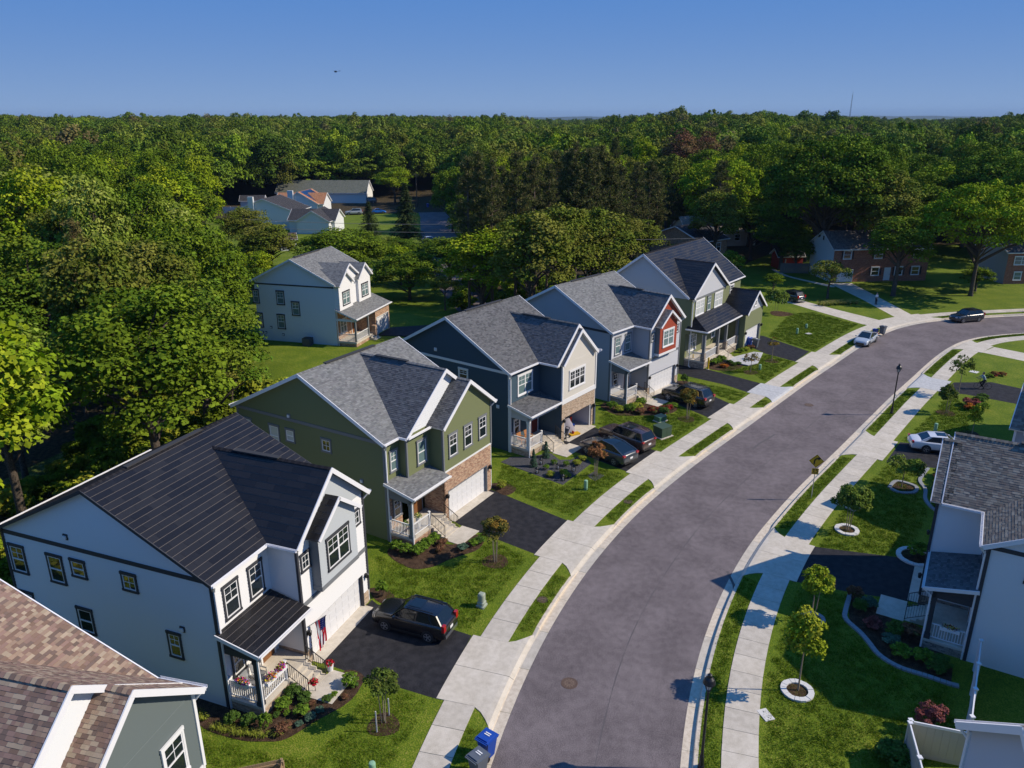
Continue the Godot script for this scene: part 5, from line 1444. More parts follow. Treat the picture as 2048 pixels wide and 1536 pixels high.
	bars(heli, "skid", [[Vector3(-1.8, -1.5, 0.9), Vector3(1.4, -1.5, 0.9), 0.1, 0.1], [Vector3(-1.8, -1.5, -0.9), Vector3(1.4, -1.5, -0.9), 0.1, 0.1], [Vector3(0, -0.8, -0.9), Vector3(0, -1.5, -0.9), 0.08, 0.08], [Vector3(0, -0.8, 0.9), Vector3(0, -1.5, 0.9), 0.08, 0.08]], "black_metal")
	bars(heli, "rotor_mast", [[Vector3(0, 0.8, 0), Vector3(0, 1.55, 0), 0.2, 0.2]], "black_metal")
func land_y(_x: float, _z: float) -> float: return 3.0
func gable_house(called: String, label: String, at: Vector3, deg: float, w: float, D: float, E: float, R: float, m: String, side: String, st: Dictionary, _x: float) -> Node3D:
	var t := thing(called, label, "shed" if called == "garden_shed" else "house", at, deg_to_rad(deg))
	var A := Vector3(1, 0, 0)
	var B := Vector3(0, 0, 1)
	var o := 0.35
	var S := (R - E) / (D / 2 + o)
	var lap := 0.0 if m.begins_with("brick") else 0.2
	siding(t, "front_wall", mats[m], [Vector2(0, -0.3), Vector2(w, -0.3), Vector2(w, E), Vector2(0, E)], Vector3.ZERO, A, B, lap)
	siding(t, "rear_wall", mats[m], [Vector2(0, -0.3), Vector2(w, -0.3), Vector2(w, E), Vector2(0, E)], Vector3(0, 0, -D), A, -B, lap)
	var g := [Vector2(-D, -0.3), Vector2(0, -0.3), Vector2(0, E + S * o - 0.17), Vector2(-D / 2, R - 0.17), Vector2(-D, E + S * o - 0.17)]
	siding(t, "gable_wall", mats[side], g, Vector3.ZERO, B, -A, 0.0 if side.begins_with("brick") else 0.2)
	siding(t, "gable_wall", mats[side], g, Vector3(w, 0, 0), B, A, 0.0 if side.begins_with("brick") else 0.2)
	roof(t, [Vector3(-o, E, o), Vector3(w + o, E, o), Vector3(w + o, R, -D / 2), Vector3(-o, R, -D / 2)], st)
	roof(t, [Vector3(w + o, E, -D - o), Vector3(-o, E, -D - o), Vector3(-o, R, -D / 2), Vector3(w + o, R, -D / 2)], st)
	for e in [-o - 0.01, w + o + 0.01]:
		rake(t, Vector3(e, E, o), Vector3(e, R, -D / 2), "gutter", 0.2)
		rake(t, Vector3(e, E, -D - o), Vector3(e, R, -D / 2), "gutter", 0.2)
	gutter(t, Vector3(-o, E, o), Vector3(w + o, E, o), B)
	return t
func vinyl(a: Vector3, b: Vector3, h: float, label: String, caps := true, m := "fence_white"):
	var t := thing("vinyl_fence", label, "fence", a)
	var d := b - a
	var L := d.length()
	var u := d / L
	var n := maxi(1, int(round(L / 2.4)))
	for i in n + 1:
		var p := u * L * i / n
		bars(t, "post", [[p, p + Vector3(0, h + 0.08, 0), 0.13, 0.13]], m)
		if caps: bars(t, "post_cap", [[p + Vector3(0, h + 0.08, 0), p + Vector3(0, h + 0.14, 0), 0.19, 0.19]], "gutter")
	for i in n:
		var p := u * (L * i / n + 0.07)
		var q := u * (L * (i + 1) / n - 0.07)
		bars(t, "top_rail", [[p + Vector3(0, h, 0), q + Vector3(0, h, 0), 0.06, 0.13]], "gutter" if caps else m)
		bars(t, "bottom_rail", [[p + Vector3(0, 0.12, 0), q + Vector3(0, 0.12, 0), 0.06, 0.15]], m)
		var k := int(p.distance_to(q) / 0.29)
		for j in k:
			var c := p.lerp(q, (j + 0.5) / k)
			var b2 := MB.new()
			b2.bar(c - u * (p.distance_to(q) / k * 0.5 - 0.004) + Vector3(0, h * 0.5 + 0.05, 0), c + u * (p.distance_to(q) / k * 0.5 - 0.004) + Vector3(0, h * 0.5 + 0.05, 0), 0.028, h - 0.26)
			put(t, "board", b2, mats[m])
func picket(a: Vector3, b: Vector3, h: float, m: String, label: String):
	var t := thing("board_fence", label, "fence", a)
	var d := b - a
	var L := d.length()
	var u := d / L
	var n := int(L / 0.15)
	for i in n:
		bars(t, "board", [[u * (i * 0.15 + 0.07), u * (i * 0.15 + 0.07) + Vector3(0, h - 0.02 * (i % 3), 0), 0.14, 0.022]], m)
		(t.get_child(t.get_child_count() - 1) as MeshInstance3D).mesh = plank(u, i, h, m)
	bars(t, "rail", [[Vector3(0, 0.3, 0), d + Vector3(0, 0.3, 0), 0.05, 0.09], [Vector3(0, h - 0.2, 0), d + Vector3(0, h - 0.2, 0), 0.05, 0.09]], m)
	for i in 2: bars(t, "post", [[d * i, d * i + Vector3(0, h + 0.05, 0), 0.1, 0.1]], m)
func plank(u: Vector3, i: int, h: float, m: String) -> ArrayMesh:
	var b := MB.new()
	var c := u * (i * 0.15 + 0.07) + Vector3(0, h * 0.5, 0) + u.cross(Vector3.UP) * 0.04
	b.bar(c - u * 0.07, c + u * 0.07, 0.022, h)
	return b.mesh(mats[m])

func build_street():
	# lamps
	for l in [[36.25, -68.6, "black lantern street lamp beside the kerb near the bend"], [8.2, -26.3, "black lantern street lamp in the foreground by the sidewalk"]]:
		var t := thing("street_lamp", l[2], "lamp", Vector3(l[0], LAWN, l[1]), 0.5, "street lamps")
		var b := MB.new()
		b.lathe([[0.15, -0.1], [0.15, 0.12], [0.12, 0.2], [0.1, 0.6], [0.07, 0.75], [0.062, 1.2], [0.052, 4.05], [0.075, 4.1], [0.05, 4.18]], Vector3.ZERO, 12)
		put(t, "post", b, mats["black_metal"])
		var g := MB.new()
		g.lathe([[0.1, 4.2], [0.19, 4.52]], Vector3.ZERO, 8)
		put(t, "lantern_glass", g, mat("lantern_glass", lin(0.5, 0.5, 0.48), 0.15))
		var f := MB.new()
		for k in 8: f.bar(Vector3(0.11 * cos(k * PI / 4), 4.2, 0.11 * sin(k * PI / 4)), Vector3(0.2 * cos(k * PI / 4), 4.52, 0.2 * sin(k * PI / 4)), 0.02, 0.02)
		f.lathe([[0.05, 4.17], [0.13, 4.21]], Vector3.ZERO, 8)
		put(t, "lantern_cage", f, mats["black_metal"])
		var h := MB.new()
		h.lathe([[0.27, 4.51], [0.26, 4.55], [0.2, 4.72], [0.11, 4.82], [0.1, 4.86], [0.1, 4.93], [0.03, 4.97], [0.03, 5.02], [0.0, 5.04]], Vector3.ZERO, 12)
		put(t, "lantern_hood", h, mats["black_metal"])
	# warning sign: diamond with a curved arrow over a 15 plate, facing the traffic that comes from here
	var s := thing("road_sign", "yellow curve warning sign with 15 speed plate by the kerb", "sign", Vector3(22.25, LAWN, -51.35), deg_to_rad(-12.0))
	bars(s, "post", [[Vector3(0, -0.1, -0.03), Vector3(0, 3.55, -0.03), 0.055, 0.045]], "galvanised")
	var ye := mat("sign_yellow", lin(0.62, 0.36, 0.012), 0.5)
	var dia := MB.new()
	var r := 0.53
	dia.slab([Vector3(0, 3.05 + r, 0.01), Vector3(r, 3.05, 0.01), Vector3(0, 3.05 - r, 0.01), Vector3(-r, 3.05, 0.01)], Vector3(0, 0, -0.006))
	var dd := put(s, "diamond_panel", dia, ye)
	var bo := MB.new()
	for k in 4:
		var a := Vector3(sin(k * PI / 2), cos(k * PI / 2), 0) * (r - 0.05)
		var c := Vector3(sin((k + 1) * PI / 2), cos((k + 1) * PI / 2), 0) * (r - 0.05)
		bo.bar(Vector3(0, 3.05, 0.013) + a, Vector3(0, 3.05, 0.013) + c, 0.018, 0.004, Vector3(0, 0, 1))
	put(dd, "border", bo, mat("sign_black", lin(0.01, 0.01, 0.01), 0.6))
	var ar := MB.new()
	var pts := []
	for k in 7:
		var an := PI - k * PI / 12.0
		pts.append(Vector3(0.1 + 0.24 * cos(an), 3.02 + 0.24 * sin(an), 0.016))
	pts.push_front(Vector3(-0.14, 2.78, 0.016))
	for k in pts.size() - 1: ar.bar(pts[k], pts[k + 1] + (pts[k + 1] - pts[k]).normalized() * 0.015, 0.1, 0.004, Vector3(0, 0, 1))
	ar.slab([Vector3(0.1, 3.41, 0.018), Vector3(0.32, 3.26, 0.018), Vector3(0.1, 3.11, 0.018)], Vector3(0, 0, -0.004))
	put(dd, "arrow", ar, mats["sign_black"])
	var pl := MB.new()
	pl.box2(Vector3(-0.24, 1.98, 0.004), Vector3(0.24, 2.46, 0.01))
	var pp := put(s, "speed_plate", pl, ye)
	for tx in [["15", 0.3, Vector3(0, 2.27, 0.011)], ["M.P.H.", 0.11, Vector3(0, 2.07, 0.011)]]:
		var tm := TextMesh.new()
		tm.text = tx[0]
		tm.font = SystemFont.new()
		(tm.font as SystemFont).font_names = PackedStringArray(["Droid Sans"])
		(tm.font as SystemFont).font_weight = 700
		tm.font_size = 32
		tm.pixel_size = tx[1] / 23.0
		tm.depth = 0.004
		tm.material = mats["sign_black"]
		part(pp, "lettering", tm, tx[2])
	# bins
	var bins := [[-1.15, -27.0, "blue_bin", "blue wheeled recycling bin at the kerb in the foreground", 2.5], [-1.5, -25.95, "grey_bin", "grey wheeled bin beside the blue one in the foreground", 2.4], [29.3, -91.6, "blue_bin", "blue recycling bin beside the sage house's garage", 0.9], [29.95, -91.0, "grey_bin", "dark grey bin beside the sage house's garage", 0.9], [47.5, -97.3, "blue_bin", "small blue bin behind the silver hatchback", 2.2], [48.3, -97.0, "grey_bin", "dark bin behind the silver hatchback", 2.2], [-26.5, -249.0, "blue_bin", "blue bin far off on the back street", 0.5]]
	for b in bins:
		var t := thing("wheeled_bin", b[3], "bin", Vector3(b[0], LAWN if absf(b[0]) > 3.0 else 0.14, b[1]), b[4], "wheeled bins")
		var small: float = 0.62 if b[3].begins_with("small") else 1.0
		t.scale = Vector3(1.1, 1.1 * small, 1.1) if small == 1.0 else Vector3(0.95, 0.62, 0.95)
		var m := MB.new()
		for q in [[0.0, 0.21, 0.2, 0.95, 0.29, 0.31]]:
			var lo := [Vector3(-q[1], q[0] + 0.06, -q[2]), Vector3(q[1], q[0] + 0.06, -q[2]), Vector3(q[1], q[0] + 0.06, q[2]), Vector3(-q[1], q[0] + 0.06, q[2])]
			var hi := [Vector3(-q[4], q[3], -q[5]), Vector3(q[4], q[3], -q[5]), Vector3(q[4], q[3], q[5]), Vector3(-q[4], q[3], q[5])]
			for k in 4: m.quad(lo[k], hi[k], hi[(k + 1) % 4], lo[(k + 1) % 4])
			m.fan(lo)
			m.fan(hi)
		m.box2(Vector3(-0.32, 0.9, -0.33), Vector3(0.32, 0.96, 0.34))
		put(t, "body", m, mats[b[2]])
		var lid := MB.new()
		lid.slab([Vector3(-0.32, 1.03, -0.36), Vector3(0.32, 1.03, -0.36), Vector3(0.33, 0.98, 0.38), Vector3(-0.33, 0.98, 0.38)], Vector3(0, -0.03, 0))
		lid.slab([Vector3(-0.24, 1.075, -0.3), Vector3(0.24, 1.075, -0.3), Vector3(0.24, 1.03, 0.28), Vector3(-0.24, 1.03, 0.28)], Vector3(0, -0.05, 0))
		lid.bar(Vector3(-0.3, 1.0, -0.41), Vector3(0.3, 1.0, -0.41), 0.04, 0.04)
		var lp := put(t, "lid", lid, mats[b[2]])
		for k in 2:
			var lb := MB.new()
			lb.slab([Vector3(-0.13, 1.077 - k * 0.007, -0.02 + k * 0.1), Vector3(0.13, 1.077 - k * 0.007, -0.02 + k * 0.1), Vector3(0.13, 1.073 - k * 0.007, 0.03 + k * 0.1), Vector3(-0.13, 1.073 - k * 0.007, 0.03 + k * 0.1)], Vector3(0, -0.01, 0))
			put(lp, "lid_print", lb, mats["white"])
		for e in [-0.24, 0.24]:
			var w := MB.new()
			w.tube([Vector3(e - 0.03, 0.12, -0.26), Vector3(e + 0.03, 0.12, -0.26)], [0.12, 0.12], 10)
			put(t, "wheel", w, mats["black_metal"])
	# utility boxes
	for p in [[5.6, -52.9, 0.8, "light green cable pedestal on the lawn before the teal house"], [37.9, -63.8, 0.95, "light green cable pedestal behind the white sedan"], [27.85, -82.3, 0.62, "pale green pedestal beside the young tree at the sage house"], [37.25, -97.2, 0.8, "green pedestal in the side lawn, nearer of the pair"], [39.5, -100.1, 0.6, "green pedestal in the side lawn, farther of the pair"], [-6.05, -25.9, 0.75, "green cable pedestal at the lower edge of the lawn"]]:
		var t := thing("cable_pedestal", p[3], "pedestal", Vector3(p[0], LAWN, p[1]), 0.4, "cable pedestals")
		var b := MB.new()
		b.lathe([[0.15, -0.05], [0.15, p[2] - 0.08], [0.13, p[2] - 0.02], [0.06, p[2]], [0, p[2]]], Vector3.ZERO, 14)
		put(t, "shell", b, mats["utility_green"])
		var c := MB.new()
		c.lathe([[0.158, 0.08], [0.158, 0.14]], Vector3.ZERO, 14)
		put(t, "base_band", c, mats["utility_dark"])
	for p in [[13.35, -63.3, 1.25, 1.05, 1.05, 0.65, "utility_dark", "dark green transformer box on a concrete pad"], [13.85, -66.9, 0.95, 0.55, 0.7, 0.65, "utility_green2", "low green utility box behind the transformer"], [24.8, -50.3, 1.3, 1.1, 1.1, 0.62, "utility_green", "pale green transformer half hidden behind the ringed sapling"]]:
		var t := thing("transformer_box", p[7], "utility box", Vector3(p[0], LAWN, p[1]), p[5], "transformer boxes")
		var pad := MB.new()
		pad.box2(Vector3(-p[2] * 0.62, -0.1, -p[4] * 0.62), Vector3(p[2] * 0.62, 0.08, p[4] * 0.62))
		put(t, "pad", pad, mats["concrete"])
		var b := MB.new()
		b.box2(Vector3(-p[2] / 2, 0.08, -p[4] / 2), Vector3(p[2] / 2, p[3] - 0.06, p[4] / 2))
		put(t, "cabinet", b, mats[p[6]])
		var l := MB.new()
		l.slab([Vector3(-p[2] / 2 - 0.03, p[3], -p[4] / 2 - 0.03), Vector3(p[2] / 2 + 0.03, p[3], -p[4] / 2 - 0.03), Vector3(p[2] / 2 + 0.03, p[3] - 0.05, p[4] / 2 + 0.03), Vector3(-p[2] / 2 - 0.03, p[3] - 0.05, p[4] / 2 + 0.03)], Vector3(0, -0.06, 0))
		put(t, "lid", l, mats[p[6]])
		bars(t, "label_plate", [[Vector3(p[2] / 2 + 0.005, 0.5, 0.15), Vector3(p[2] / 2 + 0.005, 0.62, 0.15), 0.005, 0.12]], "white")
		bars(t, "door_seam", [[Vector3(0.0, 0.12, p[4] / 2 + 0.002), Vector3(0.0, p[3] - 0.12, p[4] / 2 + 0.002), 0.012, 0.006]], "black_metal")
	var tw := thing("cable_pedestal", "stepped grey green pedestal on the lawn behind the black SUV", "pedestal", Vector3(-1.8, LAWN, -38.1), 0.35, "cable pedestals")
	var tb := MB.new()
	tb.lathe([[0.36, -0.05], [0.36, 0.12], [0.29, 0.16], [0.29, 0.32], [0.24, 0.36], [0.24, 0.8], [0.2, 0.88], [0.0, 0.9]], Vector3.ZERO, 4)
	put(tw, "shell", tb, mat("pedestal_grey", lin(0.3, 0.34, 0.27), 0.7))
	# lids in the ground
	for p in [[2.85, -31.8, 0.38, 0.006, "brown iron manhole cover in the road", "iron"], [29.4, -71.4, 0.38, 0.006, "manhole cover farther up the road", "iron"], [1.75, -38.7, 0.28, 0.165, "round valve lid in the grass strip before the green house", "iron"], [8.55, -50.9, 0.28, 0.165, "round valve lid in the grass strip before the teal house", "iron"], [36.1, -67.0, 0.24, 0.165, "round valve lid in the grass by the far lamp", "iron"], [26.5, -55.2, 0.24, 0.165, "round valve lid in the grass by the road sign", "iron"]]:
		var t := thing("manhole_cover", p[4], "manhole cover", Vector3(p[0], p[3], p[1]), 0.0, "round lids")
		var b := MB.new()
		b.lathe([[p[2] + 0.05, -0.02], [p[2] + 0.05, 0.004], [p[2], 0.006], [p[2] - 0.01, 0.001], [0.0, 0.002]], Vector3.ZERO, 20)
		put(t, "frame", b, mats["iron"])
		var g := MB.new()
		for k in 12:
			var a := k * TAU / 12
			g.bar(Vector3(cos(a) * 0.08, 0.005, sin(a) * 0.08), Vector3(cos(a) * (p[2] - 0.06), 0.005, sin(a) * (p[2] - 0.06)), 0.03, 0.006)
		g.lathe([[p[2] * 0.55, 0.008], [p[2] * 0.63, 0.008]], Vector3.ZERO, 20)
		put(t, "ribs", g, mat("iron_light", lin(0.2, 0.14, 0.1), 0.7))
	for p in [[12.0, -29.4, 0.5, 0.75, 0.3, "white concrete meter lid in the lawn by the sidewalk"], [51.3, -81.2, 0.8, 0.8, 0.7, "white concrete lid in the far right lawn"], [38.8, -97.3, 0.7, 0.6, 0.5, "pale concrete lid in the side lawn by the pedestals"]]:
		var t := thing("meter_lid", p[5], "lid", Vector3(p[0], LAWN, p[1]), p[4], "meter lids")
		var b := MB.new()
		b.box2(Vector3(-p[2] / 2, -0.1, -p[3] / 2), Vector3(p[2] / 2, 0.04, p[3] / 2))
		put(t, "cover", b, mats["concrete_white"])
		for e in [-0.2, 0.2]:
			bars(t, "slot", [[Vector3(0, 0.04, e - 0.04), Vector3(0, 0.04, e + 0.04), 0.03, 0.006]], "black_metal")
	# yellow bollards beside the sage house
	for p in [[20.6, -83.7, "middle yellow bollard at the sage house's porch"], [22.05, -82.45, "yellow bollard nearest the street at the sage house"], [19.3, -84.9, "yellow bollard deepest between the two houses"]]:
		var t := thing("bollard", p[2], "bollard", Vector3(p[0], LAWN, p[1]), 0, "yellow bollards")
		var b := MB.new()
		b.lathe([[0.1, -0.1], [0.1, 1.3], [0.085, 1.37], [0.04, 1.4], [0, 1.4]], Vector3.ZERO, 14)
		put(t, "sleeve", b, mat("bollard_yellow", lin(0.72, 0.46, 0.01), 0.4))
		var c := MB.new()
		c.lathe([[0.16, -0.05], [0.16, 0.03], [0.1, 0.05]], Vector3.ZERO, 14)
		put(t, "footing", c, mats["concrete"])

func bed(label_mat: String, pts: Array, smooth := true, y := 0.02): # a planted bed, slightly mounded at its edge
	var o := blob(pts, 5) if smooth else pts
	var b := sheet(o, LAWN + y, y + 0.05)
	setting("planting_bed", b, mats[label_mat])
func ball(x: float, z: float, r: float, h: float, look: int, label: String, group := "", called := "shrub"):
	var key := "ball%d" % look
	if not shared.has(key):
		var cols: Array = [[Color(0.12, 0.2, 0.02), Color(0.15, 0.24, 0.03), Color(0.09, 0.16, 0.02)], [Color(0.06, 0.11, 0.02), Color(0.08, 0.14, 0.03)], [Color(0.22, 0.26, 0.03), Color(0.28, 0.28, 0.04)], [Color(0.13, 0.06, 0.035), Color(0.18, 0.09, 0.05), Color(0.1, 0.08, 0.03)], [Color(0.3, 0.03, 0.035), Color(0.2, 0.05, 0.03), Color(0.1, 0.1, 0.03)], [Color(0.07, 0.12, 0.08), Color(0.09, 0.15, 0.1)], [Color(0.16, 0.045, 0.04), Color(0.22, 0.07, 0.06)], [Color(0.36, 0.13, 0.02), Color(0.3, 0.08, 0.02)]][look]
		var r2 := RandomNumberGenerator.new()
		r2.seed = 200 + look
		var cr: Array
		if look <= 1: cr = crown(r2, Vector3(0, 0.5, 0), Vector3(0.5, 0.5, 0.5), 46, 34, 0.09, cols, 0.3)
		else: cr = crown(r2, Vector3(0, 0.45, 0), Vector3(0.55, 0.5, 0.55), 22, 44, 0.13, cols, 0.42)
		shared[key] = cr[0].mesh(leaf_mat("leaf_a", Color(0.42, 0.5, 0.06)))
		var st := MB.new()
		for k in 5: st.tube([Vector3(0, -0.05, 0), Vector3(cos(k * 1.3) * 0.25, 0.5, sin(k * 1.3) * 0.25)], [0.03, 0.008], 4)
		shared["ball_stem"] = st.mesh(mats["bark"])
	var t := thing(called, label, "shrub", Vector3(x, LAWN, z), x * 7.0 + z, group)
	t.scale = Vector3(r * 2, h, r * 2)
	part(t, "foliage", shared[key])
	part(t, "stem", shared["ball_stem"])
func tuft(x: float, z: float, s: float, label: String, group: String, cols := [Color(0.2, 0.25, 0.03), Color(0.3, 0.32, 0.05)]):
	var key := "tuft%d" % hash(cols)
	if not shared.has(key):
		var b := MB.new()
		b.use_c = true
		var r := RandomNumberGenerator.new()
		r.seed = 9
		for k in 46:
			var a := r.randf() * TAU
			var d := Vector3(cos(a), 0, sin(a))
			var p := d * r.randf_range(0.0, 0.08)
			var sd := d.cross(Vector3.UP) * 0.02
			b.col = cols[k % cols.size()] * r.randf_range(0.7, 1.3)
			var q := p + d * r.randf_range(0.1, 0.3) + Vector3(0, r.randf_range(0.2, 0.42), 0)
			b.tri(p - sd, p + sd, q)
			b.tri(q - sd * 0.6, q + sd * 0.6, q + d * 0.14 - Vector3(0, 0.06, 0))
		shared[key] = b.mesh(leaf_mat("leaf_a", Color(0.42, 0.5, 0.06)))
	var t := thing("border_plant", label, "plant", Vector3(x, LAWN + 0.02, z), x * 5.0, group)
	t.scale = Vector3.ONE * s
	part(t, "leaves", shared[key])
func sapling(x: float, z: float, H: float, R: float, base: float, look: int, stems: int, label: String, per := 90, size := 0.14, lobes := 20) -> Node3D:
	var cols: Array = [[Color(0.09, 0.13, 0.025), Color(0.13, 0.16, 0.03), Color(0.07, 0.1, 0.02)], [Color(0.24, 0.29, 0.02), Color(0.3, 0.32, 0.03), Color(0.19, 0.25, 0.02)], [Color(0.2, 0.085, 0.035), Color(0.15, 0.1, 0.03), Color(0.26, 0.12, 0.05)], [Color(0.13, 0.19, 0.03), Color(0.1, 0.15, 0.025), Color(0.17, 0.22, 0.04)], [Color(0.17, 0.14, 0.03), Color(0.13, 0.12, 0.03), Color(0.24, 0.15, 0.03)]][look]
	var r := RandomNumberGenerator.new()
	r.seed = int(absf(x * 37.0 + z * 91.0))
	var t := thing("young_tree", label, "tree", Vector3(x, LAWN, z))
	var cy := (base + H) * 0.5
	var cr := crown(r, Vector3(0, cy, 0), Vector3(R, (H - base) * 0.5, R), lobes, per, size, cols, 0.36)
	var w := MB.new()
	for k in stems:
		var a := k * TAU / stems + 0.5
		var o := Vector3(cos(a), 0, sin(a)) * (0.09 if stems > 1 else 0.0)
		w.tube([o + Vector3(0, -0.1, 0), o * 1.6 + Vector3(0, base, 0), o * 3.0 + Vector3(0.03, cy + (H - base) * 0.3, 0)], [0.05 if stems == 1 else 0.035, 0.035 if stems == 1 else 0.025, 0.008], 6)
	var n := 0
	for c in cr[1]:
		if n % 2 == 0:
			var y := clampf(c.y - 0.35, base * 0.9, H * 0.85)
			w.tube([Vector3(0, y, 0), c], [0.018, 0.005], 4, false)
		n += 1
	put(t, "trunk", w, mats["bark_pale"])
	part(t, "crown", cr[0].mesh(leaf_mat("leaf_a", Color(0.42, 0.5, 0.06))))
	return t
func stone_ring(x: float, z: float, r0: float, r1: float, n: int, m: String, label: String):
	var t := thing("tree_ring", label, "edging", Vector3(x, LAWN, z))
	for k in n:
		var a := TAU * k / n
		var b := TAU * (k + 0.94) / n
		var q := MB.new()
		var h := 0.1 + 0.01 * (k % 3)
		q.slab([Vector3(cos(a) * r0, h, sin(a) * r0), Vector3(cos(b) * r0, h, sin(b) * r0), Vector3(cos(b) * r1, h, sin(b) * r1), Vector3(cos(a) * r1, h, sin(a) * r1)], Vector3(0, -0.15, 0))
		put(t, "stone", q, mats[m])
	var s := sheet(ring(0, 0, r0), 0.03)
	put(t, "mulch_fill", s, mats["mulch"])
func edging(pts: Array, m: String, label: String):
	var t := thing("bed_edging", label, "edging", Vector3(pts[0][0], LAWN, pts[0][1]))
	var o := Vector3(pts[0][0], 0, pts[0][1])
	var line := []
	for i in pts.size() - 1:
		var a := Vector2(pts[maxi(i - 1, 0)][0], pts[maxi(i - 1, 0)][1])
		var b := Vector2(pts[i][0], pts[i][1])
		var c := Vector2(pts[i + 1][0], pts[i + 1][1])
		var d := Vector2(pts[mini(i + 2, pts.size() - 1)][0], pts[mini(i + 2, pts.size() - 1)][1])
		var k := maxi(2, int(b.distance_to(c) / 0.22))
		for j in k:
			var q := b.cubic_interpolate(c, a, d, float(j) / k)
			line.append(Vector3(q.x, 0, q.y) - o)
	for i in line.size() - 1:
		bars(t, "paver", [[line[i] + Vector3(0, 0.04, 0), line[i].lerp(line[i + 1], 0.93) + Vector3(0, 0.04, 0), 0.26, 0.13]], m)
func flowers(t: Node, called: String, at: Vector3, size: Vector3, cols: Array, n: int, sd: int):
	var r := RandomNumberGenerator.new()
	r.seed = sd
	var b := MB.new()
	b.use_c = true
	for k in n:
		b.col = (Color(0.05, 0.12, 0.02) if k % 3 == 0 else cols[r.randi() % cols.size()]) * r.randf_range(0.75, 1.2)
		var d := rdir(r)
		leaf(b, at + Vector3(d.x * size.x, absf(d.y) * size.y, d.z * size.z) * r.randf_range(0.5, 1.0), d, 0.085, r)
	put(t, called, b, leaf_mat("petal", Color(0.25, 0.2, 0.1)))

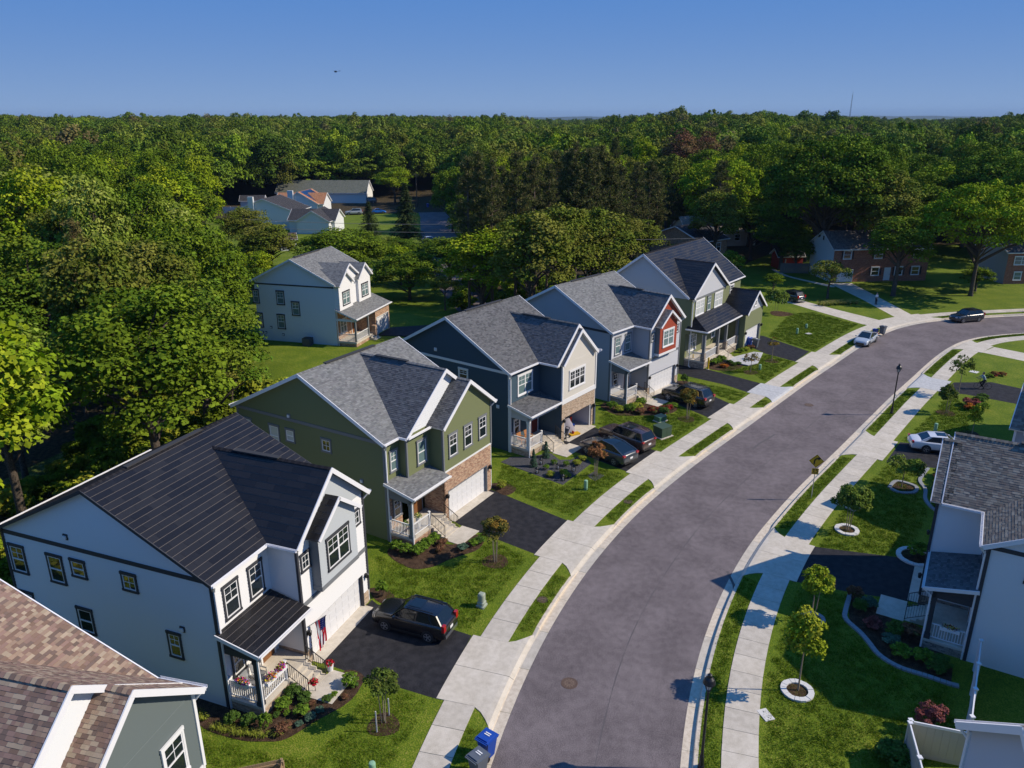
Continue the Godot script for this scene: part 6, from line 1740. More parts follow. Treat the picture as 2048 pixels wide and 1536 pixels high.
func build_yards():
	var bp := tex(256, [[40, 1.0, 3]], [[0.0, Color(0.14, 0.11, 0.08)], [1.0, Color(0.34, 0.29, 0.23)]], 94)
	tmat("bark_pale", bp, 1.0, 0.9, 0.5, false)
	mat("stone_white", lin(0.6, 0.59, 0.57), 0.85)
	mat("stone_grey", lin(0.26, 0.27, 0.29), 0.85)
	# --- white solar house
	bed("mulch", [[-14.7, -28.9], [-12.7, -28.0], [-11.4, -27.85], [-10.4, -28.0], [-9.3, -29.1], [-8.2, -30.1], [-7.7, -31.0], [-7.6, -32.2], [-8.6, -32.6], [-9.3, -31.0], [-10.3, -31.2], [-11.3, -31.6], [-12.0, -29.8], [-13.6, -30.2], [-15.4, -30.7]])
	bed("mulch", ring(-6.05, -28.85, 0.75, 16, 0.08), false)
	bed("mulch", [[-8.6, -39.9], [-7.6, -39.8], [-7.0, -39.0], [-7.4, -38.3], [-8.2, -38.9]])
	var lb := ["round boxwood nearest the steps of the solar house", "round boxwood by the porch base of the solar house", "round boxwood beside the solar house's path", "round boxwood at the downspout side of the solar house", "dark boxwood under the porch railing of the solar house", "tall oval boxwood at the porch corner of the solar house"]
	var bx := [[-10.74, -30.7, 0.44, 0.72], [-11.06, -29.95, 0.45, 0.6], [-8.16, -31.55, 0.48, 0.72], [-13.16, -28.95, 0.4, 0.68], [-12.33, -28.8, 0.4, 0.7], [-11.48, -28.6, 0.34, 1.0]]
	for i in bx.size(): ball(bx[i][0], bx[i][1], bx[i][2], bx[i][3], 0 if i in [1, 2, 5] else 1, lb[i], "boxwoods of the solar house", "boxwood")
	for i in 13:
		var p: Array = [[-10.14, -30.4, 0.4], [-10.06, -29.5, 0.42], [-10.57, -28.4, 0.42], [-9.54, -29.2, 0.28], [-11.22, -29.4, 0.2], [-10.74, -29.5, 0.2], [-9.7, -30.1, 0.2], [-9.24, -29.7, 0.22], [-9.06, -30.4, 0.26], [-8.77, -30.75, 0.2], [-8.23, -30.6, 0.2], [-10.01, -28.8, 0.2], [-7.93, -31.4, 0.24]][i]
		ball(p[0], p[1], p[2], p[2] * 1.3, [1, 0, 3, 5][i % 4], "small loose shrub in the mulch bed of the solar house", "bed shrubs of the solar house")
	for p in [[-13.83, -28.6], [-13.51, -28.5], [-13.2, -28.4], [-12.82, -28.3], [-12.47, -28.23], [-12.12, -28.2], [-11.78, -28.15], [-11.43, -28.12], [-10.78, -28.15], [-14.9, -29.4], [-14.6, -29.15]]:
		tuft(p[0], p[1], 0.85, "yellow green tuft edging the front of the mulch bed", "edging tufts")
	sapling(-6.07, -29.0, 3.0, 0.85, 1.1, 0, 3, "young staked tree on the solar house's lawn", 110, 0.12, 22)
	for p in [[-6.29, -28.39, 1.2], [-5.88, -29.44, 1.0]]:
		var t := thing("tree_stake", "pale stake propping the young tree, %s" % ("taller" if p[2] > 1.1 else "shorter"), "stake", Vector3(p[0], LAWN, p[1]))
		bars(t, "post", [[Vector3(0, -0.1, 0), Vector3(0, p[2], 0), 0.05, 0.05]], "stone_white")
	ball(-7.75, -39.1, 0.42, 1.1, 0, "upright shrub beside the solar house's brick pier", "", "boxwood")
	# --- green house
	bed("mulch", [[-8.2, -44.2], [-7.8, -43.3], [-7.0, -42.5], [-6.1, -42.0], [-5.0, -42.3], [-4.2, -43.0], [-3.3, -43.6], [-2.3, -44.3], [-1.9, -45.5], [-2.5, -46.2], [-3.4, -45.2], [-4.4, -45.0], [-5.4, -46.3], [-6.7, -44.7], [-7.6, -45.3]])
	bed("mulch", ring(-1.1, -42.85, 0.85, 16, 0.06), false)
	bed("mulch", [[-1.7, -53.9], [-0.4, -53.9], [0.3, -53.0], [-0.4, -52.0], [-1.2, -52.6]])
	for i in 6:
		var p: Array = [[-7.61, -44.3], [-6.96, -43.8], [-6.29, -43.55], [-5.91, -43.95], [-5.63, -44.6], [-5.23, -45.2]][i]
		ball(p[0], p[1], 0.5 - 0.03 * (i % 3), 0.78, 0, ["first", "second", "third", "fourth", "fifth", "last"][i] + " clipped ball in the row round the green house's porch, from the side wall", "boxwoods of the green house", "boxwood")
	for i in 6:
		var p: Array = [[-4.6, -44.9], [-4.7, -44.1], [-3.3, -44.2], [-2.6, -44.8], [-2.0, -45.5], [-2.2, -45.1]][i]
		ball(p[0], p[1], 0.38, 0.5, [3, 3, 5, 0, 0, 1][i], "low loose shrub in the green house's mulch bed", "bed shrubs of the green house")
	ball(-0.8, -53.2, 0.4, 0.8, 2, "small yellowish bush beside the green house's garage")
	sapling(-1.11, -42.82, 3.45, 0.95, 0.95, 4, 4, "bronze tinged multi-stemmed young tree on the green house's lawn", 120, 0.13, 24)
	# --- teal house
	bed("gravel", [[-0.95, -57.9], [-0.1, -58.9], [1.2, -58.9], [3.3, -59.6], [3.9, -58.3], [4.9, -58.3], [5.9, -59.5], [6.5, -57.6], [3.9, -53.7]], false)
	bed("gravel", [[5.9, -55.25], [6.6, -56.1], [7.3, -55.3], [6.5, -54.3]], false)
	for i in 2:
		var p: Array = [[1.73, -57.0, 1.5, 0.36], [2.82, -58.8, 1.4, 0.42]][i]
		var t := thing("dwarf_conifer", ["slim dwarf conifer in the black gravel", "broader dwarf conifer by the teal house's steps"][i], "shrub", Vector3(p[0], LAWN, p[1]))
		var r := RandomNumberGenerator.new()
		r.seed = 70 + i
		var b := MB.new()
		b.use_c = true
		for k in 900:
			var y := pow(r.randf(), 1.2)
			var a := r.randf() * TAU
			var rr: float = p[3] * (1.0 - y * 0.85) * sqrt(r.randf())
			b.col = Color(0.045, 0.085, 0.05) * r.randf_range(0.6, 1.4)
			leaf(b, Vector3(cos(a) * rr, y * p[2] + 0.05, sin(a) * rr), Vector3(cos(a), 0.6, sin(a)), 0.1, r)
		put(t, "foliage", b, leaf_mat("needle", Color(0.12, 0.16, 0.04)))
		bars(t, "stem", [[Vector3(0, -0.05, 0), Vector3(0, p[2] * 0.6, 0), 0.04, 0.04]], "bark")
	for i in 5:
		var p: Array = [[2.34, -57.44], [1.96, -55.74], [3.69, -56.54], [4.92, -56.13], [3.95, -54.42]][i]
		var t := thing("garden_lantern", "black garden lantern standing in the black gravel", "lantern", Vector3(p[0], LAWN + 0.02, p[1]), 0.5, "gravel bed lanterns")
		var f := MB.new()
		for a in [-0.11, 0.11]:
			for b2 in [-0.11, 0.11]: f.box2(Vector3(a - 0.015, 0, b2 - 0.015), Vector3(a + 0.015, 0.42, b2 + 0.015))
		f.box2(Vector3(-0.13, 0, -0.13), Vector3(0.13, 0.04, 0.13))
		f.box2(Vector3(-0.13, 0.4, -0.13), Vector3(0.13, 0.44, 0.13))
		f.lathe([[0.15, 0.44], [0.05, 0.54], [0, 0.55]], Vector3.ZERO, 4)
		put(t, "frame", f, mats["black_metal"])
		var g := MB.new()
		g.lathe([[0.04, 0.04], [0.04, 0.24], [0, 0.25]], Vector3.ZERO, 8)
		put(t, "candle", g, mats["white"])
	for i in 8:
		var p: Array = [[3.42, -57.4], [2.72, -56.45], [4.39, -57.1], [3.05, -55.25], [4.09, -55.6], [4.25, -55.0], [5.28, -57.4], [5.83, -58.2]][i]
		ball(p[0], p[1], 0.3 if i < 3 else 0.36, 0.5, 0 if i < 3 else 2, "clipped green ball in the black gravel" if i < 3 else "yellow green bush in the black gravel", "gravel bed balls" if i < 3 else "gravel bed bushes")
	sapling(6.6, -55.3, 3.0, 0.85, 1.0, 2, 4, "russet leaved young tree in the gravel square", 120, 0.14, 22)
	# --- grey house
	bed("mulch", [[8.7, -70.9], [9.3, -69.3], [10.1, -68.4], [11.3, -68.2], [12.6, -68.3], [13.8, -68.4], [15.3, -68.9], [16.1, -70.2], [15.0, -70.9], [13.6, -71.3], [12.6, -72.0], [10.9, -70.4], [9.7, -72.0]])
	var s4 := [[9.72, -70.0, 0.6, 0.9, 0], [10.44, -69.4, 0.5, 0.7, 2], [11.38, -69.3, 0.62, 0.9, 0], [12.04, -69.8, 0.6, 0.9, 2], [12.72, -71.2, 0.6, 0.8, 0], [12.34, -68.9, 0.6, 0.6, 3], [13.58, -69.0, 0.55, 0.7, 4], [14.54, -68.7, 0.6, 0.7, 1], [15.05, -69.9, 0.55, 0.6, 4], [15.72, -70.2, 0.55, 0.6, 0]]
	var l4 := ["green bush at the grey house's side wall", "yellow green bush beside the porch brick", "large green bush before the porch corner", "lime bush under the porch railing", "green bush by the grey house's steps", "bronze low bush in the grey house's bed", "red flowering bush in the grey house's bed", "dark green bush at the bed's front", "red tipped bush by the grey house's path", "green bush at the driveway end of the bed"]
	for i in 10: ball(s4[i][0], s4[i][1], s4[i][2], s4[i][3], s4[i][4], l4[i], "bushes of the grey house")
	sapling(16.47, -67.3, 3.3, 1.0, 1.0, 4, 3, "orange tipped young tree before the black wagon", 120, 0.15, 24)
	bed("mulch", ring(16.4, -67.3, 0.8, 14, 0.1), false)
	ball(18.3, -77.4, 0.42, 1.2, 1, "small upright evergreen beside the grey house's garage")
	bed("mulch", [[17.8, -78.3], [18.8, -78.3], [19.0, -77.2], [18.2, -76.8]])
	# --- sage house
	bed("mulch", [[22.3, -82.6], [24.0, -81.8], [25.8, -82.9], [26.4, -84.0], [26.0, -84.9], [24.9, -85.4], [23.6, -85.6], [22.6, -84.4]])
	for i in 7:
		var p: Array = [[22.85, -83.9, 0.6, 0.8, 0], [23.55, -84.5, 0.6, 0.8, 0], [24.31, -85.2, 0.6, 0.85, 0], [23.99, -83.0, 0.5, 0.5, 7], [25.04, -84.5, 0.4, 0.5, 1], [25.32, -83.9, 0.4, 0.4, 1], [25.9, -84.1, 0.4, 0.4, 1]][i]
		ball(p[0], p[1], p[2], p[3], p[4], ["round green bush nearest the bollards", "middle green bush at the sage house's porch", "green bush next to the sage house's steps", "orange leaved bush in the sage house's bed", "low evergreen in the sage house's bed", "low evergreen in the sage house's bed", "low evergreen in the sage house's bed"][i], "bushes of the sage house")
	for i in 3: ball(27.6 + i * 0.8, -89.0 - i * 0.75, 0.5, 0.55, [0, 2, 3][i], ["low green plant by the sage garage", "yellow green plant by the sage garage", "brown plant by the sage garage bins"][i])
	sapling(30.2, -85.5, 3.0, 0.7, 1.1, 4, 1, "thin young tree beside the sage house's driveway", 26, 0.16, 14)
	bed("mulch", ring(30.2, -85.5, 0.8, 14, 0.1), false)
	sapling(26.5, -81.3, 2.5, 0.95, 0.5, 4, 1, "sparse young tree beside the pale pedestal", 26, 0.16, 16)
	bed("mulch", ring(26.5, -81.3, 0.8, 14, 0.1), false)
	var ws := [38.2, -108.6]
	bed("mulch", ring(ws[0] + 0.6, ws[1] + 0.4, 1.6, 16, 0.1), false)
	var wt := sapling(ws[0], ws[1], 3.8, 2.0, 0.2, 3, 2, "white blossoming bush behind the sage garage", 110, 0.2, 26)
	flowers(wt, "petals", Vector3(0, 1.6, 0), Vector3(2.1, 2.3, 2.1), [Color(0.6, 0.58, 0.4), Color(0.66, 0.64, 0.5)], 260, 5)
	for i in 12: tuft(46.2 + i * 0.55, -113.3 - 0.13 * i + 0.5 * (i % 2), 2.0, "yellowing perennial in the strip by the concrete drive", "perennials by the drive", [Color(0.2, 0.24, 0.04), Color(0.36, 0.3, 0.12)])
	tuft(75.0, -108.9, 2.2, "yellow flowering clump by the kerb at the bend", "", [Color(0.1, 0.18, 0.02), Color(0.6, 0.45, 0.02)])
	# --- right-hand lawns
	stone_ring(22.95, -46.65, 0.52, 0.8, 18, "stone_white", "pale stone ring round the leafy sapling by the sidewalk")
	sapling(22.99, -46.62, 3.7, 1.35, 0.95, 3, 4, "leafy sapling in the pale ring nearest the road sign", 150, 0.15, 34)
	stone_ring(14.05, -31.0, 0.52, 0.8, 18, "stone_white", "white stone ring round the yellow green sapling")
	sapling(14.11, -31.05, 4.9, 1.05, 1.6, 1, 1, "tall yellow green sapling in the white ring", 95, 0.15, 30)
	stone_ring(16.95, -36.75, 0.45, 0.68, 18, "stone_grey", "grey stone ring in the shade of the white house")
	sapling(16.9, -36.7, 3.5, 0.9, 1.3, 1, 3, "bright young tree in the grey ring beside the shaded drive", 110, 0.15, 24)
	var sq := [[28.8, -53.0], [29.9, -54.1], [30.9, -53.2], [30.3, -52.2], [29.2, -52.2], [28.8, -53.0]]
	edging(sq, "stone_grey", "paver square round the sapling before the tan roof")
	bed("mulch", sq.slice(0, 5), false)
	sapling(29.8, -53.1, 2.7, 1.35, 0.9, 3, 1, "spreading sapling in the paver square", 130, 0.15, 28)
	sapling(41.5, -68.6, 3.0, 1.05, 0.9, 0, 3, "small olive sapling in the shaded far right lawn", 110, 0.15, 22)
	bed("mulch", ring(41.5, -68.7, 0.85, 14, 0.05), false)
	sapling(45.4, -73.7, 4.4, 1.2, 1.3, 0, 1, "tall open sapling beside the far right driveway", 30, 0.2, 24)
	sapling(41.0, -63.4, 3.0, 0.6, 0.6, 1, 1, "columnar young tree above the tan roof", 90, 0.14, 24)
	bed("mulch", ring(40.9, -63.6, 0.8, 14, 0.05), false)
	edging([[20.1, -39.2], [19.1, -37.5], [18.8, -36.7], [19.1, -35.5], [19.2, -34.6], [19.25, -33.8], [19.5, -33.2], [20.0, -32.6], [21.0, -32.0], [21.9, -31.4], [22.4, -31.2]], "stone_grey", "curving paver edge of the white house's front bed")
	bed("mulch", [[20.2, -39.1], [19.3, -37.5], [19.0, -36.7], [19.3, -35.5], [19.4, -34.6], [19.45, -33.8], [19.7, -33.3], [20.1, -32.8], [21.1, -32.2], [22.0, -31.6], [22.6, -32.6], [22.8, -34.5], [21.6, -36.2], [20.9, -38.2]], false)
	var rs := [[20.0, -38.6, 0.5, 1.0, 3], [19.9, -37.5, 0.5, 0.8, 1], [20.6, -37.9, 0.45, 0.7, 5], [20.0, -36.0, 0.5, 0.7, 6], [20.9, -35.3, 0.6, 0.9, 1], [20.3, -34.6, 0.5, 0.6, 5], [21.6, -35.0, 0.6, 1.0, 3], [20.4, -33.6, 0.6, 0.7, 0], [21.4, -33.2, 0.6, 0.7, 0], [22.0, -32.7, 0.6, 0.7, 1], [21.6, -32.4, 0.5, 0.6, 1]]
	for i in rs.size(): ball(rs[i][0], rs[i][1], rs[i][2], rs[i][3], rs[i][4], ["bronze bush at the end of the shaded bed", "dark bush by the shaded drive", "grey green bush beside the path pad", "maroon bush in the shaded bed", "dark bush before the shaded steps", "blue green bush in the shaded bed", "brown bush under the shaded porch", "bright bush at the curve of the paver edge", "round bush below the flower box", "dark hedge bush at the fence corner", "low hedge bush along the paver edge"][i], "bushes of the white house")
	edging([[33.5, -56.4], [31.8, -54.3], [31.4, -52.7], [30.6, -51.1], [30.4, -49.8], [30.6, -48.8]], "stone_grey", "wavy paver edge beside the tan roof")
	for i in 6: ball(33.0 - i * 0.5 + 0.6, -54.9 + i * 1.0, 0.6, 0.8, [1, 3, 1, 5, 1, 3][i], "shaded bush behind the wavy paver edge", "bushes of the wavy bed")
	stone_ring(26.0, -43.2, 0.9, 1.2, 20, "stone_white", "low white stone planter at the end of the shaded drive")
	ball(26.1, -43.2, 0.75, 1.1, 0, "leafy bush in the white stone planter")
	for i in 8:
		var p: Array = [[45.0, -70.6, 1.0, 6], [46.0, -71.2, 0.8, 1], [44.2, -69.6, 0.7, 7], [46.9, -72.0, 0.8, 1], [45.5, -69.5, 0.8, 0], [52.6, -79.6, 0.6, 4], [53.6, -79.8, 0.5, 4], [51.8, -79.2, 0.5, 0]][i]
		ball(p[0], p[1], p[2] * 0.8, p[2], p[3], ["maroon bush", "dark bush", "amber bush", "dark green bush", "green bush", "red flowering plant", "crimson flowering plant", "small green plant"][i] + " in the far right front gardens", "far right garden bushes")
	# Japanese maple and flowering shrub by the lower right fence
	var jm := thing("japanese_maple", "small red Japanese maple by the vinyl fence", "tree", Vector3(19.2, LAWN, -28.3))
	var r3 := RandomNumberGenerator.new()
	r3.seed = 404
	var jc := crown(r3, Vector3(0, 0.95, 0), Vector3(0.85, 0.55, 0.75), 18, 110, 0.1, [Color(0.19, 0.06, 0.055), Color(0.25, 0.09, 0.08)], 0.4)
	put(jm, "crown", jc[0], leaf_mat("petal", Color(0.25, 0.2, 0.1)))
	var jt := MB.new()
	for c in jc[1]: jt.tube([Vector3(0, -0.1, 0), Vector3(0, 0.35, 0), c], [0.05, 0.035, 0.01], 5)
	put(jm, "trunk", jt, mats["bark"])
	ball(16.7, -26.4, 0.95, 1.1, 1, "round dark shrub with yellow tips at the lower right")
	for i in 4: tuft(16.2 + 0.3 * i, -27.2 + 0.15 * i, 0.9, "yellow flower spray at the lower right shrub", "yellow sprays", [Color(0.62, 0.5, 0.03), Color(0.4, 0.42, 0.03)])
	porch_things()
	grass()

func porch_things():
	# flag on the solar house: the pole leaves the garage's corner, the cloth hangs in folds
	var h := Vector3(-13.67, 0.05, -29.99)
	var bs := Basis(Vector3.UP, deg_to_rad(90.0 - 21.2))
	var at := func(a: float, b: float, y: float) -> Vector3: return h + bs * Vector3(a, y, b)
	var f := thing("flag", "American flag hanging from a pole by the garage", "flag", at.call(4.12, 1.8, 2.35), deg_to_rad(90.0 - 21.2))
	var tip := Vector3(0.5, 0.6, 0.85)
	bars(f, "pole", [[Vector3(0, 0, 0), tip, 0.03, 0.03]], "galvanised")
	var b := MB.new()
	b.use_c = true
	var st := MB.new()
	st.use_c = true
	var W := 26 # along the hanging length
	var Hh := 13
	var P := func(i: float, j: float) -> Vector3: # i down the cloth, j along the hoist
		var along := lerpf(0.36, 0.98, j / Hh)
		var p := tip * along
		var fold := sin(j * 1.35 + i * 0.12) * 0.075 * (0.4 + i / W)
		return p + Vector3(fold + 0.05 * i / W, -i / W * 1.7, (0.65 - along) * 0.6 * pow(i / W, 0.8) + cos(j * 1.35) * 0.04)
	for i in W:
		for j in Hh:
			var canton := j >= 6 and i < 11
			b.col = Color(0.02, 0.03, 0.16) if canton else (Color(0.42, 0.015, 0.03) if j % 2 == 0 else Color(0.66, 0.66, 0.68))
			b.quad(P.call(float(i), float(j)), P.call(float(i + 1), float(j)), P.call(float(i + 1), float(j + 1)), P.call(float(i), float(j + 1)))
	for i in range(1, 10, 2):
		for j in 6:
			var c: Vector3 = P.call(i + 0.5, j + 6.6)
			st.col = Color(0.75, 0.75, 0.78)
			for s in [-1.0, 1.0]:
				var o := Vector3(s * 0.012, 0, 0.012)
				for k in 5:
					var a := k * TAU / 5
					st.tri(c + o, c + o + Vector3(0, cos(a) * 0.035, sin(a) * 0.035), c + o + Vector3(0, cos(a + 0.7) * 0.014, sin(a + 0.7) * 0.014))
	var fm := vmat("flag_cloth", 0.8, 0.2)
	fm.cull_mode = BaseMaterial3D.CULL_DISABLED
	var cl := put(f, "cloth", b, fm)
	put(cl, "stars", st, fm)
	var fc := [Color(0.6, 0.03, 0.12), Color(0.7, 0.55, 0.03), Color(0.25, 0.05, 0.4), Color(0.55, 0.04, 0.3), Color(0.7, 0.2, 0.02)]
	for k in [[0.14, 0.9, 0.5, 0.0, "flower box on the solar house's side railing"], [0.85, 1.95, 0.42, 1.0, "flower box on the solar house's front railing by the post"], [1.6, 1.95, 0.42, 1.0, "flower box on the solar house's front railing by the steps"]]:
		var t := thing("flower_box", k[4], "planter", at.call(k[0], k[1], 1.55), deg_to_rad(90.0 - 21.2), "flower boxes")
		var bb := MB.new()
		bb.box2(Vector3(-0.36, 0, -0.1) if k[3] > 0 else Vector3(-0.1, 0, -0.4), Vector3(0.36, 0.2, 0.14) if k[3] > 0 else Vector3(0.12, 0.2, 0.4))
		put(t, "box", bb, mats["white"])
		flowers(t, "blooms", Vector3(0, 0.18, 0), Vector3(0.4, 0.35, 0.22) if k[3] > 0 else Vector3(0.22, 0.35, 0.45), fc, 260, int(k[0] * 100))
	for k in [[4.0, 3.05, "red flowers in a white pot beside the driveway"], [2.25, 3.3, "red flowers hanging from a hook by the solar house's steps"]]:
		var t := thing("flower_pot", k[2], "planter", at.call(k[0], k[1], 0.1), 0.0, "red flower pots")
		var pm := MB.new()
		if k[0] > 3.0: pm.lathe([[0.14, 0], [0.19, 0.4], [0.2, 0.42], [0.17, 0.42], [0.0, 0.4]], Vector3.ZERO, 12)
		else:
			pm.tube([Vector3(0, 0, -0.2), Vector3(0, 1.05, -0.2), Vector3(0, 1.15, -0.1), Vector3(0, 1.0, 0.05)], [0.015, 0.015, 0.012, 0.01], 5)
			pm.lathe([[0.05, 0.5], [0.15, 0.68], [0.0, 0.68]], Vector3.ZERO, 10)
		put(t, "pot", pm, mats["white"] if k[0] > 3.0 else mats["black_metal"])
		flowers(t, "blooms", Vector3(0, 0.42 if k[0] > 3.0 else 0.68, 0), Vector3(0.26, 0.26, 0.26), [Color(0.55, 0.01, 0.03), Color(0.65, 0.03, 0.06)], 200, int(k[1] * 10))
	for k in [[0.75, 0.8], [1.5, 0.75]]:
		var t := chair(at.call(k[0], k[1], 0.75), deg_to_rad(90.0 - 21.2), "grey patio chair on the solar house's porch, %s" % ("by the side railing" if k[0] < 1.0 else "by the door"), "patio chairs", "galvanised")
		t.name = t.name
	var tb := thing("round_table", "small cream round table on the solar house's porch", "table", at.call(1.15, 1.35, 0.75))
	var tm := MB.new()
	tm.lathe([[0.3, 0.5], [0.3, 0.53], [0, 0.535]], Vector3.ZERO, 16)
	tm.lathe([[0.15, 0], [0.03, 0.03], [0.03, 0.5]], Vector3.ZERO, 10)
	put(tb, "top", tm, mats["beige"])
	# green house: pot plant, flower pot and bench
	var g := Vector3(-8.27, 0.1, -45.44)
	var gb := Basis(Vector3.UP, deg_to_rad(90.0 - 31.0))
	var p := thing("flower_pot", "white pot of yellow flowers on the green house's railing", "planter", g + gb * Vector3(1.35, 0.76, 1.45))
	var pm2 := MB.new()
	pm2.lathe([[0.12, 0], [0.17, 0.85], [0.0, 0.84]], Vector3.ZERO, 12)
	put(p, "pot", pm2, mats["white"])
	flowers(p, "blooms", Vector3(0, 0.9, 0), Vector3(0.3, 0.3, 0.3), [Color(0.5, 0.5, 0.1), Color(0.16, 0.25, 0.04)], 200, 3)
	p = thing("flower_pot", "leafy potted plant on the green house's porch floor", "planter", g + gb * Vector3(0.7, 0.76, 0.9))
	pm2 = MB.new()
	pm2.lathe([[0.14, 0], [0.2, 0.4], [0.0, 0.39]], Vector3.ZERO, 12)
	put(p, "pot", pm2, mats["door_brown"])
	flowers(p, "leaves", Vector3(0, 0.42, 0), Vector3(0.3, 0.35, 0.3), [Color(0.12, 0.24, 0.03), Color(0.2, 0.3, 0.04)], 200, 4)
	# teal house: wooden chairs on the porch, things in the open garage
	var q := Vector3(-0.23, 0.05, -59.96)
	var qb := Basis(Vector3.UP, deg_to_rad(90.0 - 37.2))
	for k in [[0.75, 0.7], [1.55, 0.9]]: chair(q + qb * Vector3(k[0], 0.76, k[1]), deg_to_rad(90.0 - 37.2 - 10), "brown wooden chair on the teal house's porch, %s" % ("by the corner" if k[0] < 1 else "by the door"), "wooden porch chairs", "orange_wood")
	var gf := 0.19
	var cov := thing("covered_machine", "machine under a grey dust cover in the open garage", "machine", q + qb * Vector3(6.3, gf - 0.05, 1.5), 0.4)
	var cb := MB.new()
	var rows := []
	for i in 9:
		var line := []
		for j in 13:
			var a := TAU * j / 12
			var y := i / 8.0
			var rr := (0.62 - 0.4 * pow(y, 1.6)) * (1.0 + 0.08 * sin(a * 5 + i))
			line.append(Vector3(cos(a) * rr * 1.5, y * 1.35, sin(a) * rr))
		rows.append(line)
	cb.grid(rows)
	cb.fan(rows[8].slice(0, 12))
	put(cov, "cover", cb, mat("dust_cover", lin(0.27, 0.25, 0.29), 0.8))
	for e in [-0.7, 0.7]:
		var w := MB.new()
		w.tube([Vector3(e, 0.2, -0.06), Vector3(e, 0.2, 0.06)], [0.2, 0.2], 12)
		put(cov, "wheel", w, mats["black_metal"])
	var sc := thing("stroller", "folded black stroller at the mouth of the open garage", "stroller", q + qb * Vector3(5.35, gf - 0.05, 2.0), 0.8)
	bars(sc, "frame", [[Vector3(-0.3, 0.1, 0), Vector3(0.3, 0.95, 0), 0.04, 0.04], [Vector3(-0.3, 0.1, 0.4), Vector3(0.3, 0.95, 0.4), 0.04, 0.04], [Vector3(0.3, 0.1, 0), Vector3(-0.2, 0.6, 0), 0.04, 0.04], [Vector3(0.3, 0.1, 0.4), Vector3(-0.2, 0.6, 0.4), 0.04, 0.04], [Vector3(0.3, 0.95, 0), Vector3(0.3, 0.95, 0.4), 0.04, 0.04]], "black_metal")
	bars(sc, "seat", [[Vector3(-0.1, 0.45, 0.2), Vector3(0.2, 0.8, 0.2), 0.36, 0.12]], "charcoal")
	for e in [[-0.3, 0.0], [0.3, 0.0], [-0.3, 0.4], [0.3, 0.4]]:
		var w := MB.new()
		w.tube([Vector3(e[0], 0.1, e[1] - 0.03), Vector3(e[0], 0.1, e[1] + 0.03)], [0.1, 0.1], 10)
		put(sc, "wheel", w, mats["black_metal"])
	var toy := thing("toy_slide", "yellow and red toy on the garage apron of the teal house", "toy", q + qb * Vector3(6.4, gf - 0.05, 2.4), 0.5)
	bars(toy, "base", [[Vector3(-0.5, 0.08, 0), Vector3(0.5, 0.08, 0), 0.5, 0.12]], "sign_yellow")
	bars(toy, "handle", [[Vector3(-0.2, 0.1, 0), Vector3(-0.1, 0.35, 0), 0.3, 0.05]], "toy_red")
	var jack := thing("toy_scooter", "red and blue upright toy inside the open garage", "toy", q + qb * Vector3(7.9, gf - 0.05, 1.0), 0.0)
	bars(jack, "stem", [[Vector3(0, 0.1, 0), Vector3(0.05, 0.9, 0), 0.16, 0.16]], "toy_red")
	bars(jack, "deck", [[Vector3(-0.4, 0.1, 0), Vector3(0.4, 0.1, 0), 0.4, 0.14]], "blue_bin")
	var sh := thing("storage_shelf", "storage shelf with boxes at the back of the open garage", "shelf", q + qb * Vector3(8.5, gf - 0.05, -1.5), 0.0)
	bars(sh, "frame", [[Vector3(-0.6, 0, 0), Vector3(-0.6, 1.9, 0), 0.05, 0.5], [Vector3(0.6, 0, 0), Vector3(0.6, 1.9, 0), 0.05, 0.5], [Vector3(-0.6, 0.5, 0), Vector3(0.6, 0.5, 0), 0.5, 0.04], [Vector3(-0.6, 1.1, 0), Vector3(0.6, 1.1, 0), 0.5, 0.04], [Vector3(-0.6, 1.7, 0), Vector3(0.6, 1.7, 0), 0.5, 0.04]], "galvanised")
	# white house on the right: flower box on its railing; white house behind: air conditioner
	var rr2 := Vector3(23.57, 0.02, -33.27)
	var rb := Basis(Vector3.UP, deg_to_rad(-90.0 - 31.5))
	var fb := thing("flower_box", "white flower box on the shaded porch railing", "planter", rr2 + rb * Vector3(-0.1, 1.5, 0.9), deg_to_rad(-90.0 - 31.5), "flower boxes")
	bars(fb, "box", [[Vector3(0.02, 0.1, -0.45), Vector3(0.02, 0.1, 0.45), 0.2, 0.2]], "white")
	flowers(fb, "blooms", Vector3(0, 0.18, 0), Vector3(0.2, 0.22, 0.5), [Color(0.5, 0.4, 0.05), Color(0.3, 0.04, 0.1)], 160, 8)
	var wh := Vector3(-20.8, 1.3, -88.66)
	var wb := Basis(Vector3.UP, deg_to_rad(90.0 - 16.1))
	var ac := thing("air_conditioner", "grey air conditioning unit beside the white house", "air conditioner", wh + wb * Vector3(-0.75, -0.2, -3.6), deg_to_rad(90.0 - 16.1))
	var am := MB.new()
	am.box2(Vector3(-0.45, 0, -0.5), Vector3(0.45, 1.05, 0.5))
	put(ac, "cabinet", am, mats["charcoal"])
	for k in 9: bars(ac, "louvre", [[Vector3(-0.47, 0.12 + k * 0.1, -0.45), Vector3(-0.47, 0.12 + k * 0.1, 0.45), 0.03, 0.03]], "trim_grey")
	var fan := MB.new()
	fan.lathe([[0.4, 1.06], [0.38, 1.09], [0.05, 1.09], [0.0, 1.1]], Vector3.ZERO, 16)
	put(ac, "fan_guard", fan, mats["black_metal"])
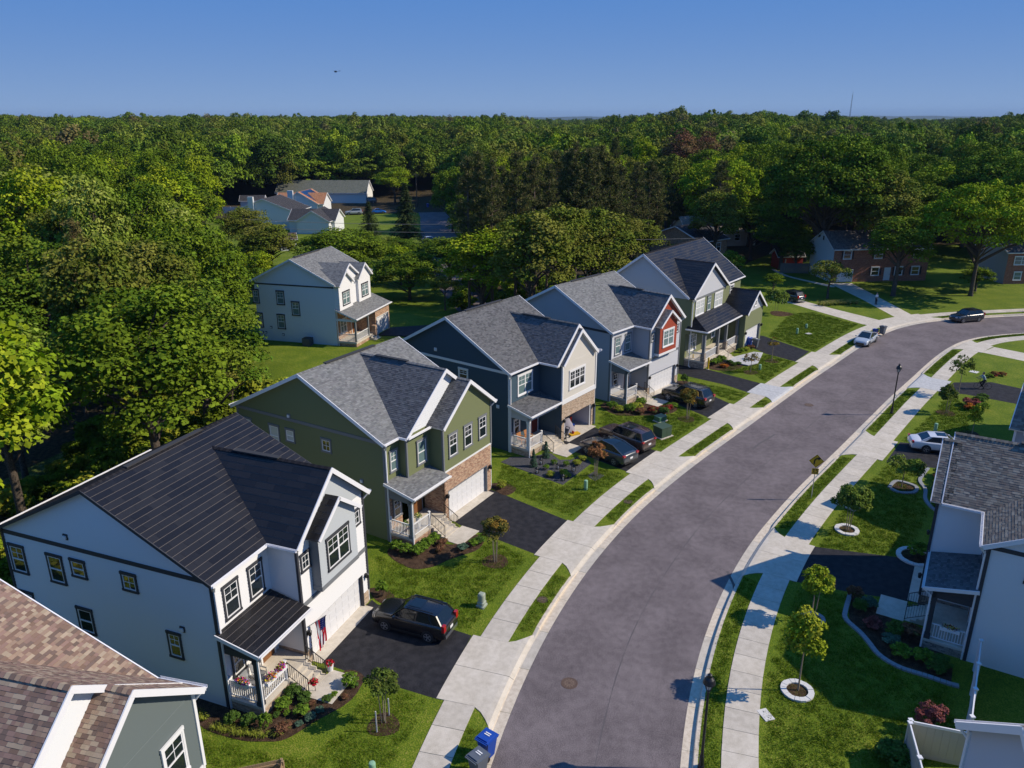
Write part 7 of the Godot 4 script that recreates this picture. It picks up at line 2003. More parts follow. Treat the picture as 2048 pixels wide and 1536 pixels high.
func chair(at: Vector3, turn: float, label: String, group: String, m: String) -> Node3D:
	var t := thing("porch_chair", label, "chair", at, turn, group)
	bars(t, "seat", [[Vector3(-0.24, 0.42, 0), Vector3(0.24, 0.42, 0), 0.5, 0.05]], m)
	var bk := MB.new()
	bk.slab([Vector3(-0.24, 0.45, -0.24), Vector3(0.24, 0.45, -0.24), Vector3(0.24, 0.98, -0.38), Vector3(-0.24, 0.98, -0.38)], Vector3(0, 0, -0.03))
	put(t, "backrest", bk, mats[m])
	for e in [[-0.22, -0.22], [0.22, -0.22], [-0.22, 0.22], [0.22, 0.22]]: bars(t, "leg", [[Vector3(e[0], 0, e[1]), Vector3(e[0], 0.42, e[1]), 0.04, 0.04]], m)
	for e in [-0.25, 0.25]: bars(t, "armrest", [[Vector3(e, 0.64, -0.28), Vector3(e, 0.64, 0.22), 0.06, 0.03], [Vector3(e, 0.42, 0.2), Vector3(e, 0.64, 0.2), 0.03, 0.03]], m)
	return t

func grass(): # blades on the lawns near the camera
	var b := MB.new()
	b.use_c = true
	var r := RandomNumberGenerator.new()
	r.seed = 21
	for k in 26:
		var p := Vector3(r.randf_range(-0.16, 0.16), 0, r.randf_range(-0.16, 0.16))
		var d := Vector3(r.randf_range(-1, 1), 0, r.randf_range(-1, 1)).normalized()
		b.col = [Color(0.085, 0.15, 0.008), Color(0.12, 0.19, 0.012), Color(0.17, 0.2, 0.03)][k % 3] * r.randf_range(0.7, 1.25)
		var h := r.randf_range(0.05, 0.1)
		b.tri(p - d.cross(Vector3.UP) * 0.012, p + d.cross(Vector3.UP) * 0.012, p + d * h * 0.6 + Vector3(0, h, 0))
	var mesh := b.mesh(leaf_mat("leaf_a", Color(0.42, 0.5, 0.06)))
	var zones := [[[-14.9, -28.2], [-9, -26.6], [-7.8, -28.6], [-6.9, -31.8], [-4.2, -30.3], [-6.6, -22.8], [-9.3, -22.5]], [[-8.8, -43.6], [-5.6, -41.6], [-2.6, -43.2], [-1.5, -45.6], [0.9, -43.3], [-2.5, -35.9], [-7.2, -38.0]], [[-0.8, -57.6], [-1.2, -54.5], [0.6, -52.0], [4.2, -48.8], [9.0, -55.4], [6.6, -57.0], [3.9, -53.4]], [[8.0, -66.2], [8.7, -69.4], [12.0, -68.0], [15.6, -68.6], [16.3, -70.6], [18.2, -67.6], [12.8, -60.5]], [[19.0, -78.5], [22.6, -75.8], [24.0, -74.4], [22.2, -72.0], [18.6, -77.0]], [[26.6, -80.6], [23.0, -82.0], [27.2, -85.6], [30.6, -88.0], [32.5, -85.2], [27.2, -78.2]], [[11.2, -27.0], [12.6, -31.2], [14.8, -35.6], [17.3, -39.9], [19.9, -39.0], [18.6, -36.8], [19.2, -33.0], [21.8, -31.0], [19.8, -27.4], [16.6, -25.4], [11.0, -24.6]], [[20.2, -44.4], [25.4, -43.2], [29.6, -49.0], [31.0, -53.0], [32.6, -56.6], [30.7, -57.3], [24.0, -49.6]], [[34.2, -62.0], [39.4, -60.8], [44.4, -70.0], [44.6, -74.0], [39.6, -67.8]], [[36.4, -89.4], [33.2, -96.0], [40.0, -108.0], [43.6, -109.0], [47.2, -102.0]]]
	var xf := []
	for z in zones:
		var poly := PackedVector2Array()
		var lo := Vector2(1e9, 1e9)
		var hi := -lo
		for p in z:
			var q := Vector2(p[0], p[1])
			poly.append(q)
			lo = lo.min(q)
			hi = hi.max(q)
		var area := 0.0
		for i in poly.size():
			var a := poly[i]
			var c := poly[(i + 1) % poly.size()]
			area += a.x * c.y - c.x * a.y
		area = absf(area) * 0.5
		var n := int(area * 34.0)
		while n > 0:
			var p := Vector2(r.randf_range(lo.x, hi.x), r.randf_range(lo.y, hi.y))
			if Geometry2D.is_point_in_polygon(p, poly):
				n -= 1
				var s := r.randf_range(0.7, 1.3)
				xf.append(Transform3D(Basis(Vector3.UP, r.randf() * TAU).scaled(Vector3(s, s * r.randf_range(0.5, 1.2), s)), Vector3(p.x, LAWN - 0.005, p.y)))
	var s0 := 40.0
	while s0 < 150.0: # grass strips beside the kerbs
		for side in [-1.0, 1.0]:
			for k in 12:
				var t: float = HALF + r.randf_range(0.82, 1.62)
				var s := r.randf_range(0.6, 1.1)
				var clear := true
				for m in [[48.6, 53.2, -1], [61.2, 65.9, -1], [74.4, 79.4, -1], [89.0, 94.0, -1], [98.2, 101.9, -1], [111.5, 116.8, -1], [133.0, 142.0, -1], [66.1, 71.6, 1], [89.2, 94.1, 1], [111.0, 115.2, 1], [130.2, 135.2, 1]]:
					if m[2] == side and s0 > m[0] - 1.4 and s0 < m[1] + 1.1: clear = false
				if clear: xf.append(Transform3D(Basis(Vector3.UP, r.randf() * TAU).scaled(Vector3(s, s, s)), rd(s0 + r.randf() * 0.35, side * t, LAWN - 0.005)))
		s0 += 0.35
	scatter("grass", mesh, xf, "short mown grass of the lawns", "grass")

# ---------- cars: x forward, y up
func car(label: String, kind: String, at: Vector3, deg: float, paint: Color, k: Dictionary, size := 1.0, group := "parked cars"):
	var t := thing(kind, label, "car", at, deg_to_rad(deg), group)
	t.scale = Vector3.ONE * size
	var L: float = k.get("L", 4.6) / 2
	var W: float = k.get("W", 1.85) / 2
	var H: float = k.get("H", 1.68)
	var belt: float = k.get("belt", 1.05)
	var hood: float = k.get("hood", 1.0)
	var nose: float = k.get("nose", 0.8)
	var tail: float = k.get("tail", belt + 0.05)
	var ws: float = k.get("ws", 0.95) # windscreen foot
	var rf: float = k.get("rf", 0.2)
	var rr: float = k.get("rr", -1.65)
	var rb: float = k.get("rb", -2.1)
	var pm := mat("paint" + label, paint, 0.25, 0.6)
	pm.clearcoat_enabled = true
	pm.clearcoat = 0.8
	pm.clearcoat_roughness = 0.06
	var yb := 0.26
	var st := [[L, nose * 0.62, 0.74, 0.32], [L - 0.03, nose * 0.86, 0.82, 0.26], [L - 0.12, nose, 0.9, yb], [L - 0.45, lerpf(nose, hood, 0.6), 0.965, yb], [ws + 0.05, hood, 1.0, yb], [ws - 0.4, belt, 1.0, yb], [0.0, belt, 1.0, yb], [rb + 0.6, lerpf(belt, tail, 0.6), 1.0, yb], [maxf(rb, -L + 0.3), tail, 0.97, yb], [-L + 0.12, tail - 0.06, 0.92, yb + 0.03], [-L + 0.02, tail * 0.82, 0.86, yb + 0.08], [-L, tail * 0.6, 0.8, 0.36]]
	var rows := []
	for s in st:
		var w: float = W * s[2]
		var top: float = s[1]
		var lo: float = s[3]
		var prof := [[0.0, lo], [w * 0.86, lo], [w * 0.985, lo + 0.1], [w, lerpf(lo, top, 0.45)], [w * 0.985, lerpf(lo, top, 0.8)], [w * 0.93, top - 0.02], [w * 0.72, top + 0.012], [0.0, top + 0.03]]
		var line := []
		for p in prof: line.append(Vector3(s[0], p[1], p[0]))
		for i in range(prof.size() - 2, -1, -1): line.append(Vector3(s[0], prof[i][1], -prof[i][0]))
		rows.append(line)
	var b := MB.new()
	b.grid(rows)
	b.fan(rows[0])
	b.fan(rows[-1])
	put(t, "body", b, pm)
	# glass house
	var w0 := W * 0.9
	var w1 := W * 0.68
	var gb := belt - 0.02
	var gy := H - 0.05
	var A0 := Vector3(ws, hood - 0.03, w0)
	var A1 := Vector3(rf, gy, w1)
	var D1 := Vector3(rr, gy - k.get("slope", 0.03), w1)
	var D0 := Vector3(rb, tail - 0.03, w0 * 0.96)
	var fl := Vector3(1, 1, -1)
	var g: Material = mats["car_glass"]
	var q := MB.new()
	q.quad(A0, A1, A1 * fl, A0 * fl)
	put(t, "windscreen", q, g)
	q = MB.new()
	q.quad(D0, D1, D1 * fl, D0 * fl)
	put(t, "rear_window", q, g)
	var bx := lerpf(rf, rr, 0.42)
	for s in [1.0, -1.0]:
		var f := Vector3(1, 1, s)
		var B1 := Vector3(bx, gy, w1)
		var B0 := Vector3(bx + 0.06, gb, w0)
		q = MB.new()
		q.quad(A0 * f, A1 * f, B1 * f, B0 * f)
		put(t, "side_window", q, g)
		q = MB.new()
		q.quad(B0 * f, B1 * f, D1 * f, D0 * f)
		put(t, "side_window", q, g)
		var p := MB.new()
		p.bar(A0 * f, A1 * f, 0.07, 0.06)
		p.bar(A1 * f, D1 * f, 0.07, 0.05)
		var dw: float = k.get("pillar", 0.22)
		p.quad((D0 + Vector3(0, 0, 0.012)) * f, (D1 + Vector3(0, 0, 0.012)) * f, (D1 + Vector3(dw * 0.8, 0, 0.012)) * f, (D0 + Vector3(dw * 1.4, 0, 0.012)) * f)
		p.bar(D0 * f, D1 * f, 0.08, 0.06)
		put(t, "pillar", p, pm)
		p = MB.new()
		p.bar((B0 + Vector3(0, 0, 0.004)) * f, (B1 + Vector3(0, 0, 0.004)) * f, 0.08, 0.02)
		var c0 := D0.lerp(B0, 0.38)
		var c1 := D1.lerp(B1, 0.42)
		p.bar((c0 + Vector3(0, 0, 0.004)) * f, (c1 + Vector3(0, 0, 0.004)) * f, 0.05, 0.02)
		put(t, "window_post", p, mats["black_metal"])
		if k.get("chrome", false): bars(t, "window_trim", [[Vector3(ws - 0.2, gb + 0.01, w0 * s * 1.01), Vector3(rb + 0.25, lerpf(gb, tail, 0.8), w0 * s), 0.015, 0.025]], "chrome")
		if k.get("rails", false): bars(t, "roof_rail", [[Vector3(rf - 0.15, H + 0.03, w1 * 0.93 * s), Vector3(rr + 0.2, H + 0.02, w1 * 0.93 * s), 0.035, 0.04]], "black_metal")
		var m := MB.new()
		m.box(Vector3(ws - 0.32, belt + 0.06, (W + 0.09) * s), Vector3(0.1, 0.13, 0.17))
		put(t, "wing_mirror", m, pm)
		var h := MB.new()
		h.quad(Vector3(L - 0.02, nose * 0.8, W * 0.72 * s), Vector3(L - 0.02, nose * 0.95, W * 0.68 * s), Vector3(L - 0.32, nose * 1.0, W * 0.95 * s), Vector3(L - 0.3, nose * 0.84, W * 0.965 * s))
		h.quad(Vector3(L + 0.005, nose * 0.78, W * 0.38 * s), Vector3(L - 0.01, nose * 0.93, W * 0.4 * s), Vector3(L - 0.02, nose * 0.95, W * 0.7 * s), Vector3(L - 0.02, nose * 0.8, W * 0.74 * s))
		put(t, "headlight", h, mats["lamp_clear"])
		var tl := MB.new()
		var ty: float = tail - 0.12
		tl.box(Vector3(-L + 0.09, ty, W * 0.78 * s), Vector3(0.16, k.get("lamp", 0.26), W * 0.28))
		put(t, "tail_light", tl, mats["lamp_red"])
		bars(t, "sill_trim", [[Vector3(L - 0.5, yb + 0.03, W * 0.985 * s), Vector3(-L + 0.5, yb + 0.03, W * 0.985 * s), 0.05, 0.13]], "black_metal")
	# roof
	var rt := []
	for i in 7:
		var f := i / 6.0
		var x := lerpf(rf + 0.03, rr - 0.03, f)
		var y := lerpf(gy, D1.y, f) + 0.05 * sin(PI * clampf(f * 0.9 + 0.08, 0, 1)) + 0.01
		var line := []
		for j in 7:
			var z := lerpf(-1, 1, j / 6.0)
			line.append(Vector3(x, y - 0.045 * pow(absf(z), 3.0), z * (w1 + 0.035)))
		rt.append(line)
	var rm := MB.new()
	rm.grid(rt)
	var roofp := put(t, "roof", rm, mats["car_glass"] if k.get("glass_roof", false) else pm)
	if k.has("sunroof"):
		var sr := MB.new()
		var sx: float = lerpf(rf, rr, k.sunroof)
		sr.box(Vector3(sx, gy + 0.05, 0), Vector3(k.get("sunlen", 0.75), 0.02, w1 * 1.25))
		put(roofp, "sunroof", sr, mats["car_glass"])
	# front and rear details
	var gr := MB.new()
	gr.box(Vector3(L - 0.01, nose * 0.62, 0), Vector3(0.04, 0.2, W * 1.1))
	gr.box(Vector3(L - 0.02, 0.36, 0), Vector3(0.05, 0.12, W * 1.3))
	put(t, "grille", gr, mats["black_metal"])
	var bp := MB.new()
	bp.box(Vector3(-L + 0.02, 0.42, 0), Vector3(0.06, 0.2, W * 1.5))
	put(t, "rear_bumper", bp, mats["chrome"] if k.get("chrome", false) else mats["black_metal"])
	var np := MB.new()
	np.box(Vector3(-L - 0.005, tail * 0.66, 0), Vector3(0.02, 0.15, 0.31))
	put(t, "number_plate", np, mats["white"])
	# wheels
	if not shared.has("tyre"):
		var ty := MB.new()
		ty.lathe([[0.2, -0.11], [0.32, -0.11], [0.345, -0.08], [0.345, 0.08], [0.32, 0.11], [0.2, 0.11]], Vector3.ZERO, 20)
		var rim := MB.new()
		rim.lathe([[0.23, 0.08], [0.235, 0.112], [0.215, 0.112], [0.2, 0.07]], Vector3.ZERO, 20)
		rim.lathe([[0.06, 0.1], [0.05, 0.115], [0.0, 0.116]], Vector3.ZERO, 10)
		for i in 5:
			var a := i * TAU / 5
			for e in [-0.12, 0.12]: rim.bar(Vector3(0, 0.1, 0), Vector3(cos(a + e) * 0.22, 0.1, sin(a + e) * 0.22), 0.03, 0.02)
		var disc := MB.new()
		disc.lathe([[0.22, 0.06], [0.0, 0.06]], Vector3.ZERO, 16)
		var arch := MB.new()
		arch.lathe([[0.0, 0.0], [0.385, 0.0], [0.385, 0.02], [0.0, 0.02]], Vector3.ZERO, 22)
		shared["tyre"] = [ty.mesh(mats["tyre"]), rim.mesh(mats["rim"]), disc.mesh(mats["black_metal"]), arch.mesh(mats["black_metal"])]
	var fx: float = k.get("fx", L - 0.92)
	var rx: float = fx - k.get("wb", 2.68)
	for e in [[fx, 1.0], [fx, -1.0], [rx, 1.0], [rx, -1.0]]:
		var o := part(t, "wheel_arch", shared["tyre"][3], Vector3(e[0], 0.36, e[1] * (W - 0.012)))
		o.rotation = Vector3(PI / 2 * e[1], 0, 0)
		var w := part(t, "wheel", shared["tyre"][0], Vector3(e[0], 0.345, e[1] * (W - 0.09)))
		w.rotation = Vector3(PI / 2 * e[1], k.get("steer", 0.0) if e[0] == fx else 0.0, 0)
		part(w, "rim", shared["tyre"][1])
		part(w, "brake_disc", shared["tyre"][2])

func build_vehicles():
	mat("car_glass", lin(0.008, 0.012, 0.014), 0.05, 0.8)
	mat("lamp_clear", lin(0.55, 0.56, 0.58), 0.1, 0.8)
	mat("lamp_red", lin(0.35, 0.01, 0.012), 0.15, 0.7)
	mat("chrome", lin(0.6, 0.61, 0.63), 0.18, 0.5, 0.9)
	mat("tyre", lin(0.018, 0.018, 0.019), 0.85)
	mat("rim", lin(0.38, 0.385, 0.4), 0.3, 0.5, 0.7)
	var y := LAWN + 0.008
	var suv := {"L": 4.6, "W": 1.85, "H": 1.68, "belt": 1.08, "hood": 1.04, "nose": 0.86, "tail": 1.13, "ws": 1.02, "rf": 0.25, "rr": -1.72, "rb": -2.12, "rails": true, "chrome": true, "sunroof": 0.28, "lamp": 0.4}
	car("black SUV parked nose in on the solar house's driveway", "parked_suv", Vector3(-5.45, y, -36.15), 157.4, lin(0.006, 0.006, 0.008), suv)
	var ty := {"L": 4.75, "W": 1.92, "H": 1.62, "belt": 1.05, "hood": 0.98, "nose": 0.78, "tail": 1.1, "ws": 1.2, "rf": 0.1, "rr": -1.0, "rb": -2.2, "slope": 0.06, "pillar": 0.12, "wb": 2.89, "glass_roof": true, "lamp": 0.14}
	car("dark grey electric hatchback on the teal house's driveway", "parked_hatchback", Vector3(8.0, y, -58.9), 131.3, lin(0.035, 0.042, 0.052), ty, 1.06)
	var sf := {"L": 4.83, "W": 1.9, "H": 1.74, "belt": 1.12, "hood": 1.1, "nose": 0.95, "tail": 1.16, "ws": 1.0, "rf": 0.4, "rr": -2.0, "rb": -2.3, "wb": 2.82, "rails": true, "sunroof": 0.35, "sunlen": 1.0, "lamp": 0.1, "pillar": 0.14}
	car("brown boxy SUV beside the grey hatchback", "parked_suv", Vector3(9.9, y, -61.55), 132.0, lin(0.055, 0.03, 0.024), sf, 1.05)
	var gc := {"L": 4.82, "W": 1.94, "H": 1.76, "belt": 1.12, "hood": 1.12, "nose": 0.95, "tail": 1.15, "ws": 0.95, "rf": 0.3, "rr": -1.85, "rb": -2.2, "wb": 2.91, "rails": true, "lamp": 0.2}
	car("black wagon on the grey house's driveway behind the orange tipped tree", "parked_suv", Vector3(17.45, y, -72.0), 135.3, lin(0.012, 0.012, 0.013), gc, 1.06)
	var pr := {"L": 4.45, "W": 1.74, "H": 1.5, "belt": 0.95, "hood": 0.92, "nose": 0.72, "tail": 1.02, "ws": 1.25, "rf": 0.1, "rr": -1.0, "rb": -2.05, "slope": 0.1, "pillar": 0.12, "wb": 2.7, "lamp": 0.25}
	car("silver hatchback parked at the kerb facing the camera", "parked_hatchback", Vector3(44.5, 0.005, -93.3), -131.0, lin(0.4, 0.45, 0.5), pr)
	car("dark blue SUV parked at the kerb on the far bend", "parked_suv", Vector3(63.3, 0.005, -104.3), -164.0, lin(0.01, 0.016, 0.026), suv)
	var sd := {"L": 4.85, "W": 1.85, "H": 1.46, "belt": 0.96, "hood": 0.92, "nose": 0.74, "tail": 1.02, "ws": 1.15, "rf": 0.3, "rr": -1.0, "rb": -1.75, "slope": 0.02, "wb": 2.78, "sunroof": 0.3, "chrome": true, "lamp": 0.18}
	car("white sedan on the driveway beside the tan roofed house", "parked_sedan", Vector3(36.3, y, -60.0), -14.0, lin(0.66, 0.67, 0.7), sd)
	car("dark wagon on the concrete drive behind the blossoming bush", "parked_suv", Vector3(43.0, y, -116.8), 118.0, lin(0.03, 0.035, 0.045), suv)
	car("silver SUV in the ranch house driveway", "parked_suv", Vector3(-46.2, y, -230.0), 190.0, lin(0.36, 0.38, 0.4), suv, 1.1)
	car("dark grey SUV near the long mossy roof", "parked_suv", Vector3(-47.5, y, -262.0), 185.0, lin(0.08, 0.085, 0.09), suv, 1.2)
	car("small bright blue car on the ranch houses' lawn", "parked_hatchback", Vector3(-39.4, y, -232.6), 10.0, lin(0.01, 0.13, 0.5), pr)
	car("white truck on the back street beside the spruce", "parked_truck", Vector3(-18.4, y, -172.0), -70.0, lin(0.62, 0.64, 0.66), {"L": 5.6, "W": 2.0, "H": 2.0, "belt": 1.25, "hood": 1.2, "nose": 1.0, "tail": 1.25, "ws": 1.2, "rf": 0.6, "rr": -0.9, "rb": -1.1, "wb": 3.5, "pillar": 0.1})

# ---------- people: one skin round a set of tapered bones
func body_mesh(bones: Array, cell: float, m: Material) -> ArrayMesh:
	var lo := Vector3(1e9, 1e9, 1e9)
	var hi := -lo
	for b in bones:
		for e in [[b[0], b[2]], [b[1], b[3]]]:
			lo = lo.min(e[0] - Vector3.ONE * (e[1] + cell * 2))
			hi = hi.max(e[0] + Vector3.ONE * (e[1] + cell * 2))
	var n := Vector3i(((hi - lo) / cell).ceil())
	var f := PackedFloat32Array()
	f.resize((n.x + 1) * (n.y + 1) * (n.z + 1))
	var ix := func(x: int, y: int, z: int) -> int: return (z * (n.y + 1) + y) * (n.x + 1) + x
	for z in n.z + 1:
		for y in n.y + 1:
			for x in n.x + 1:
				var p := lo + Vector3(x, y, z) * cell
				var d := 1e3
				for b in bones:
					var ab: Vector3 = b[1] - b[0]
					var h := clampf((p - b[0]).dot(ab) / ab.length_squared(), 0, 1)
					var e: float = p.distance_to(b[0] + ab * h) - lerpf(b[2], b[3], h)
					var k := 0.03
					var mx := maxf(k - absf(d - e), 0.0) / k
					d = minf(d, e) - mx * mx * k * 0.25
				f[ix.call(x, y, z)] = d
	var vert := {}
	for z in n.z:
		for y in n.y:
			for x in n.x:
				var s := Vector3.ZERO
				var c := 0
				for e in [[0, 0, 0, 1, 0, 0], [0, 1, 0, 1, 1, 0], [0, 0, 1, 1, 0, 1], [0, 1, 1, 1, 1, 1], [0, 0, 0, 0, 1, 0], [1, 0, 0, 1, 1, 0], [0, 0, 1, 0, 1, 1], [1, 0, 1, 1, 1, 1], [0, 0, 0, 0, 0, 1], [1, 0, 0, 1, 0, 1], [0, 1, 0, 0, 1, 1], [1, 1, 0, 1, 1, 1]]:
					var a: float = f[ix.call(x + e[0], y + e[1], z + e[2])]
					var b: float = f[ix.call(x + e[3], y + e[4], z + e[5])]
					if (a < 0) != (b < 0):
						s += Vector3(e[0], e[1], e[2]).lerp(Vector3(e[3], e[4], e[5]), a / (a - b))
						c += 1
				if c > 0: vert[Vector3i(x, y, z)] = lo + (Vector3(x, y, z) + s / c) * cell
	var mb := MB.new()
	for v in vert:
		for ax in 3:
			var st: Vector3i = [Vector3i(1, 0, 0), Vector3i(0, 1, 0), Vector3i(0, 0, 1)][ax]
			var u: Vector3i = [Vector3i(0, 1, 0), Vector3i(0, 0, 1), Vector3i(1, 0, 0)][ax]
			var w: Vector3i = [Vector3i(0, 0, 1), Vector3i(1, 0, 0), Vector3i(0, 1, 0)][ax]
			var a: float = f[ix.call(v.x, v.y, v.z)]
			var q: Vector3i = v + st
			var b: float = f[ix.call(q.x, q.y, q.z)]
			if (a < 0) != (b < 0) and vert.has(v - u) and vert.has(v - w) and vert.has(v - u - w):
				mb.quad(vert[v], vert[v - u], vert[v - u - w], vert[v - w])
	return mb.mesh(m)
func person(label: String, at: Vector3, deg: float, shirt: Color, legs: Color, hair: Color, seated: bool):
	var t := thing("person", label, "person", at, deg_to_rad(deg))
	var V := func(x: float, y: float, z: float) -> Vector3: return Vector3(x, y, z)
	var sk := mat("skin", lin(0.42, 0.24, 0.16), 0.6)
	var hip := 0.92 if not seated else 0.98
	var lean := 0.0 if not seated else 0.22
	var body := [[V.call(0, hip, -0.07), V.call(0, hip, 0.07), 0.12, 0.12], [V.call(0, hip, 0), V.call(lean * 0.5, hip + 0.28, 0), 0.125, 0.125], [V.call(lean * 0.5, hip + 0.28, -0.06), V.call(lean, hip + 0.5, -0.13), 0.12, 0.075], [V.call(lean * 0.5, hip + 0.28, 0.06), V.call(lean, hip + 0.5, 0.13), 0.12, 0.075], [V.call(lean, hip + 0.5, 0), V.call(lean + 0.02, hip + 0.62, 0), 0.06, 0.052], [V.call(lean + 0.03, hip + 0.68, 0), V.call(lean + 0.02, hip + 0.77, 0), 0.078, 0.09], [V.call(lean + 0.1, hip + 0.69, 0), V.call(lean + 0.125, hip + 0.68, 0), 0.02, 0.016]]
	var skin := body.duplicate()
	var cloth := body.slice(1, 4)
	for i in cloth.size(): cloth[i] = [cloth[i][0], cloth[i][1], cloth[i][2] + 0.014, cloth[i][3] + 0.014]
	var trou := [[V.call(0, hip, -0.07), V.call(0, hip, 0.07), 0.133, 0.133]]
	for s in [-1.0, 1.0]:
		var sh: Vector3 = V.call(lean, hip + 0.49, 0.17 * s)
		var el: Vector3 = V.call(lean + 0.02, hip + 0.22, 0.27 * s) if not seated else V.call(lean + 0.22, hip + 0.28, 0.24 * s)
		var wr: Vector3 = V.call(0.2, hip + 0.17, 0.08 * s) if not seated else V.call(lean + 0.42, hip + 0.18, 0.24 * s)
		skin.append([sh, el, 0.052, 0.042])
		skin.append([el, wr, 0.042, 0.03])
		var dir := (wr - el).normalized()
		skin.append([wr, wr + dir * 0.08, 0.034, 0.036])
		for fi in 4: skin.append([wr + dir * 0.08 + Vector3(0, 0.028 - fi * 0.018, 0), wr + dir * (0.155 - 0.012 * absf(fi - 1.3)) + Vector3(0, 0.026 - fi * 0.019, -s * 0.015), 0.011, 0.009])
		skin.append([wr + dir * 0.02 + Vector3(0, 0.03, 0), wr + dir * 0.08 + Vector3(0, 0.065, -s * 0.02), 0.013, 0.01])
		cloth.append([sh, sh.lerp(el, 0.75), 0.067, 0.058])
		var hj: Vector3 = V.call(0, hip - 0.04, 0.09 * s)
		var kn: Vector3 = V.call(0.03, 0.5, 0.11 * s) if not seated else V.call(0.3 if s > 0 else 0.2, 0.66 if s > 0 else 0.5, 0.13 * s)
		var an: Vector3 = V.call(0.0, 0.09, 0.12 * s) if not seated else V.call(0.14 if s > 0 else -0.02, 0.3 if s > 0 else 0.14, 0.13 * s)
		skin.append([hj, kn, 0.085, 0.058])
		skin.append([kn, an, 0.056, 0.04])
		skin.append([an + Vector3(-0.03, -0.05, 0), an + Vector3(0.16, -0.06, 0), 0.038, 0.03])
		trou.append([hj, kn, 0.1, 0.072])
		trou.append([kn, an, 0.07, 0.056])
		var shoe := [[an + Vector3(-0.04, -0.045, 0), an + Vector3(0.17, -0.055, 0), 0.048, 0.038]]
		part(t, "shoe", body_mesh(shoe, 0.02, mats["black_metal"]))
	part(t, "body", body_mesh(skin, 0.018, sk))
	part(t, "shirt", body_mesh(cloth, 0.022, mat("shirt" + label, shirt, 0.85)))
	part(t, "trousers", body_mesh(trou, 0.022, mat("trousers" + label, legs, 0.85)))
	part(t, "hair", body_mesh([[V.call(lean - 0.01, hip + 0.78, 0), V.call(lean - 0.03, hip + 0.7, 0), 0.095, 0.075]], 0.016, mat("hair" + label, hair, 0.8)))
func build_people():
	person("person in white shirt and dark trousers standing on the concrete driveway", Vector3(55.0, LAWN + 0.01, -113.9), -70.0, lin(0.62, 0.63, 0.66), lin(0.012, 0.014, 0.02), lin(0.3, 0.28, 0.26), false)
	person("person in pale shirt and cap astride a bicycle on the far right driveway", Vector3(49.0, LAWN + 0.01, -75.5), 165.0, lin(0.3, 0.4, 0.45), lin(0.015, 0.016, 0.02), lin(0.01, 0.012, 0.02), true)
	var t := thing("bicycle", "dark bicycle under the rider on the far right driveway", "bicycle", Vector3(49.0, LAWN + 0.01, -75.5), deg_to_rad(165.0))
	for x in [-0.42, 0.6]:
		var w := MB.new()
		var pts := []
		var rr := []
		for k in 25:
			pts.append(Vector3(x + cos(k * TAU / 24) * 0.33, 0.35 + sin(k * TAU / 24) * 0.33, 0))
			rr.append(0.018)
		w.tube(pts, rr, 5, false)
		var wh := put(t, "wheel", w, mats["tyre"])
		var sp := MB.new()
		for k in 8: sp.bar(Vector3(x, 0.35, 0), Vector3(x + cos(k * TAU / 8) * 0.32, 0.35 + sin(k * TAU / 8) * 0.32, 0), 0.006, 0.006)
		put(wh, "spokes", sp, mats["chrome"])
	bars(t, "frame", [[Vector3(-0.42, 0.35, 0), Vector3(0.08, 0.33, 0), 0.03, 0.03], [Vector3(0.08, 0.33, 0), Vector3(-0.08, 0.82, 0), 0.03, 0.03], [Vector3(-0.42, 0.35, 0), Vector3(-0.08, 0.75, 0), 0.025, 0.025], [Vector3(-0.06, 0.75, 0), Vector3(0.45, 0.82, 0), 0.035, 0.035], [Vector3(0.08, 0.33, 0), Vector3(0.46, 0.76, 0), 0.035, 0.035], [Vector3(0.43, 0.98, 0), Vector3(0.6, 0.35, 0), 0.03, 0.03]], "black_metal")
	bars(t, "saddle", [[Vector3(-0.2, 0.86, 0), Vector3(0.04, 0.87, 0), 0.12, 0.05]], "black_metal")
	bars(t, "handlebar", [[Vector3(0.46, 1.05, -0.28), Vector3(0.46, 1.05, 0.28), 0.03, 0.03], [Vector3(0.43, 0.95, 0), Vector3(0.46, 1.05, 0), 0.03, 0.03]], "black_metal")

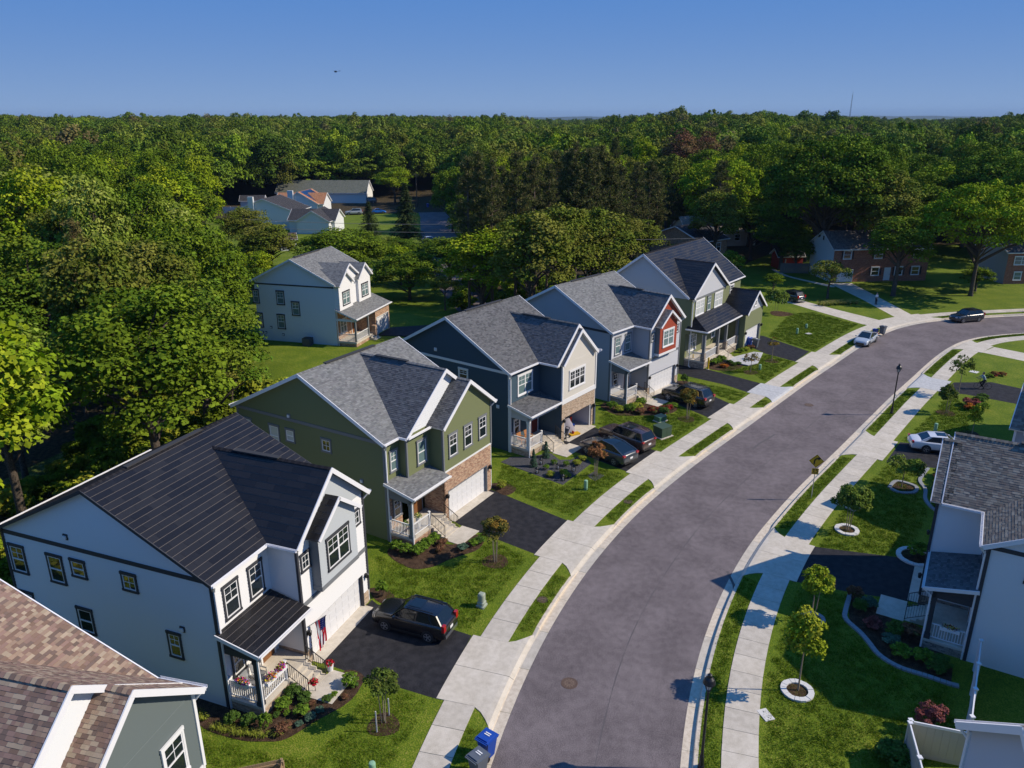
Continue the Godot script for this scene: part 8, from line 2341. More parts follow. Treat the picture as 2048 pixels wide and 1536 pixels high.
# trees: x, z, height, crown radius, kind (0 oak, 1 dark oak, 2 bright maple, 3 pale tulip tree, 4 olive, 5 pine, 6 spruce, 7 brown, 8 red-barked pine)
var marked_trees := [[54.6, -136.1, 24.6, 11.6, 1], [72.5, -119.5, 18.1, 9.8, 2], [42.7, -161.6, 19.8, 9.8, 2], [60.3, -119.7, 13, 5.2, 0], [49.3, -118, 6.4, 3.4, 4], [42.7, -124, 3, 1.9, 0], [75.1, -122.8, 4.3, 2.7, 0], [-35.4, -83.2, 17.3, 7, 0], [-38.1, -64.2, 11.9, 2, 2], [-37.9, -54.4, 9.4, 4, 0], [-41.4, -73.1, 17.9, 3.6, 8], [-47.8, -74.6, 17, 6.6, 1], [-64.6, -105.9, 21, 13.9, 3], [-47.8, -102.9, 15.2, 6.6, 4], [-88.6, -134.6, 19.6, 8.1, 3], [-47.4, -67.7, 13.4, 4.9, 1], [-34.1, -67.5, 9.7, 3.2, 0], [-30.5, -73, 5.8, 1.9, 0], [-28, -127.4, 10.2, 8.4, 0], [-15.9, -117.9, 7.8, 6.1, 0], [-4, -102.9, 13.6, 5.8, 2], [-10.5, -129.2, 8.4, 4.8, 0], [-22.7, -168, 13.9, 4.8, 6], [-34.1, -187, 8.1, 3.5, 6], [-42, -133.9, 10.4, 5.2, 4], [-52.5, -154.2, 10.8, 5.5, 4], [37, -187.2, 19.6, 7, 4], [20.7, -133, 11.2, 5.5, 4], [47.3, -152.5, 11.6, 6.4, 1], [62.7, -132.4, 19.3, 7.4, 4], [95, -151.7, 21.7, 11.4, 1], [88.1, -132, 20.8, 8, 0], [49.8, -141.9, 10, 5.6, 1], [51.7, -139.4, 6.8, 3.5, 1], [69, -152.1, 20.9, 7.3, 0], [45.2, -215.8, 25.1, 5.9, 7], [52.8, -219, 24.2, 5.3, 7], [-38, -256.8, 12.6, 6.5, 2], [-14.6, -192.6, 16.1, 5.8, 0], [-9.3, -153.5, 13.6, 4.1, 0], [-5.9, -105.2, 22.2, 3.4, 5], [-2.7, -105.1, 21.6, 3.4, 5], [0.5, -108, 22.7, 3.5, 5], [3.3, -111, 22, 3.6, 5], [5.1, -112.6, 20.5, 3.6, 5], [8.3, -117.5, 22, 3.8, 5], [9.8, -117.5, 23.4, 3.8, 5], [11.6, -117.5, 22.4, 3.8, 5], [13.9, -122.9, 22.9, 4, 5], [15.5, -122.9, 20.7, 4, 5], [-4.9, -117.7, 22, 3.8, 5], [-1.1, -117.7, 20.3, 3.8, 5], [7.3, -128.9, 21.9, 4.1, 5], [13.9, -135.3, 21.7, 4.4, 5], [18.5, -133, 19.4, 4.3, 5], [25.6, -147.4, 19.4, 4.8, 5], [28.5, -152.8, 16.8, 5, 5], [33.3, -161.8, 15.7, 5.3, 5], [2.1, -121.2, 19, 3.9, 5], [22.5, -142.3, 19.2, 4.6, 5]]
var wood_trees := [[-30.6, -38.7, 19.7, 6.3, 2], [-33.7, -47.1, 15.5, 4.6, 3], [-26.3, -52.2, 16.8, 6.2, 0], [-25.8, -60.9, 15.2, 5.6, 1], [-34, -62, 19.1, 4.4, 4], [-26.3, -68, 6.4, 3.2, 4], [-46.9, -58.4, 18.8, 6.3, 0], [-35.2, -73.9, 16.9, 5.0, 4], [-55.1, -67.9, 19, 5.5, 2], [-44.1, -82.1, 22, 4.4, 3], [2.4, -93.7, 17.2, 5.5, 4], [-60.4, -76.1, 17.5, 6.0, 0], [-42.8, -88.9, 21, 4.4, 1], [-49.9, -85.4, 18.9, 4.5, 4], [6.6, -100.8, 17.4, 5.2, 4], [-58.6, -83.7, 15.7, 6.0, 0], [-65.5, -81.1, 21.5, 4.5, 0], [-42.4, -95.8, 18, 5.7, 3], [-49.1, -94.7, 19.4, 4.9, 0], [11.2, -106.8, 16.1, 6.5, 4], [-56.7, -93.8, 22.3, 5.6, 2], [-65, -88.9, 20.8, 6.8, 3], [19.5, -109.3, 8.7, 2.8, 5], [-9.8, -110.9, 5.4, 2.4, 4], [-38.8, -104.9, 6.2, 2.6, 0], [-29.4, -111.6, 6, 3.2, 1], [-24.4, -114.8, 6.1, 3.1, 0], [18.9, -116.3, 8.5, 2.9, 5], [-36.7, -112, 6.5, 2.6, 0], [24.7, -116, 8.8, 2.9, 5], [-44.1, -111.2, 7.6, 3.2, 0], [-75.2, -94.5, 21.2, 5.1, 2], [-51.1, -110.4, 19.4, 4.5, 0], [-35.5, -117.4, 6.2, 3.0, 1], [24.7, -121.7, 8.5, 2.8, 5], [30.7, -122.5, 6.5, 2.3, 4], [-46, -117.9, 8.1, 2.7, 4], [-54.1, -116, 16.9, 5.1, 2], [-40.5, -123.4, 7.6, 2.4, 2], [-81.6, -101.3, 20.8, 6.6, 3], [-18.8, -129.2, 7.4, 2.6, 2], [1, -131.9, 15.7, 4.2, 5], [31.4, -130, 6.5, 2.5, 5], [36.8, -129.3, 5.9, 3.0, 0], [-45.8, -126.9, 6.9, 2.4, 2], [-54.6, -123.4, 20.6, 5.7, 2], [-79.7, -109, 16.7, 5.6, 2], [-65.4, -121.6, 22, 7.1, 0], [3.4, -138.6, 19.5, 3.9, 5], [35.4, -134.9, 6, 2.3, 5], [-22.6, -137.7, 6.5, 2.5, 1], [-49.6, -132.2, 7.8, 2.9, 0], [29.8, -138.4, 5.8, 2.5, 4], [-60.4, -128.4, 20.8, 5.0, 1], [10.1, -142.3, 21.3, 4.1, 5], [-74.5, -121.7, 18.5, 6.6, 4], [-83.5, -115.8, 16.4, 5.4, 2], [-33, -138.9, 6.9, 2.2, 2], [-28.3, -140.1, 6.9, 2.2, 0], [-90.6, -112.6, 19, 5.5, 0], [-20.5, -144.4, 6.1, 3.1, 1], [37, -141.2, 15.4, 4.9, 4], [15.3, -146.1, 21.8, 3.8, 5], [-67.2, -131.5, 22.1, 6.1, 2], [-44.7, -140.9, 5.7, 2.3, 0], [-28.1, -146.2, 5.1, 2.3, 0], [1, -148.9, 6, 3.1, 4], [-34.5, -144.9, 5.3, 2.8, 0], [-49.9, -140.5, 5.1, 2.4, 0], [-79.7, -127.3, 19.7, 4.9, 0], [-15.7, -149.6, 5.1, 3.2, 0], [-58.7, -138.7, 18.7, 7.0, 1], [-86, -124.5, 18.9, 5.9, 4], [-95.6, -118.4, 19.9, 5.2, 1], [-24.2, -150.3, 5.6, 2.4, 3], [39, -147.8, 19.4, 4.8, 5], [-74.7, -133.8, 16.6, 6.1, 2], [6.4, -153.6, 17.1, 6.0, 4], [18.4, -153.7, 16.4, 5.5, 0], [-49.9, -146.6, 6, 2.2, 1], [-55, -146, 5.9, 2.5, 2], [-1, -156.2, 15.3, 6.1, 4], [-96.5, -124.8, 21.5, 4.5, 4], [12.4, -157.5, 17.8, 4.5, 4], [-63.8, -145.3, 16.8, 4.4, 0], [-70.2, -143.2, 19.3, 5.7, 2], [6.8, -160.8, 8.8, 3.0, 5], [57.4, -150.9, 19.9, 5.4, 0], [-59.7, -150.5, 21, 4.9, 2], [18.5, -161.8, 19.3, 5.5, 4], [-100.3, -130.8, 20, 5.6, 2], [-2.2, -165.2, 20, 5.2, 2], [-81.7, -145.5, 22.6, 5.1, 0], [25.2, -165.7, 6, 2.8, 4], [53.8, -159.3, 18.7, 5.6, 0], [-67.7, -154.2, 22.6, 6.2, 0], [-75.2, -151.3, 21, 4.6, 4], [19.8, -168.6, 21, 4.5, 4], [5.7, -169.9, 19.9, 6.5, 4], [-89.8, -145.4, 20.8, 5.0, 4], [-100.3, -139, 18.9, 6.2, 4], [14.9, -170.8, 6.6, 2.6, 5], [-109.1, -133.3, 21.3, 4.5, 4], [80.1, -152.7, 17.5, 5.4, 0], [-1.9, -174.2, 15.5, 4.7, 5], [-66.7, -161.2, 16, 4.5, 0], [-96.5, -145.4, 15.4, 5.4, 4], [-85.6, -152.3, 15.1, 5.9, 0], [-78.9, -156, 22, 4.5, 0], [22.8, -174.5, 22.5, 3.8, 5], [64.9, -164.3, 17.4, 6.3, 4], [72.5, -161.1, 17.9, 5.7, 0], [51.9, -169.5, 22.7, 6.6, 0], [5.7, -177.5, 15.4, 5.0, 2], [79.9, -160, 15.5, 5.9, 3], [-72.3, -163.9, 16.5, 4.4, 2], [-109.1, -142.1, 17, 5.4, 4], [12.9, -179.6, 16.2, 5.4, 0], [26.6, -179.6, 5.5, 2.7, 1], [19.8, -180.5, 22.2, 4.6, 3], [-91.2, -157.4, 22.8, 5.0, 0], [-1.1, -182, 16, 5.6, 4], [-99.3, -153.2, 20.8, 4.8, 1], [44.5, -177.3, 15.2, 5.9, 0], [-80.9, -165.8, 16.4, 6.8, 2], [53.2, -177.2, 16.3, 5.0, 3], [78.7, -167.5, 22.7, 5.1, 0], [87.7, -163.4, 18.3, 7.0, 2], [73.3, -170.8, 22.8, 4.5, 2], [-88.1, -163.8, 17.4, 4.5, 0], [-109.6, -151.4, 22.6, 5.5, 1], [-118.2, -145.1, 22.9, 6.6, 1], [27.6, -185.3, 7.1, 2.4, 1], [14.5, -187, 18.3, 4.8, 2], [5.2, -188.3, 19, 6.7, 2], [-94.4, -163.2, 16.6, 5.1, 3], [-103.6, -158, 22.9, 5.0, 0], [64, -177.9, 16.5, 7.0, 4], [113.5, -152.3, 17.9, 6.0, 4], [-3.7, -190, 20.8, 7.1, 4], [50.9, -184.1, 19.6, 5.0, 2], [72.1, -177.4, 19.8, 4.8, 3], [81.7, -173.5, 20, 5.1, 0], [102.3, -162.3, 19.7, 5.0, 0], [-79.6, -174.8, 21, 6.0, 2], [109.8, -159.4, 18.5, 6.0, 1], [97.5, -167.3, 21.3, 5.7, 0], [58.4, -184.8, 16.3, 6.2, 4], [-90.5, -172.3, 18.2, 6.6, 2], [46.5, -189.1, 17.2, 5.2, 1], [10.9, -194.8, 17.8, 6.3, 2], [-101.2, -167.1, 20.3, 5.6, 1], [22.3, -194.6, 19.9, 7.1, 0], [-117.7, -157.4, 18.8, 5.0, 1], [67.7, -184.6, 22.3, 4.4, 0], [-111.4, -162.4, 17.4, 6.3, 3], [122.8, -154.3, 19.7, 6.7, 3], [91.5, -175.2, 20.1, 6.3, 0], [-124.2, -153.8, 21, 4.6, 1], [-6.7, -198.2, 19, 5.9, 3], [80.1, -182.5, 21.5, 6.3, 4], [55.5, -191.9, 21.7, 5.4, 2], [110, -167.3, 22, 5.5, 3], [36.1, -197.4, 16.3, 6.5, 4], [1, -200.8, 17.7, 4.9, 0], [6.3, -201.1, 7.6, 2.7, 0], [-101.5, -174.3, 18.9, 4.6, 1], [15.6, -202, 19.1, 6.0, 2], [-120.4, -163.2, 16.1, 4.4, 1], [64.6, -192.4, 21.9, 6.1, 1], [-125.4, -159.6, 17.2, 4.6, 2], [102.6, -175.4, 22.5, 5.5, 0], [121.9, -163.3, 21.9, 5.0, 2], [73.5, -190.3, 18.2, 6.6, 4], [48.7, -198.2, 20.6, 7.1, 0], [-92.6, -182, 17, 7.1, 4], [-116.1, -169.8, 21.7, 6.8, 0], [87.5, -186.2, 21.3, 5.0, 1], [-4.3, -206.4, 19.1, 5.1, 2], [5.4, -206.8, 7.1, 2.3, 4], [-100.9, -180.7, 17.7, 4.5, 2], [24.6, -205.6, 20, 5.4, 2], [-107.3, -177.4, 20.1, 4.8, 1], [109.4, -176.3, 17.5, 4.6, 4], [43.3, -203.3, 16.8, 4.6, 4], [10.8, -208.1, 8, 2.2, 3], [94.8, -185.8, 17.6, 5.2, 0], [60.2, -199.8, 20.5, 6.3, 1], [121.8, -169.6, 18.6, 4.6, 0], [18.3, -208.4, 5.5, 2.3, 2], [36.8, -206.2, 15.4, 6.0, 2], [129, -165.6, 17.3, 6.5, 2], [84, -192.6, 20, 4.6, 0], [103.8, -183, 22.2, 4.6, 4], [-0.1, -210.5, 8, 3.0, 1], [-127, -169.1, 22.9, 7.0, 2], [-94.6, -189.2, 15.5, 4.6, 0], [-8.8, -211.5, 22.6, 4.5, 3], [68.4, -200.6, 17.5, 5.0, 0], [48.8, -206.8, 17.2, 4.4, 4], [91.8, -192.2, 19.6, 4.6, 4], [30.3, -210.9, 18.1, 5.9, 4], [117.1, -178.5, 20.9, 6.2, 4], [55.7, -207.8, 17.7, 4.5, 2], [9.3, -215.2, 17.1, 5.2, 2], [17.6, -214.7, 7.3, 3.2, 2], [102.7, -189.6, 18.2, 5.5, 3], [-114.6, -183, 17, 4.6, 0], [110, -186, 18.7, 5.9, 2], [79.3, -201.4, 17.3, 4.9, 2], [-101.2, -191.4, 19.5, 5.6, 0], [-122.6, -179.5, 16.3, 6.1, 2], [24.7, -216, 21.9, 4.9, 1], [35.6, -215.2, 22.6, 4.6, 2], [-9, -218.2, 15.9, 5.9, 0], [61.9, -209.5, 20.7, 5.1, 3], [136, -171, 22.9, 6.2, 1], [130.1, -176.2, 17.2, 5.9, 1], [70.3, -207.9, 21.7, 5.5, 1], [93.4, -198.6, 15.5, 5.5, 1], [-137.1, -171.5, 18.2, 4.5, 4], [-0, -219.8, 16.4, 5.9, 2], [-111.7, -189.4, 16.2, 5.7, 3], [85.5, -202.9, 16.3, 4.8, 2], [99.7, -197.5, 18, 4.5, 0], [7.6, -222.3, 17.3, 5.9, 2], [118.2, -188.5, 16.6, 4.5, 4], [126.9, -183, 17.1, 5.5, 0], [-99.1, -199.6, 22.6, 6.1, 0], [78.3, -209.2, 18.1, 6.3, 2], [-107.9, -196.3, 22.1, 5.1, 0], [23, -223.2, 20.8, 5.2, 4], [-133.5, -180.9, 22.9, 7.0, 0], [33.3, -222.8, 17.1, 4.5, 2], [16.2, -224.7, 15.6, 4.9, 2], [62.9, -216.8, 16.4, 5.4, 3], [137.8, -179.6, 22.3, 7.0, 0], [112.8, -196.4, 19.7, 5.9, 0], [-127.5, -187.4, 17.2, 4.9, 0], [71.1, -215.7, 22.7, 4.4, 2], [99.5, -204.2, 20.6, 4.9, 1], [-119.9, -193, 17.4, 5.6, 4], [93.4, -207.7, 20.9, 5.4, 1], [85.9, -211.3, 18.3, 4.6, 0], [106.7, -201.9, 15.7, 5.1, 3], [-7.1, -228.5, 16.3, 5.7, 1], [28.3, -226.9, 16.6, 4.5, 1], [121.8, -193.7, 18.6, 5.1, 3], [44, -224.7, 22.7, 6.5, 0], [-142.7, -179.1, 20.5, 5.7, 2], [-97.3, -207.6, 19.6, 5.1, 1], [-108.3, -203.3, 17.8, 5.2, 0], [1.4, -230.4, 8.8, 2.4, 0], [13.9, -230.1, 8.6, 3.1, 1], [60.2, -222.9, 16.2, 4.4, 2], [6.5, -232, 5.1, 3.0, 0], [67.9, -222.2, 21.8, 4.8, 0], [22.9, -231.3, 20.4, 5.9, 0], [91.4, -214.8, 20.8, 5.0, 0], [33.7, -231.1, 15.5, 4.9, 0], [-116.9, -202.2, 16.5, 6.0, 1], [131.3, -193.3, 22, 5.4, 2], [98.8, -211.9, 20, 5.4, 0], [-12.6, -233.5, 18.9, 4.5, 1], [53.4, -227.7, 21.8, 4.5, 1], [-3.7, -234.3, 17.1, 4.5, 1], [-141.6, -187, 19, 5.2, 1], [39.9, -231.4, 18.4, 4.5, 0], [145.6, -184.6, 18.1, 6.2, 1], [-125, -199.3, 16.5, 5.5, 4], [114, -205.8, 21.6, 4.6, 2], [80.9, -221.5, 18.7, 7.1, 4], [73.7, -224, 17.9, 4.6, 0], [-134.9, -194, 19.8, 6.5, 0], [139.4, -191.3, 18.7, 6.1, 0], [-102.2, -213.6, 21.8, 7.0, 1], [64.5, -228.2, 18.9, 5.9, 3], [109.9, -210.4, 17.5, 4.4, 3], [-95.1, -217.8, 22.5, 4.9, 4], [-110.4, -210.9, 20.3, 5.6, 0], [46.8, -233.9, 18.6, 5.9, 3], [126.6, -202.6, 18.1, 7.1, 0], [89.5, -222.7, 18.6, 5.6, 3], [71.2, -230.2, 17.9, 4.9, 1], [55.9, -234.5, 17.3, 6.6, 0], [-146.5, -192.4, 16.3, 5.0, 4], [116.2, -212.2, 21.6, 5.2, 1], [101.7, -220, 20.6, 4.5, 1], [-135.6, -201.9, 19.9, 5.7, 0], [84.2, -228.8, 18.7, 4.8, 3], [109.6, -218.1, 19.3, 5.2, 0], [123.2, -210.8, 20, 5.7, 2], [151.6, -191.4, 19.5, 5.0, 0], [-130.6, -206.4, 15.3, 4.8, 0], [-116.4, -214.9, 18.8, 5.5, 0], [97.4, -224.4, 21.4, 4.6, 3], [135.8, -204, 18.2, 5.4, 0], [78.9, -232.2, 15.2, 4.4, 0], [145.6, -199.2, 16, 6.2, 1], [-126.7, -212.2, 18.4, 6.1, 1], [-97.3, -228.2, 17.2, 6.8, 2], [-110.6, -222.2, 22.6, 6.7, 2], [-145.1, -202.3, 20.6, 5.5, 0], [153.9, -197.8, 15.6, 4.5, 1], [105.4, -227.4, 21.9, 5.7, 0], [91.1, -233.5, 17.5, 6.3, 4], [132.5, -212.8, 20.6, 6.5, 3], [-136.8, -210.4, 21.9, 5.2, 1], [119.7, -221.6, 21.4, 5.7, 4], [-122.7, -220, 18.8, 4.9, 1], [-154.1, -200.1, 17.5, 5.4, 0], [145.3, -207.9, 22.6, 6.5, 0], [128.8, -218.9, 22.5, 4.4, 1], [101.1, -234.2, 20.9, 5.0, 0], [113.8, -228.7, 17.4, 6.7, 0], [-149.2, -207.5, 20.3, 4.5, 0], [-102.4, -234.7, 23, 5.6, 1], [-133, -218.9, 21.2, 4.5, 0], [159.4, -202.6, 20.7, 4.8, 0], [-110.9, -232.8, 18, 4.8, 1], [155.1, -206.8, 15.2, 4.5, 4], [134.9, -220.9, 15.9, 4.9, 0], [123.2, -227.9, 20.2, 4.4, 1], [-129.4, -224.8, 16.5, 5.6, 3], [-145.4, -214.8, 22.5, 6.3, 0], [-121.4, -230, 21, 6.6, 4], [142.1, -218.4, 16.6, 6.6, 1], [129.2, -226.9, 18.1, 5.0, 0], [-152.6, -212.3, 18.5, 4.5, 4], [151.3, -213.5, 21.4, 4.5, 0], [-157.8, -208.9, 15.5, 5.1, 1], [120.4, -234, 20.3, 4.5, 0], [164, -209, 17, 4.8, 0], [135.1, -228.9, 20, 4.5, 2], [-143.3, -224.2, 22.5, 6.1, 0], [129.7, -233.8, 21.8, 5.5, 1], [156.9, -217.5, 22.3, 5.6, 4], [-134.3, -232.7, 20.1, 5.4, 2], [-165.9, -212.6, 17.8, 5.9, 1], [-152.1, -224.1, 16.8, 5.9, 0], [-159.1, -219.2, 20.9, 4.5, 4], [151.4, -226.1, 16.7, 6.7, 0], [165.9, -215.9, 15.9, 5.7, 3], [142, -232.7, 18.5, 6.6, 2], [-142.1, -234, 19, 5.7, 3], [-165.4, -221.1, 19.5, 5.4, 4], [162, -224.1, 20.6, 5.0, 1], [-159, -227.6, 19.8, 4.6, 0], [-152, -233.4, 16.7, 4.8, 2], [150.3, -234.9, 19.8, 5.2, 2], [172.8, -220.8, 18.8, 5.0, 0], [158.2, -231.5, 15.6, 6.5, 1], [-165.2, -228.5, 17.5, 4.8, 2], [-158, -234.3, 21.9, 4.4, 4], [-175.3, -224.2, 20.1, 5.6, 1], [167.3, -232.2, 20.3, 5.2, 2], [173.6, -229.1, 15.8, 4.4, 0], [-168, -235, 15.3, 6.0, 4], [-177.7, -232.4, 18.7, 6.5, 1], [180.1, -233.7, 17.8, 7.1, 3]]

# ---------- plants
func leaf_mat(key: String, back: Color) -> StandardMaterial3D:
	if mats.has(key): return mats[key]
	var m := vmat(key, 0.8, 0.12)
	m.backlight_enabled = true
	m.backlight = back
	m.cull_mode = BaseMaterial3D.CULL_DISABLED
	return m
func leaf(b: MB, at: Vector3, out: Vector3, size: float, r: RandomNumberGenerator):
	var n := (out + Vector3(r.randf_range(-1, 1), r.randf_range(-0.5, 1), r.randf_range(-1, 1)) * 0.85).normalized()
	var u := n.cross(Vector3(r.randf_range(-1, 1), r.randf_range(-1, 1), r.randf_range(-1, 1))).normalized()
	var w := n.cross(u)
	var l := size * r.randf_range(0.6, 1.25)
	var k := l * r.randf_range(0.32, 0.5)
	var bend := n * l * r.randf_range(-0.2, 0.12)
	var p0 := at - u * l * 0.5
	var p2 := at + u * l * 0.5 + bend
	b.tri(p0, at - w * k, p2)
	b.tri(p0, p2, at + w * k)
func rdir(r: RandomNumberGenerator) -> Vector3:
	var z := r.randf_range(-1, 1)
	var a := r.randf() * TAU
	var s := sqrt(1 - z * z)
	return Vector3(s * cos(a), z, s * sin(a))
func crown(r: RandomNumberGenerator, ctr: Vector3, rad: Vector3, lobes: int, per: int, size: float, cols: Array, lumpy := 0.32, under := -0.35) -> Array: # [mesh builder, lobe centres]
	var b := MB.new()
	b.use_c = true
	var where := []
	var mean := (rad.x + rad.y) * 0.5
	for i in lobes:
		var d := rdir(r)
		if d.y < -0.45: d.y *= -0.6
		d = d.normalized()
		var far := r.randf_range(0.74, 1.0) if i % 4 else r.randf_range(0.2, 0.7)
		var lr := mean * lumpy * r.randf_range(0.6, 1.3)
		var c := ctr + d * far * (rad - Vector3.ONE * lr * 0.7)
		where.append(c)
		var tone: Color = cols[r.randi() % cols.size()] * r.randf_range(0.82, 1.18)
		var sq := Vector3(1, r.randf_range(0.6, 0.85), 1)
		for k in per:
			var q := (rdir(r) + d * 0.35).normalized()
			if q.y < under: q.y = -q.y
			var dist := lr * pow(r.randf(), 0.3) * r.randf_range(0.85, 1.12)
			b.col = tone * r.randf_range(0.72, 1.3)
			leaf(b, c + q * dist * sq, (q + Vector3(0, 0.5, 0)).normalized(), size, r)
	return [b, where]
func tree_proto(called: String, sd: int, H: float, R: float, lobes: int, per: int, size: float, cols: Array, key: String, base := 0.3, lumpy := 0.3) -> Node3D:
	var r := RandomNumberGenerator.new()
	r.seed = sd
	var t := Node3D.new()
	t.name = called
	t.set_meta("H", H)
	t.set_meta("R", R)
	var cr := crown(r, Vector3(0, H * (base + 1.0) * 0.5, 0), Vector3(R, H * (1.0 - base) * 0.5, R), lobes, per, size, cols, lumpy)
	var w := MB.new()
	var th := H * 0.018 + 0.04
	var top := Vector3(r.randf_range(-0.3, 0.3), H * 0.74, r.randf_range(-0.3, 0.3))
	w.tube([Vector3(0, -0.2, 0), Vector3(0.02, 0.5, 0), Vector3(0.05, H * 0.28, 0.04), top * 0.7, top], [th * 1.5, th, th * 0.8, th * 0.5, 0.03], 7)
	var n := 0
	for c in cr[1]:
		if n % 3 == 0:
			var y := clampf(c.y - H * r.randf_range(0.12, 0.28), H * base * 0.75, H * 0.6)
			var s := Vector3(top.x * y / top.y, y, top.z * y / top.y)
			var mid: Vector3 = s.lerp(c, 0.5) + Vector3(0, H * 0.03, 0)
			w.tube([s, mid, c], [th * 0.45, th * 0.28, 0.02], 5, false)
		n += 1
	part(t, "trunk", w.mesh(mats["bark"]))
	part(t, "crown", cr[0].mesh(leaf_mat(key, Color(0.42, 0.5, 0.06))))
	return t
func pine_proto(sd: int, cols: Array, bare := 0.5, bark := "pine_bark") -> Node3D:
	var r := RandomNumberGenerator.new()
	r.seed = sd
	var t := Node3D.new()
	t.name = "pine_tree"
	var H := 10.0
	var w := MB.new()
	var lean := Vector3(r.randf_range(-0.15, 0.15), 0, r.randf_range(-0.15, 0.15))
	w.tube([Vector3(0, -0.2, 0), lean * 0.3 + Vector3(0, H * 0.35, 0), lean * 0.7 + Vector3(0, H * 0.7, 0), lean + Vector3(0, H * 0.98, 0)], [0.13, 0.105, 0.075, 0.015], 7)
	var b := MB.new()
	b.use_c = true
	var y := H * bare
	while y < H * 0.99:
		var k := (y / H - bare) / (1.0 - bare)
		var reach := lerpf(1.45, 0.25, pow(k, 1.7)) * (0.55 + 0.45 * smoothstep(0.0, 0.25, k))
		for i in 4:
			var a := r.randf() * TAU
			var L := reach * r.randf_range(0.6, 1.15)
			var s := lean * (y / H) + Vector3(0, y + r.randf_range(-0.15, 0.15), 0)
			var e := s + Vector3(cos(a) * L, L * r.randf_range(0.05, 0.4), sin(a) * L)
			w.tube([s, e], [0.025, 0.008], 4, false)
			var tufts := int(4 + L * 8)
			for q in tufts:
				var f := lerpf(0.35, 1.05, float(q) / tufts)
				var c := s.lerp(e, f) + rdir(r) * Vector3(0.24, 0.13, 0.24)
				var tone: Color = cols[r.randi() % cols.size()] * r.randf_range(0.75, 1.25)
				for z in 13:
					var d := (rdir(r) + Vector3(0, 0.35, 0)).normalized()
					b.col = tone * r.randf_range(0.7, 1.3)
					var sd2 := d.cross(rdir(r)).normalized() * 0.022
					var p := c + d * 0.03
					b.tri(p - sd2, p + sd2, c + d * r.randf_range(0.13, 0.24))
		y += 0.19
	for i in 5:
		var a := r.randf() * TAU
		var yy := r.randf_range(0.25, bare) * H
		var s := lean * (yy / H) + Vector3(0, yy, 0)
		w.tube([s, s + Vector3(cos(a), r.randf_range(-0.3, 0.2), sin(a)) * r.randf_range(0.3, 0.8)], [0.018, 0.005], 4, false)
	part(t, "trunk", w.mesh(mats[bark]))
	part(t, "crown", b.mesh(leaf_mat("needle", Color(0.12, 0.16, 0.04))))
	return t
func spruce_proto(sd: int, cols: Array) -> Node3D:
	var r := RandomNumberGenerator.new()
	r.seed = sd
	var t := Node3D.new()
	t.name = "spruce_tree"
	var H := 10.0
	var w := MB.new()
	w.tube([Vector3(0, -0.2, 0), Vector3(0, H, 0)], [0.2, 0.01], 6)
	var b := MB.new()
	b.use_c = true
	var y := 0.6
	while y < H:
		var reach := 3.2 * pow(1.0 - y / H, 0.85) + 0.12
		for i in 9:
			var a := r.randf() * TAU
			var L := reach * r.randf_range(0.7, 1.1)
			var dir := Vector3(cos(a), -0.18, sin(a))
			var s := Vector3(0, y, 0)
			for q in int(6 + L * 7):
				var f := r.randf()
				var c := s + dir * L * f + Vector3(-sin(a), 0, cos(a)) * r.randf_range(-0.35, 0.35) * (1.1 - f)
				b.col = cols[r.randi() % cols.size()] * r.randf_range(0.7, 1.3)
				for z in 5:
					var d := (dir + rdir(r) * 0.9 + Vector3(0, -0.3, 0)).normalized()
					var sw := d.cross(Vector3.UP).normalized() * 0.06
					b.tri(c - sw, c + sw, c + d * r.randf_range(0.2, 0.42))
		y += 0.3
	part(t, "trunk", w.mesh(mats["bark"]))
	part(t, "crown", b.mesh(leaf_mat("needle", Color(0.12, 0.16, 0.04))))
	return t

var kinds := {}
func tree_names(k: int) -> Array:
	return [["oak_tree", "broad oak with mid green crown"], ["oak_tree", "dark green dense oak"], ["maple_tree", "bright green maple"], ["tulip_tree", "pale yellow green spreading tree"], ["ash_tree", "olive green open crowned tree"], ["pine_tree", "tall pine with bare trunk and olive needles"], ["spruce_tree", "dark conical spruce"], ["dying_tree", "brown leaved dying tree"], ["pine_tree", "red barked pine with thin needles"]][k]
func land(x: float, z: float) -> float:
	var d := Vector2(x, z).length()
	var b := atan2(x, -z)
	var f: FastNoiseLite = shared["land_noise"]
	var e := 7.5 * smoothstep(230.0, 520.0, d) * (0.75 + 0.6 * f.get_noise_2d(x, z))
	e *= 1.0 - 1.25 * exp(-pow((b - 0.07) / 0.055, 2)) - 1.1 * exp(-pow((b - 0.47) / 0.07, 2))
	return LAWN + maxf(e, -0.1)
func place_tree(o: Array, i: int, label: String, group := ""):
	var protos: Array = kinds[int(o[4])]
	var p: Node3D = protos[0]
	var best := 1e9
	for j in protos.size(): # the model whose size is nearest, so that leaves keep their size
		var q: Node3D = protos[(i + j) % protos.size()]
		if not q.has_meta("R"): continue
		var e: float = absf(log(o[3] / q.get_meta("R"))) + absf(log(o[2] / q.get_meta("H"))) * 0.6
		if e < best - 0.12:
			best = e
			p = q
	if best > 1e8: p = protos[i % protos.size()]
	var t: Node3D = p.duplicate()
	t.name = numbered(p.name)
	add_child(t)
	for mk in ["H", "R"]: t.remove_meta(mk)
	t.position = Vector3(o[0], LAWN - 0.05, o[1])
	t.rotation.y = i * 2.399
	var sy: float = o[2] / p.get_meta("H", 10.0)
	var sx: float = o[3] / p.get_meta("R", 4.3)
	if o[4] == 5 or o[4] == 8: sx = sy * 0.85 * (o[3] / 3.7)
	if o[4] == 6: sx = o[3] / 3.3
	t.scale = Vector3(sx, sy, sx)
	tag(t, label, "tree", group)

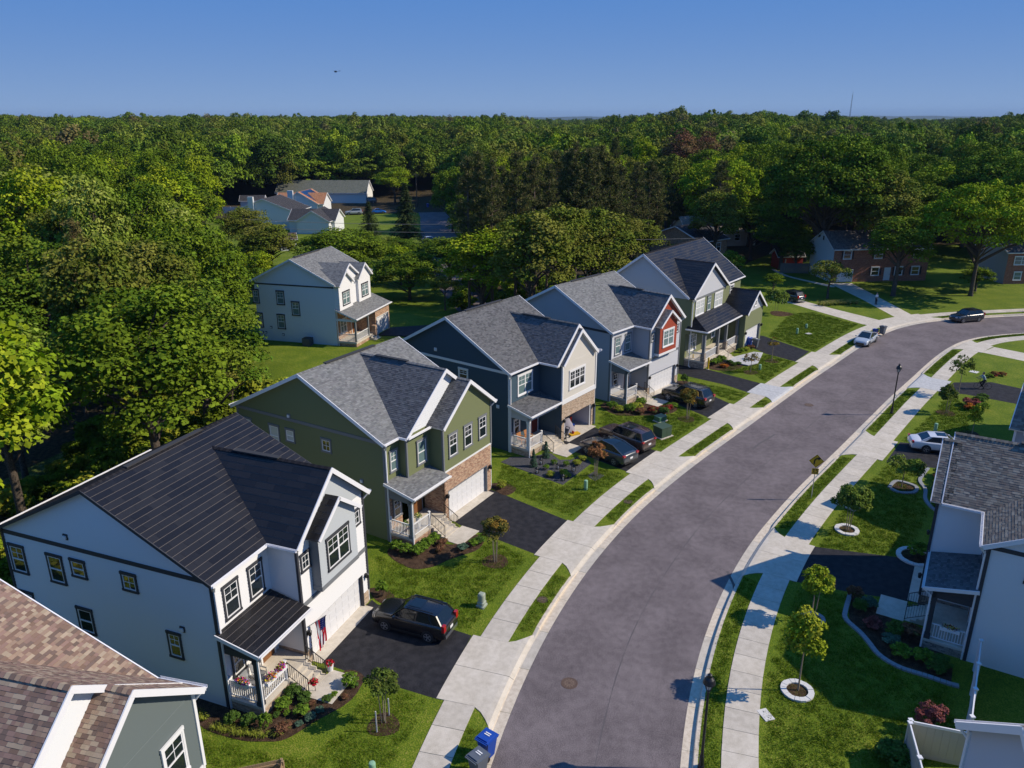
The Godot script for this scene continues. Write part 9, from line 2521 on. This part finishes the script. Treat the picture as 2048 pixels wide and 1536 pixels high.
func build_forest():
	var ln := FastNoiseLite.new()
	ln.seed = 8
	ln.frequency = 0.0022
	shared["land_noise"] = ln
	var pb := tex(256, [[30, 1.0, 3]], [[0.0, Color(0.05, 0.035, 0.025)], [0.6, Color(0.15, 0.115, 0.09)], [1.0, Color(0.26, 0.21, 0.17)]], 99)
	tmat("pine_bark", pb, 2.0, 0.95, 1.0, false)
	var rb := tex(256, [[30, 1.0, 3]], [[0.0, Color(0.1, 0.04, 0.02)], [1.0, Color(0.36, 0.2, 0.12)]], 98)
	tmat("red_bark", rb, 2.0, 0.95, 1.0, false)
	var oak := [Color(0.115, 0.17, 0.014), Color(0.15, 0.21, 0.018), Color(0.09, 0.145, 0.013)]
	var dark := [Color(0.07, 0.125, 0.012), Color(0.095, 0.155, 0.016), Color(0.135, 0.185, 0.018)]
	var bright := [Color(0.22, 0.29, 0.014), Color(0.17, 0.25, 0.014), Color(0.27, 0.32, 0.02)]
	var pale := [Color(0.27, 0.3, 0.06), Color(0.22, 0.27, 0.045), Color(0.17, 0.23, 0.03)]
	var olive := [Color(0.15, 0.165, 0.026), Color(0.125, 0.16, 0.022), Color(0.18, 0.185, 0.034)]
	var set_of := [oak, dark, bright, pale, olive]
	var nm := ["oak_tree", "oak_tree", "maple_tree", "tulip_tree", "ash_tree"]
	for k in 5:
		kinds[k] = [tree_proto(nm[k], 10 + k, 18.0, 5.0, 95, 120, 0.36, set_of[k], "leaf_a", 0.2, 0.26), tree_proto(nm[k], 20 + k, 20.0, 6.2, 105, 125, 0.38, set_of[k], "leaf_a", 0.14, 0.25)]
	kinds[0].append(tree_proto("oak_tree", 31, 7.0, 2.6, 46, 110, 0.24, oak, "leaf_a", 0.12, 0.32))
	kinds[2].append(tree_proto("maple_tree", 32, 8.0, 2.6, 50, 110, 0.24, bright, "leaf_a", 0.1, 0.32))
	kinds[4].append(tree_proto("ash_tree", 33, 7.0, 3.0, 46, 100, 0.22, olive, "leaf_a", 0.25, 0.32))
	kinds[1].append(tree_proto("oak_tree", 34, 24.0, 11.0, 260, 130, 0.42, dark, "leaf_a", 0.16, 0.18))
	kinds[2].append(tree_proto("maple_tree", 35, 18.0, 10.5, 240, 120, 0.4, bright, "leaf_a", 0.24, 0.18))
	kinds[3].append(tree_proto("tulip_tree", 36, 20.0, 11.0, 230, 120, 0.44, pale, "leaf_a", 0.1, 0.19))
	kinds[0].append(tree_proto("oak_tree", 37, 17.0, 7.5, 160, 120, 0.38, oak, "leaf_a", 0.08, 0.22))
	var pc := [Color(0.1, 0.115, 0.035), Color(0.125, 0.13, 0.045), Color(0.165, 0.15, 0.06), Color(0.085, 0.105, 0.03)]
	kinds[5] = [pine_proto(21, pc, 0.42), pine_proto(22, pc, 0.5), pine_proto(23, pc, 0.36)]
	kinds[6] = [spruce_proto(31, [Color(0.0465, 0.075, 0.0275), Color(0.0697, 0.0975, 0.035)])]
	kinds[7] = [tree_proto("dying_tree", 41, 24.0, 5.6, 90, 110, 0.36, [Color(0.17, 0.085, 0.05), Color(0.13, 0.065, 0.045), Color(0.2, 0.13, 0.06)], "leaf_b", 0.15, 0.26)]
	kinds[8] = [pine_proto(51, [Color(0.139, 0.143, 0.0438), Color(0.186, 0.15, 0.0562)], 0.3, "red_bark")]
	var said := ["in front of the red brick house, the largest round crown", "arching over the lawn beside the far brick house", "behind the sage green house's roof", "on the lawn before the brick house", "small, beside the concrete driveway", "clipped low near the parked dark car", "round and low beside the far right house", "leaning over the white house's side", "slender, at the edge of the wood", "low, at the wood's near corner", "standing out of the left wood", "in the left wood behind the red barked pine", "the widest pale crown of the left wood", "behind the white house's gable side", "at the picture's left edge", "thick at the left edge of the wood", "at the foot of the wood by the meadow", "a small one in front of the meadow edge", "behind the white house's roof", "between the white house and the back street", "right behind the teal house's roof", "by the back street's bend", "tallest, by the back street", "the smaller one by the ranch houses", "left of the white garden shed", "beside the vinyl fence", "behind the pines", "under the tall pines", "next to the red shed", "behind the large round crown", "far right behind the bright maple", "at the picture's right edge", "by the red shed's fence", "low by the red shed", "between the two great crowns", "taller of two", "lower of two", "over the ranch houses' cars", "by the back street on the pine side", "in front of the pine stand"]
	var seen := {}
	for i in marked_trees.size():
		var o: Array = marked_trees[i]
		var called: Array = tree_names(int(o[4]))
		if o[4] == 5: place_tree(o, i, "tall olive pine with bare trunk in the stand behind the houses", "pines behind the houses")
		else: place_tree(o, i, "%s %s" % [called[1], said[i]] if i < said.size() else called[1])
	var far := []
	for i in wood_trees.size():
		var o: Array = wood_trees[i]
		if i < 238:
			var lab := ["mid green oak among the trees of the wood", "dark green oak among the trees of the wood", "bright green maple among the trees of the wood", "pale yellow green tree among the wood", "olive green ash among the trees of the wood", "olive pine among the trees of the wood"]
			place_tree(o, i + 7, lab[int(o[4])], ["wood oaks", "dark wood oaks", "wood maples", "pale wood trees", "wood ashes", "wood pines"][int(o[4])])
		else: far.append(o)
	build_far(far)
	build_brush()

func build_far(extra: Array): # the wood beyond, one mass: real trees, copied
	var r := RandomNumberGenerator.new()
	r.seed = 77
	var lots := [[], [], [], [], [], []]
	for o in extra:
		lots[mini(int(o[4]), 4)].append(Transform3D(Basis(Vector3.UP, r.randf() * TAU).scaled(Vector3(o[3] / 6.0, o[2] / 18.0, o[3] / 6.0)), Vector3(o[0], LAWN, o[1])))
	var keep := [PackedVector2Array([Vector2(-16, -165), Vector2(-22, -225), Vector2(-32, -255), Vector2(-32, -290), Vector2(-8, -316), Vector2(30, -326), Vector2(30, -308), Vector2(2, -298), Vector2(-16, -280), Vector2(-18, -255), Vector2(-12, -225)]), PackedVector2Array([Vector2(-100, -195), Vector2(-40, -140), Vector2(-15, -160), Vector2(-20, -262), Vector2(-60, -275), Vector2(-88, -250)]), PackedVector2Array([Vector2(10, -560), Vector2(30, -420), Vector2(42, -420), Vector2(60, -560)])]
	var d := 228.0
	while d < 1900.0:
		var step := lerpf(6.6, 12.0, smoothstep(250.0, 1200.0, d))
		var n := int(d * 1.44 / step)
		for i in n:
			var b := -0.72 + 1.44 * (i + r.randf()) / n
			var dd := d + r.randf_range(-0.5, 0.5) * step
			var p := Vector2(sin(b) * dd, -cos(b) * dd)
			var skip := false
			if dd < 600.0:
				for k in keep:
					if Geometry2D.is_point_in_polygon(p, k): skip = true
			if skip: continue
			var kk := r.randi() % 10
			var kind: int = [0, 0, 0, 1, 1, 2, 3, 4, 4, 0][kk]
			if r.randf() < 0.04: kind = 5
			var H := r.randf_range(15.0, 24.0)
			if r.randf() < 0.08: H *= 1.15
			var R := r.randf_range(4.4, 8.4)
			lots[kind].append(Transform3D(Basis(Vector3.UP, r.randf() * TAU).scaled(Vector3(R / 6.0, H / 18.0, R / 6.0)), Vector3(p.x, land(p.x, p.y), p.y)))
		d += step
	var looks := [[Color(0.115, 0.17, 0.02), Color(0.15, 0.21, 0.024), Color(0.09, 0.145, 0.018)], [Color(0.07, 0.12, 0.018), Color(0.095, 0.15, 0.02)], [Color(0.19, 0.26, 0.02), Color(0.16, 0.23, 0.02)], [Color(0.22, 0.26, 0.05), Color(0.18, 0.23, 0.035)], [Color(0.15, 0.17, 0.032), Color(0.13, 0.165, 0.028)], [Color(0.11, 0.115, 0.04), Color(0.14, 0.125, 0.05)]]
	var wood := Node3D.new()
	wood.name = "forest"
	add_child(wood)
	wood.set_meta("kind", "stuff")
	wood.set_meta("label", "the far green forest that runs to the horizon")
	wood.set_meta("category", "forest")
	for k in 6:
		var t := tree_proto("tree", 100 + k, 18.0, 6.0, 62, 64, 0.62, looks[k], "leaf_a", 0.06, 0.27)
		var mm := MultiMesh.new()
		mm.transform_format = MultiMesh.TRANSFORM_3D
		mm.use_colors = true
		mm.mesh = (t.get_child(1) as MeshInstance3D).mesh
		mm.instance_count = lots[k].size()
		for i in lots[k].size():
			mm.set_instance_transform(i, lots[k][i])
			var f := r.randf_range(0.78, 1.22)
			mm.set_instance_color(i, Color(f * r.randf_range(0.92, 1.1), f, f * r.randf_range(0.85, 1.1)))
		var mi := MultiMeshInstance3D.new()
		mi.name = "tree_crowns"
		mi.multimesh = mm
		mi.set_meta("kind", "stuff")
		wood.add_child(mi, true)
		t.free()
	# the land that carries it
	var tb := MB.new()
	var rows := []
	for i in 40:
		var dist := 225.0 * pow(1900.0 / 225.0, i / 39.0)
		var line := []
		for j in 61:
			var b := -0.8 + 1.6 * j / 60.0
			line.append(Vector3(sin(b) * dist, land(sin(b) * dist, -cos(b) * dist) + (-0.12 if i == 0 else 0.02), -cos(b) * dist))
		rows.append(line)
	tb.grid(rows)
	setting("terrain", tb, mats["forest_floor"])

func scatter(called: String, mesh: Mesh, xf: Array, label: String, category: String):
	var mm := MultiMesh.new()
	mm.transform_format = MultiMesh.TRANSFORM_3D
	mm.use_colors = true
	mm.mesh = mesh
	mm.instance_count = xf.size()
	for i in xf.size():
		mm.set_instance_transform(i, xf[i])
		var f := rng.randf_range(0.75, 1.25)
		mm.set_instance_color(i, Color(f * rng.randf_range(0.9, 1.12), f, f))
	var mi := MultiMeshInstance3D.new()
	mi.name = numbered(called)
	mi.multimesh = mm
	mi.set_meta("kind", "stuff")
	tag(mi, label, category)
	add_child(mi)

func bush_mesh(sd: int, lobes: int, per: int, size: float, cols: Array, rad := Vector3(1, 0.8, 1)) -> ArrayMesh:
	var r := RandomNumberGenerator.new()
	r.seed = sd
	return crown(r, Vector3(0, rad.y * 0.85, 0), rad, lobes, per, size, cols, 0.4)[0].mesh(leaf_mat("leaf_a", Color(0.42, 0.5, 0.06)))
func build_brush(): # brambles and saplings along the wood's edge
	var r := RandomNumberGenerator.new()
	r.seed = 5
	var m1 := bush_mesh(61, 18, 100, 0.2, [Color(0.2, 0.27, 0.016), Color(0.16, 0.22, 0.016), Color(0.27, 0.29, 0.03)])
	var m2 := bush_mesh(62, 16, 100, 0.18, [Color(0.12, 0.18, 0.016), Color(0.15, 0.2, 0.02)], Vector3(1, 1.1, 1))
	var edge := [[-34, -18], [-30, -34], [-26.5, -46], [-23.5, -56], [-23, -64], [-27, -72], [-34, -80], [-42, -88]]
	var x1 := []
	var x2 := []
	for i in 1100:
		var f := r.randf() * (edge.size() - 1.001)
		var k := int(f)
		var p := Vector2(edge[k][0], edge[k][1]).lerp(Vector2(edge[k + 1][0], edge[k + 1][1]), f - k)
		p += Vector2(-r.randf_range(0.0, 1.0) * 17.0 + 4.5, r.randf_range(-2, 2))
		var s := r.randf_range(0.35, 1.25) * (1.0 if r.randf() < 0.8 else 1.7)
		var t := Transform3D(Basis(Vector3.UP, r.randf() * TAU).scaled(Vector3(s, s * r.randf_range(0.6, 1.1), s)), Vector3(p.x, LAWN - 0.05, p.y))
		if r.randf() < 0.6: x1.append(t)
		else: x2.append(t)
	for i in 240: # under the pines and behind the houses
		var p := Vector2(r.randf_range(-8, 34), 0)
		p.y = -100.0 - maxf(0, p.x) * 0.75 - r.randf_range(-4, 26)
		if p.x < 2.0: p.y -= 8.0
		var s := r.randf_range(0.5, 1.7)
		x2.append(Transform3D(Basis(Vector3.UP, r.randf() * TAU).scaled(Vector3(s, s * r.randf_range(0.6, 1.2), s)), Vector3(p.x, LAWN, p.y)))
	scatter("bramble", m1, x1, "bright brambles and weeds along the meadow edge", "undergrowth")
	scatter("undergrowth", m2, x2, "dark leafy undergrowth below the trees", "undergrowth")
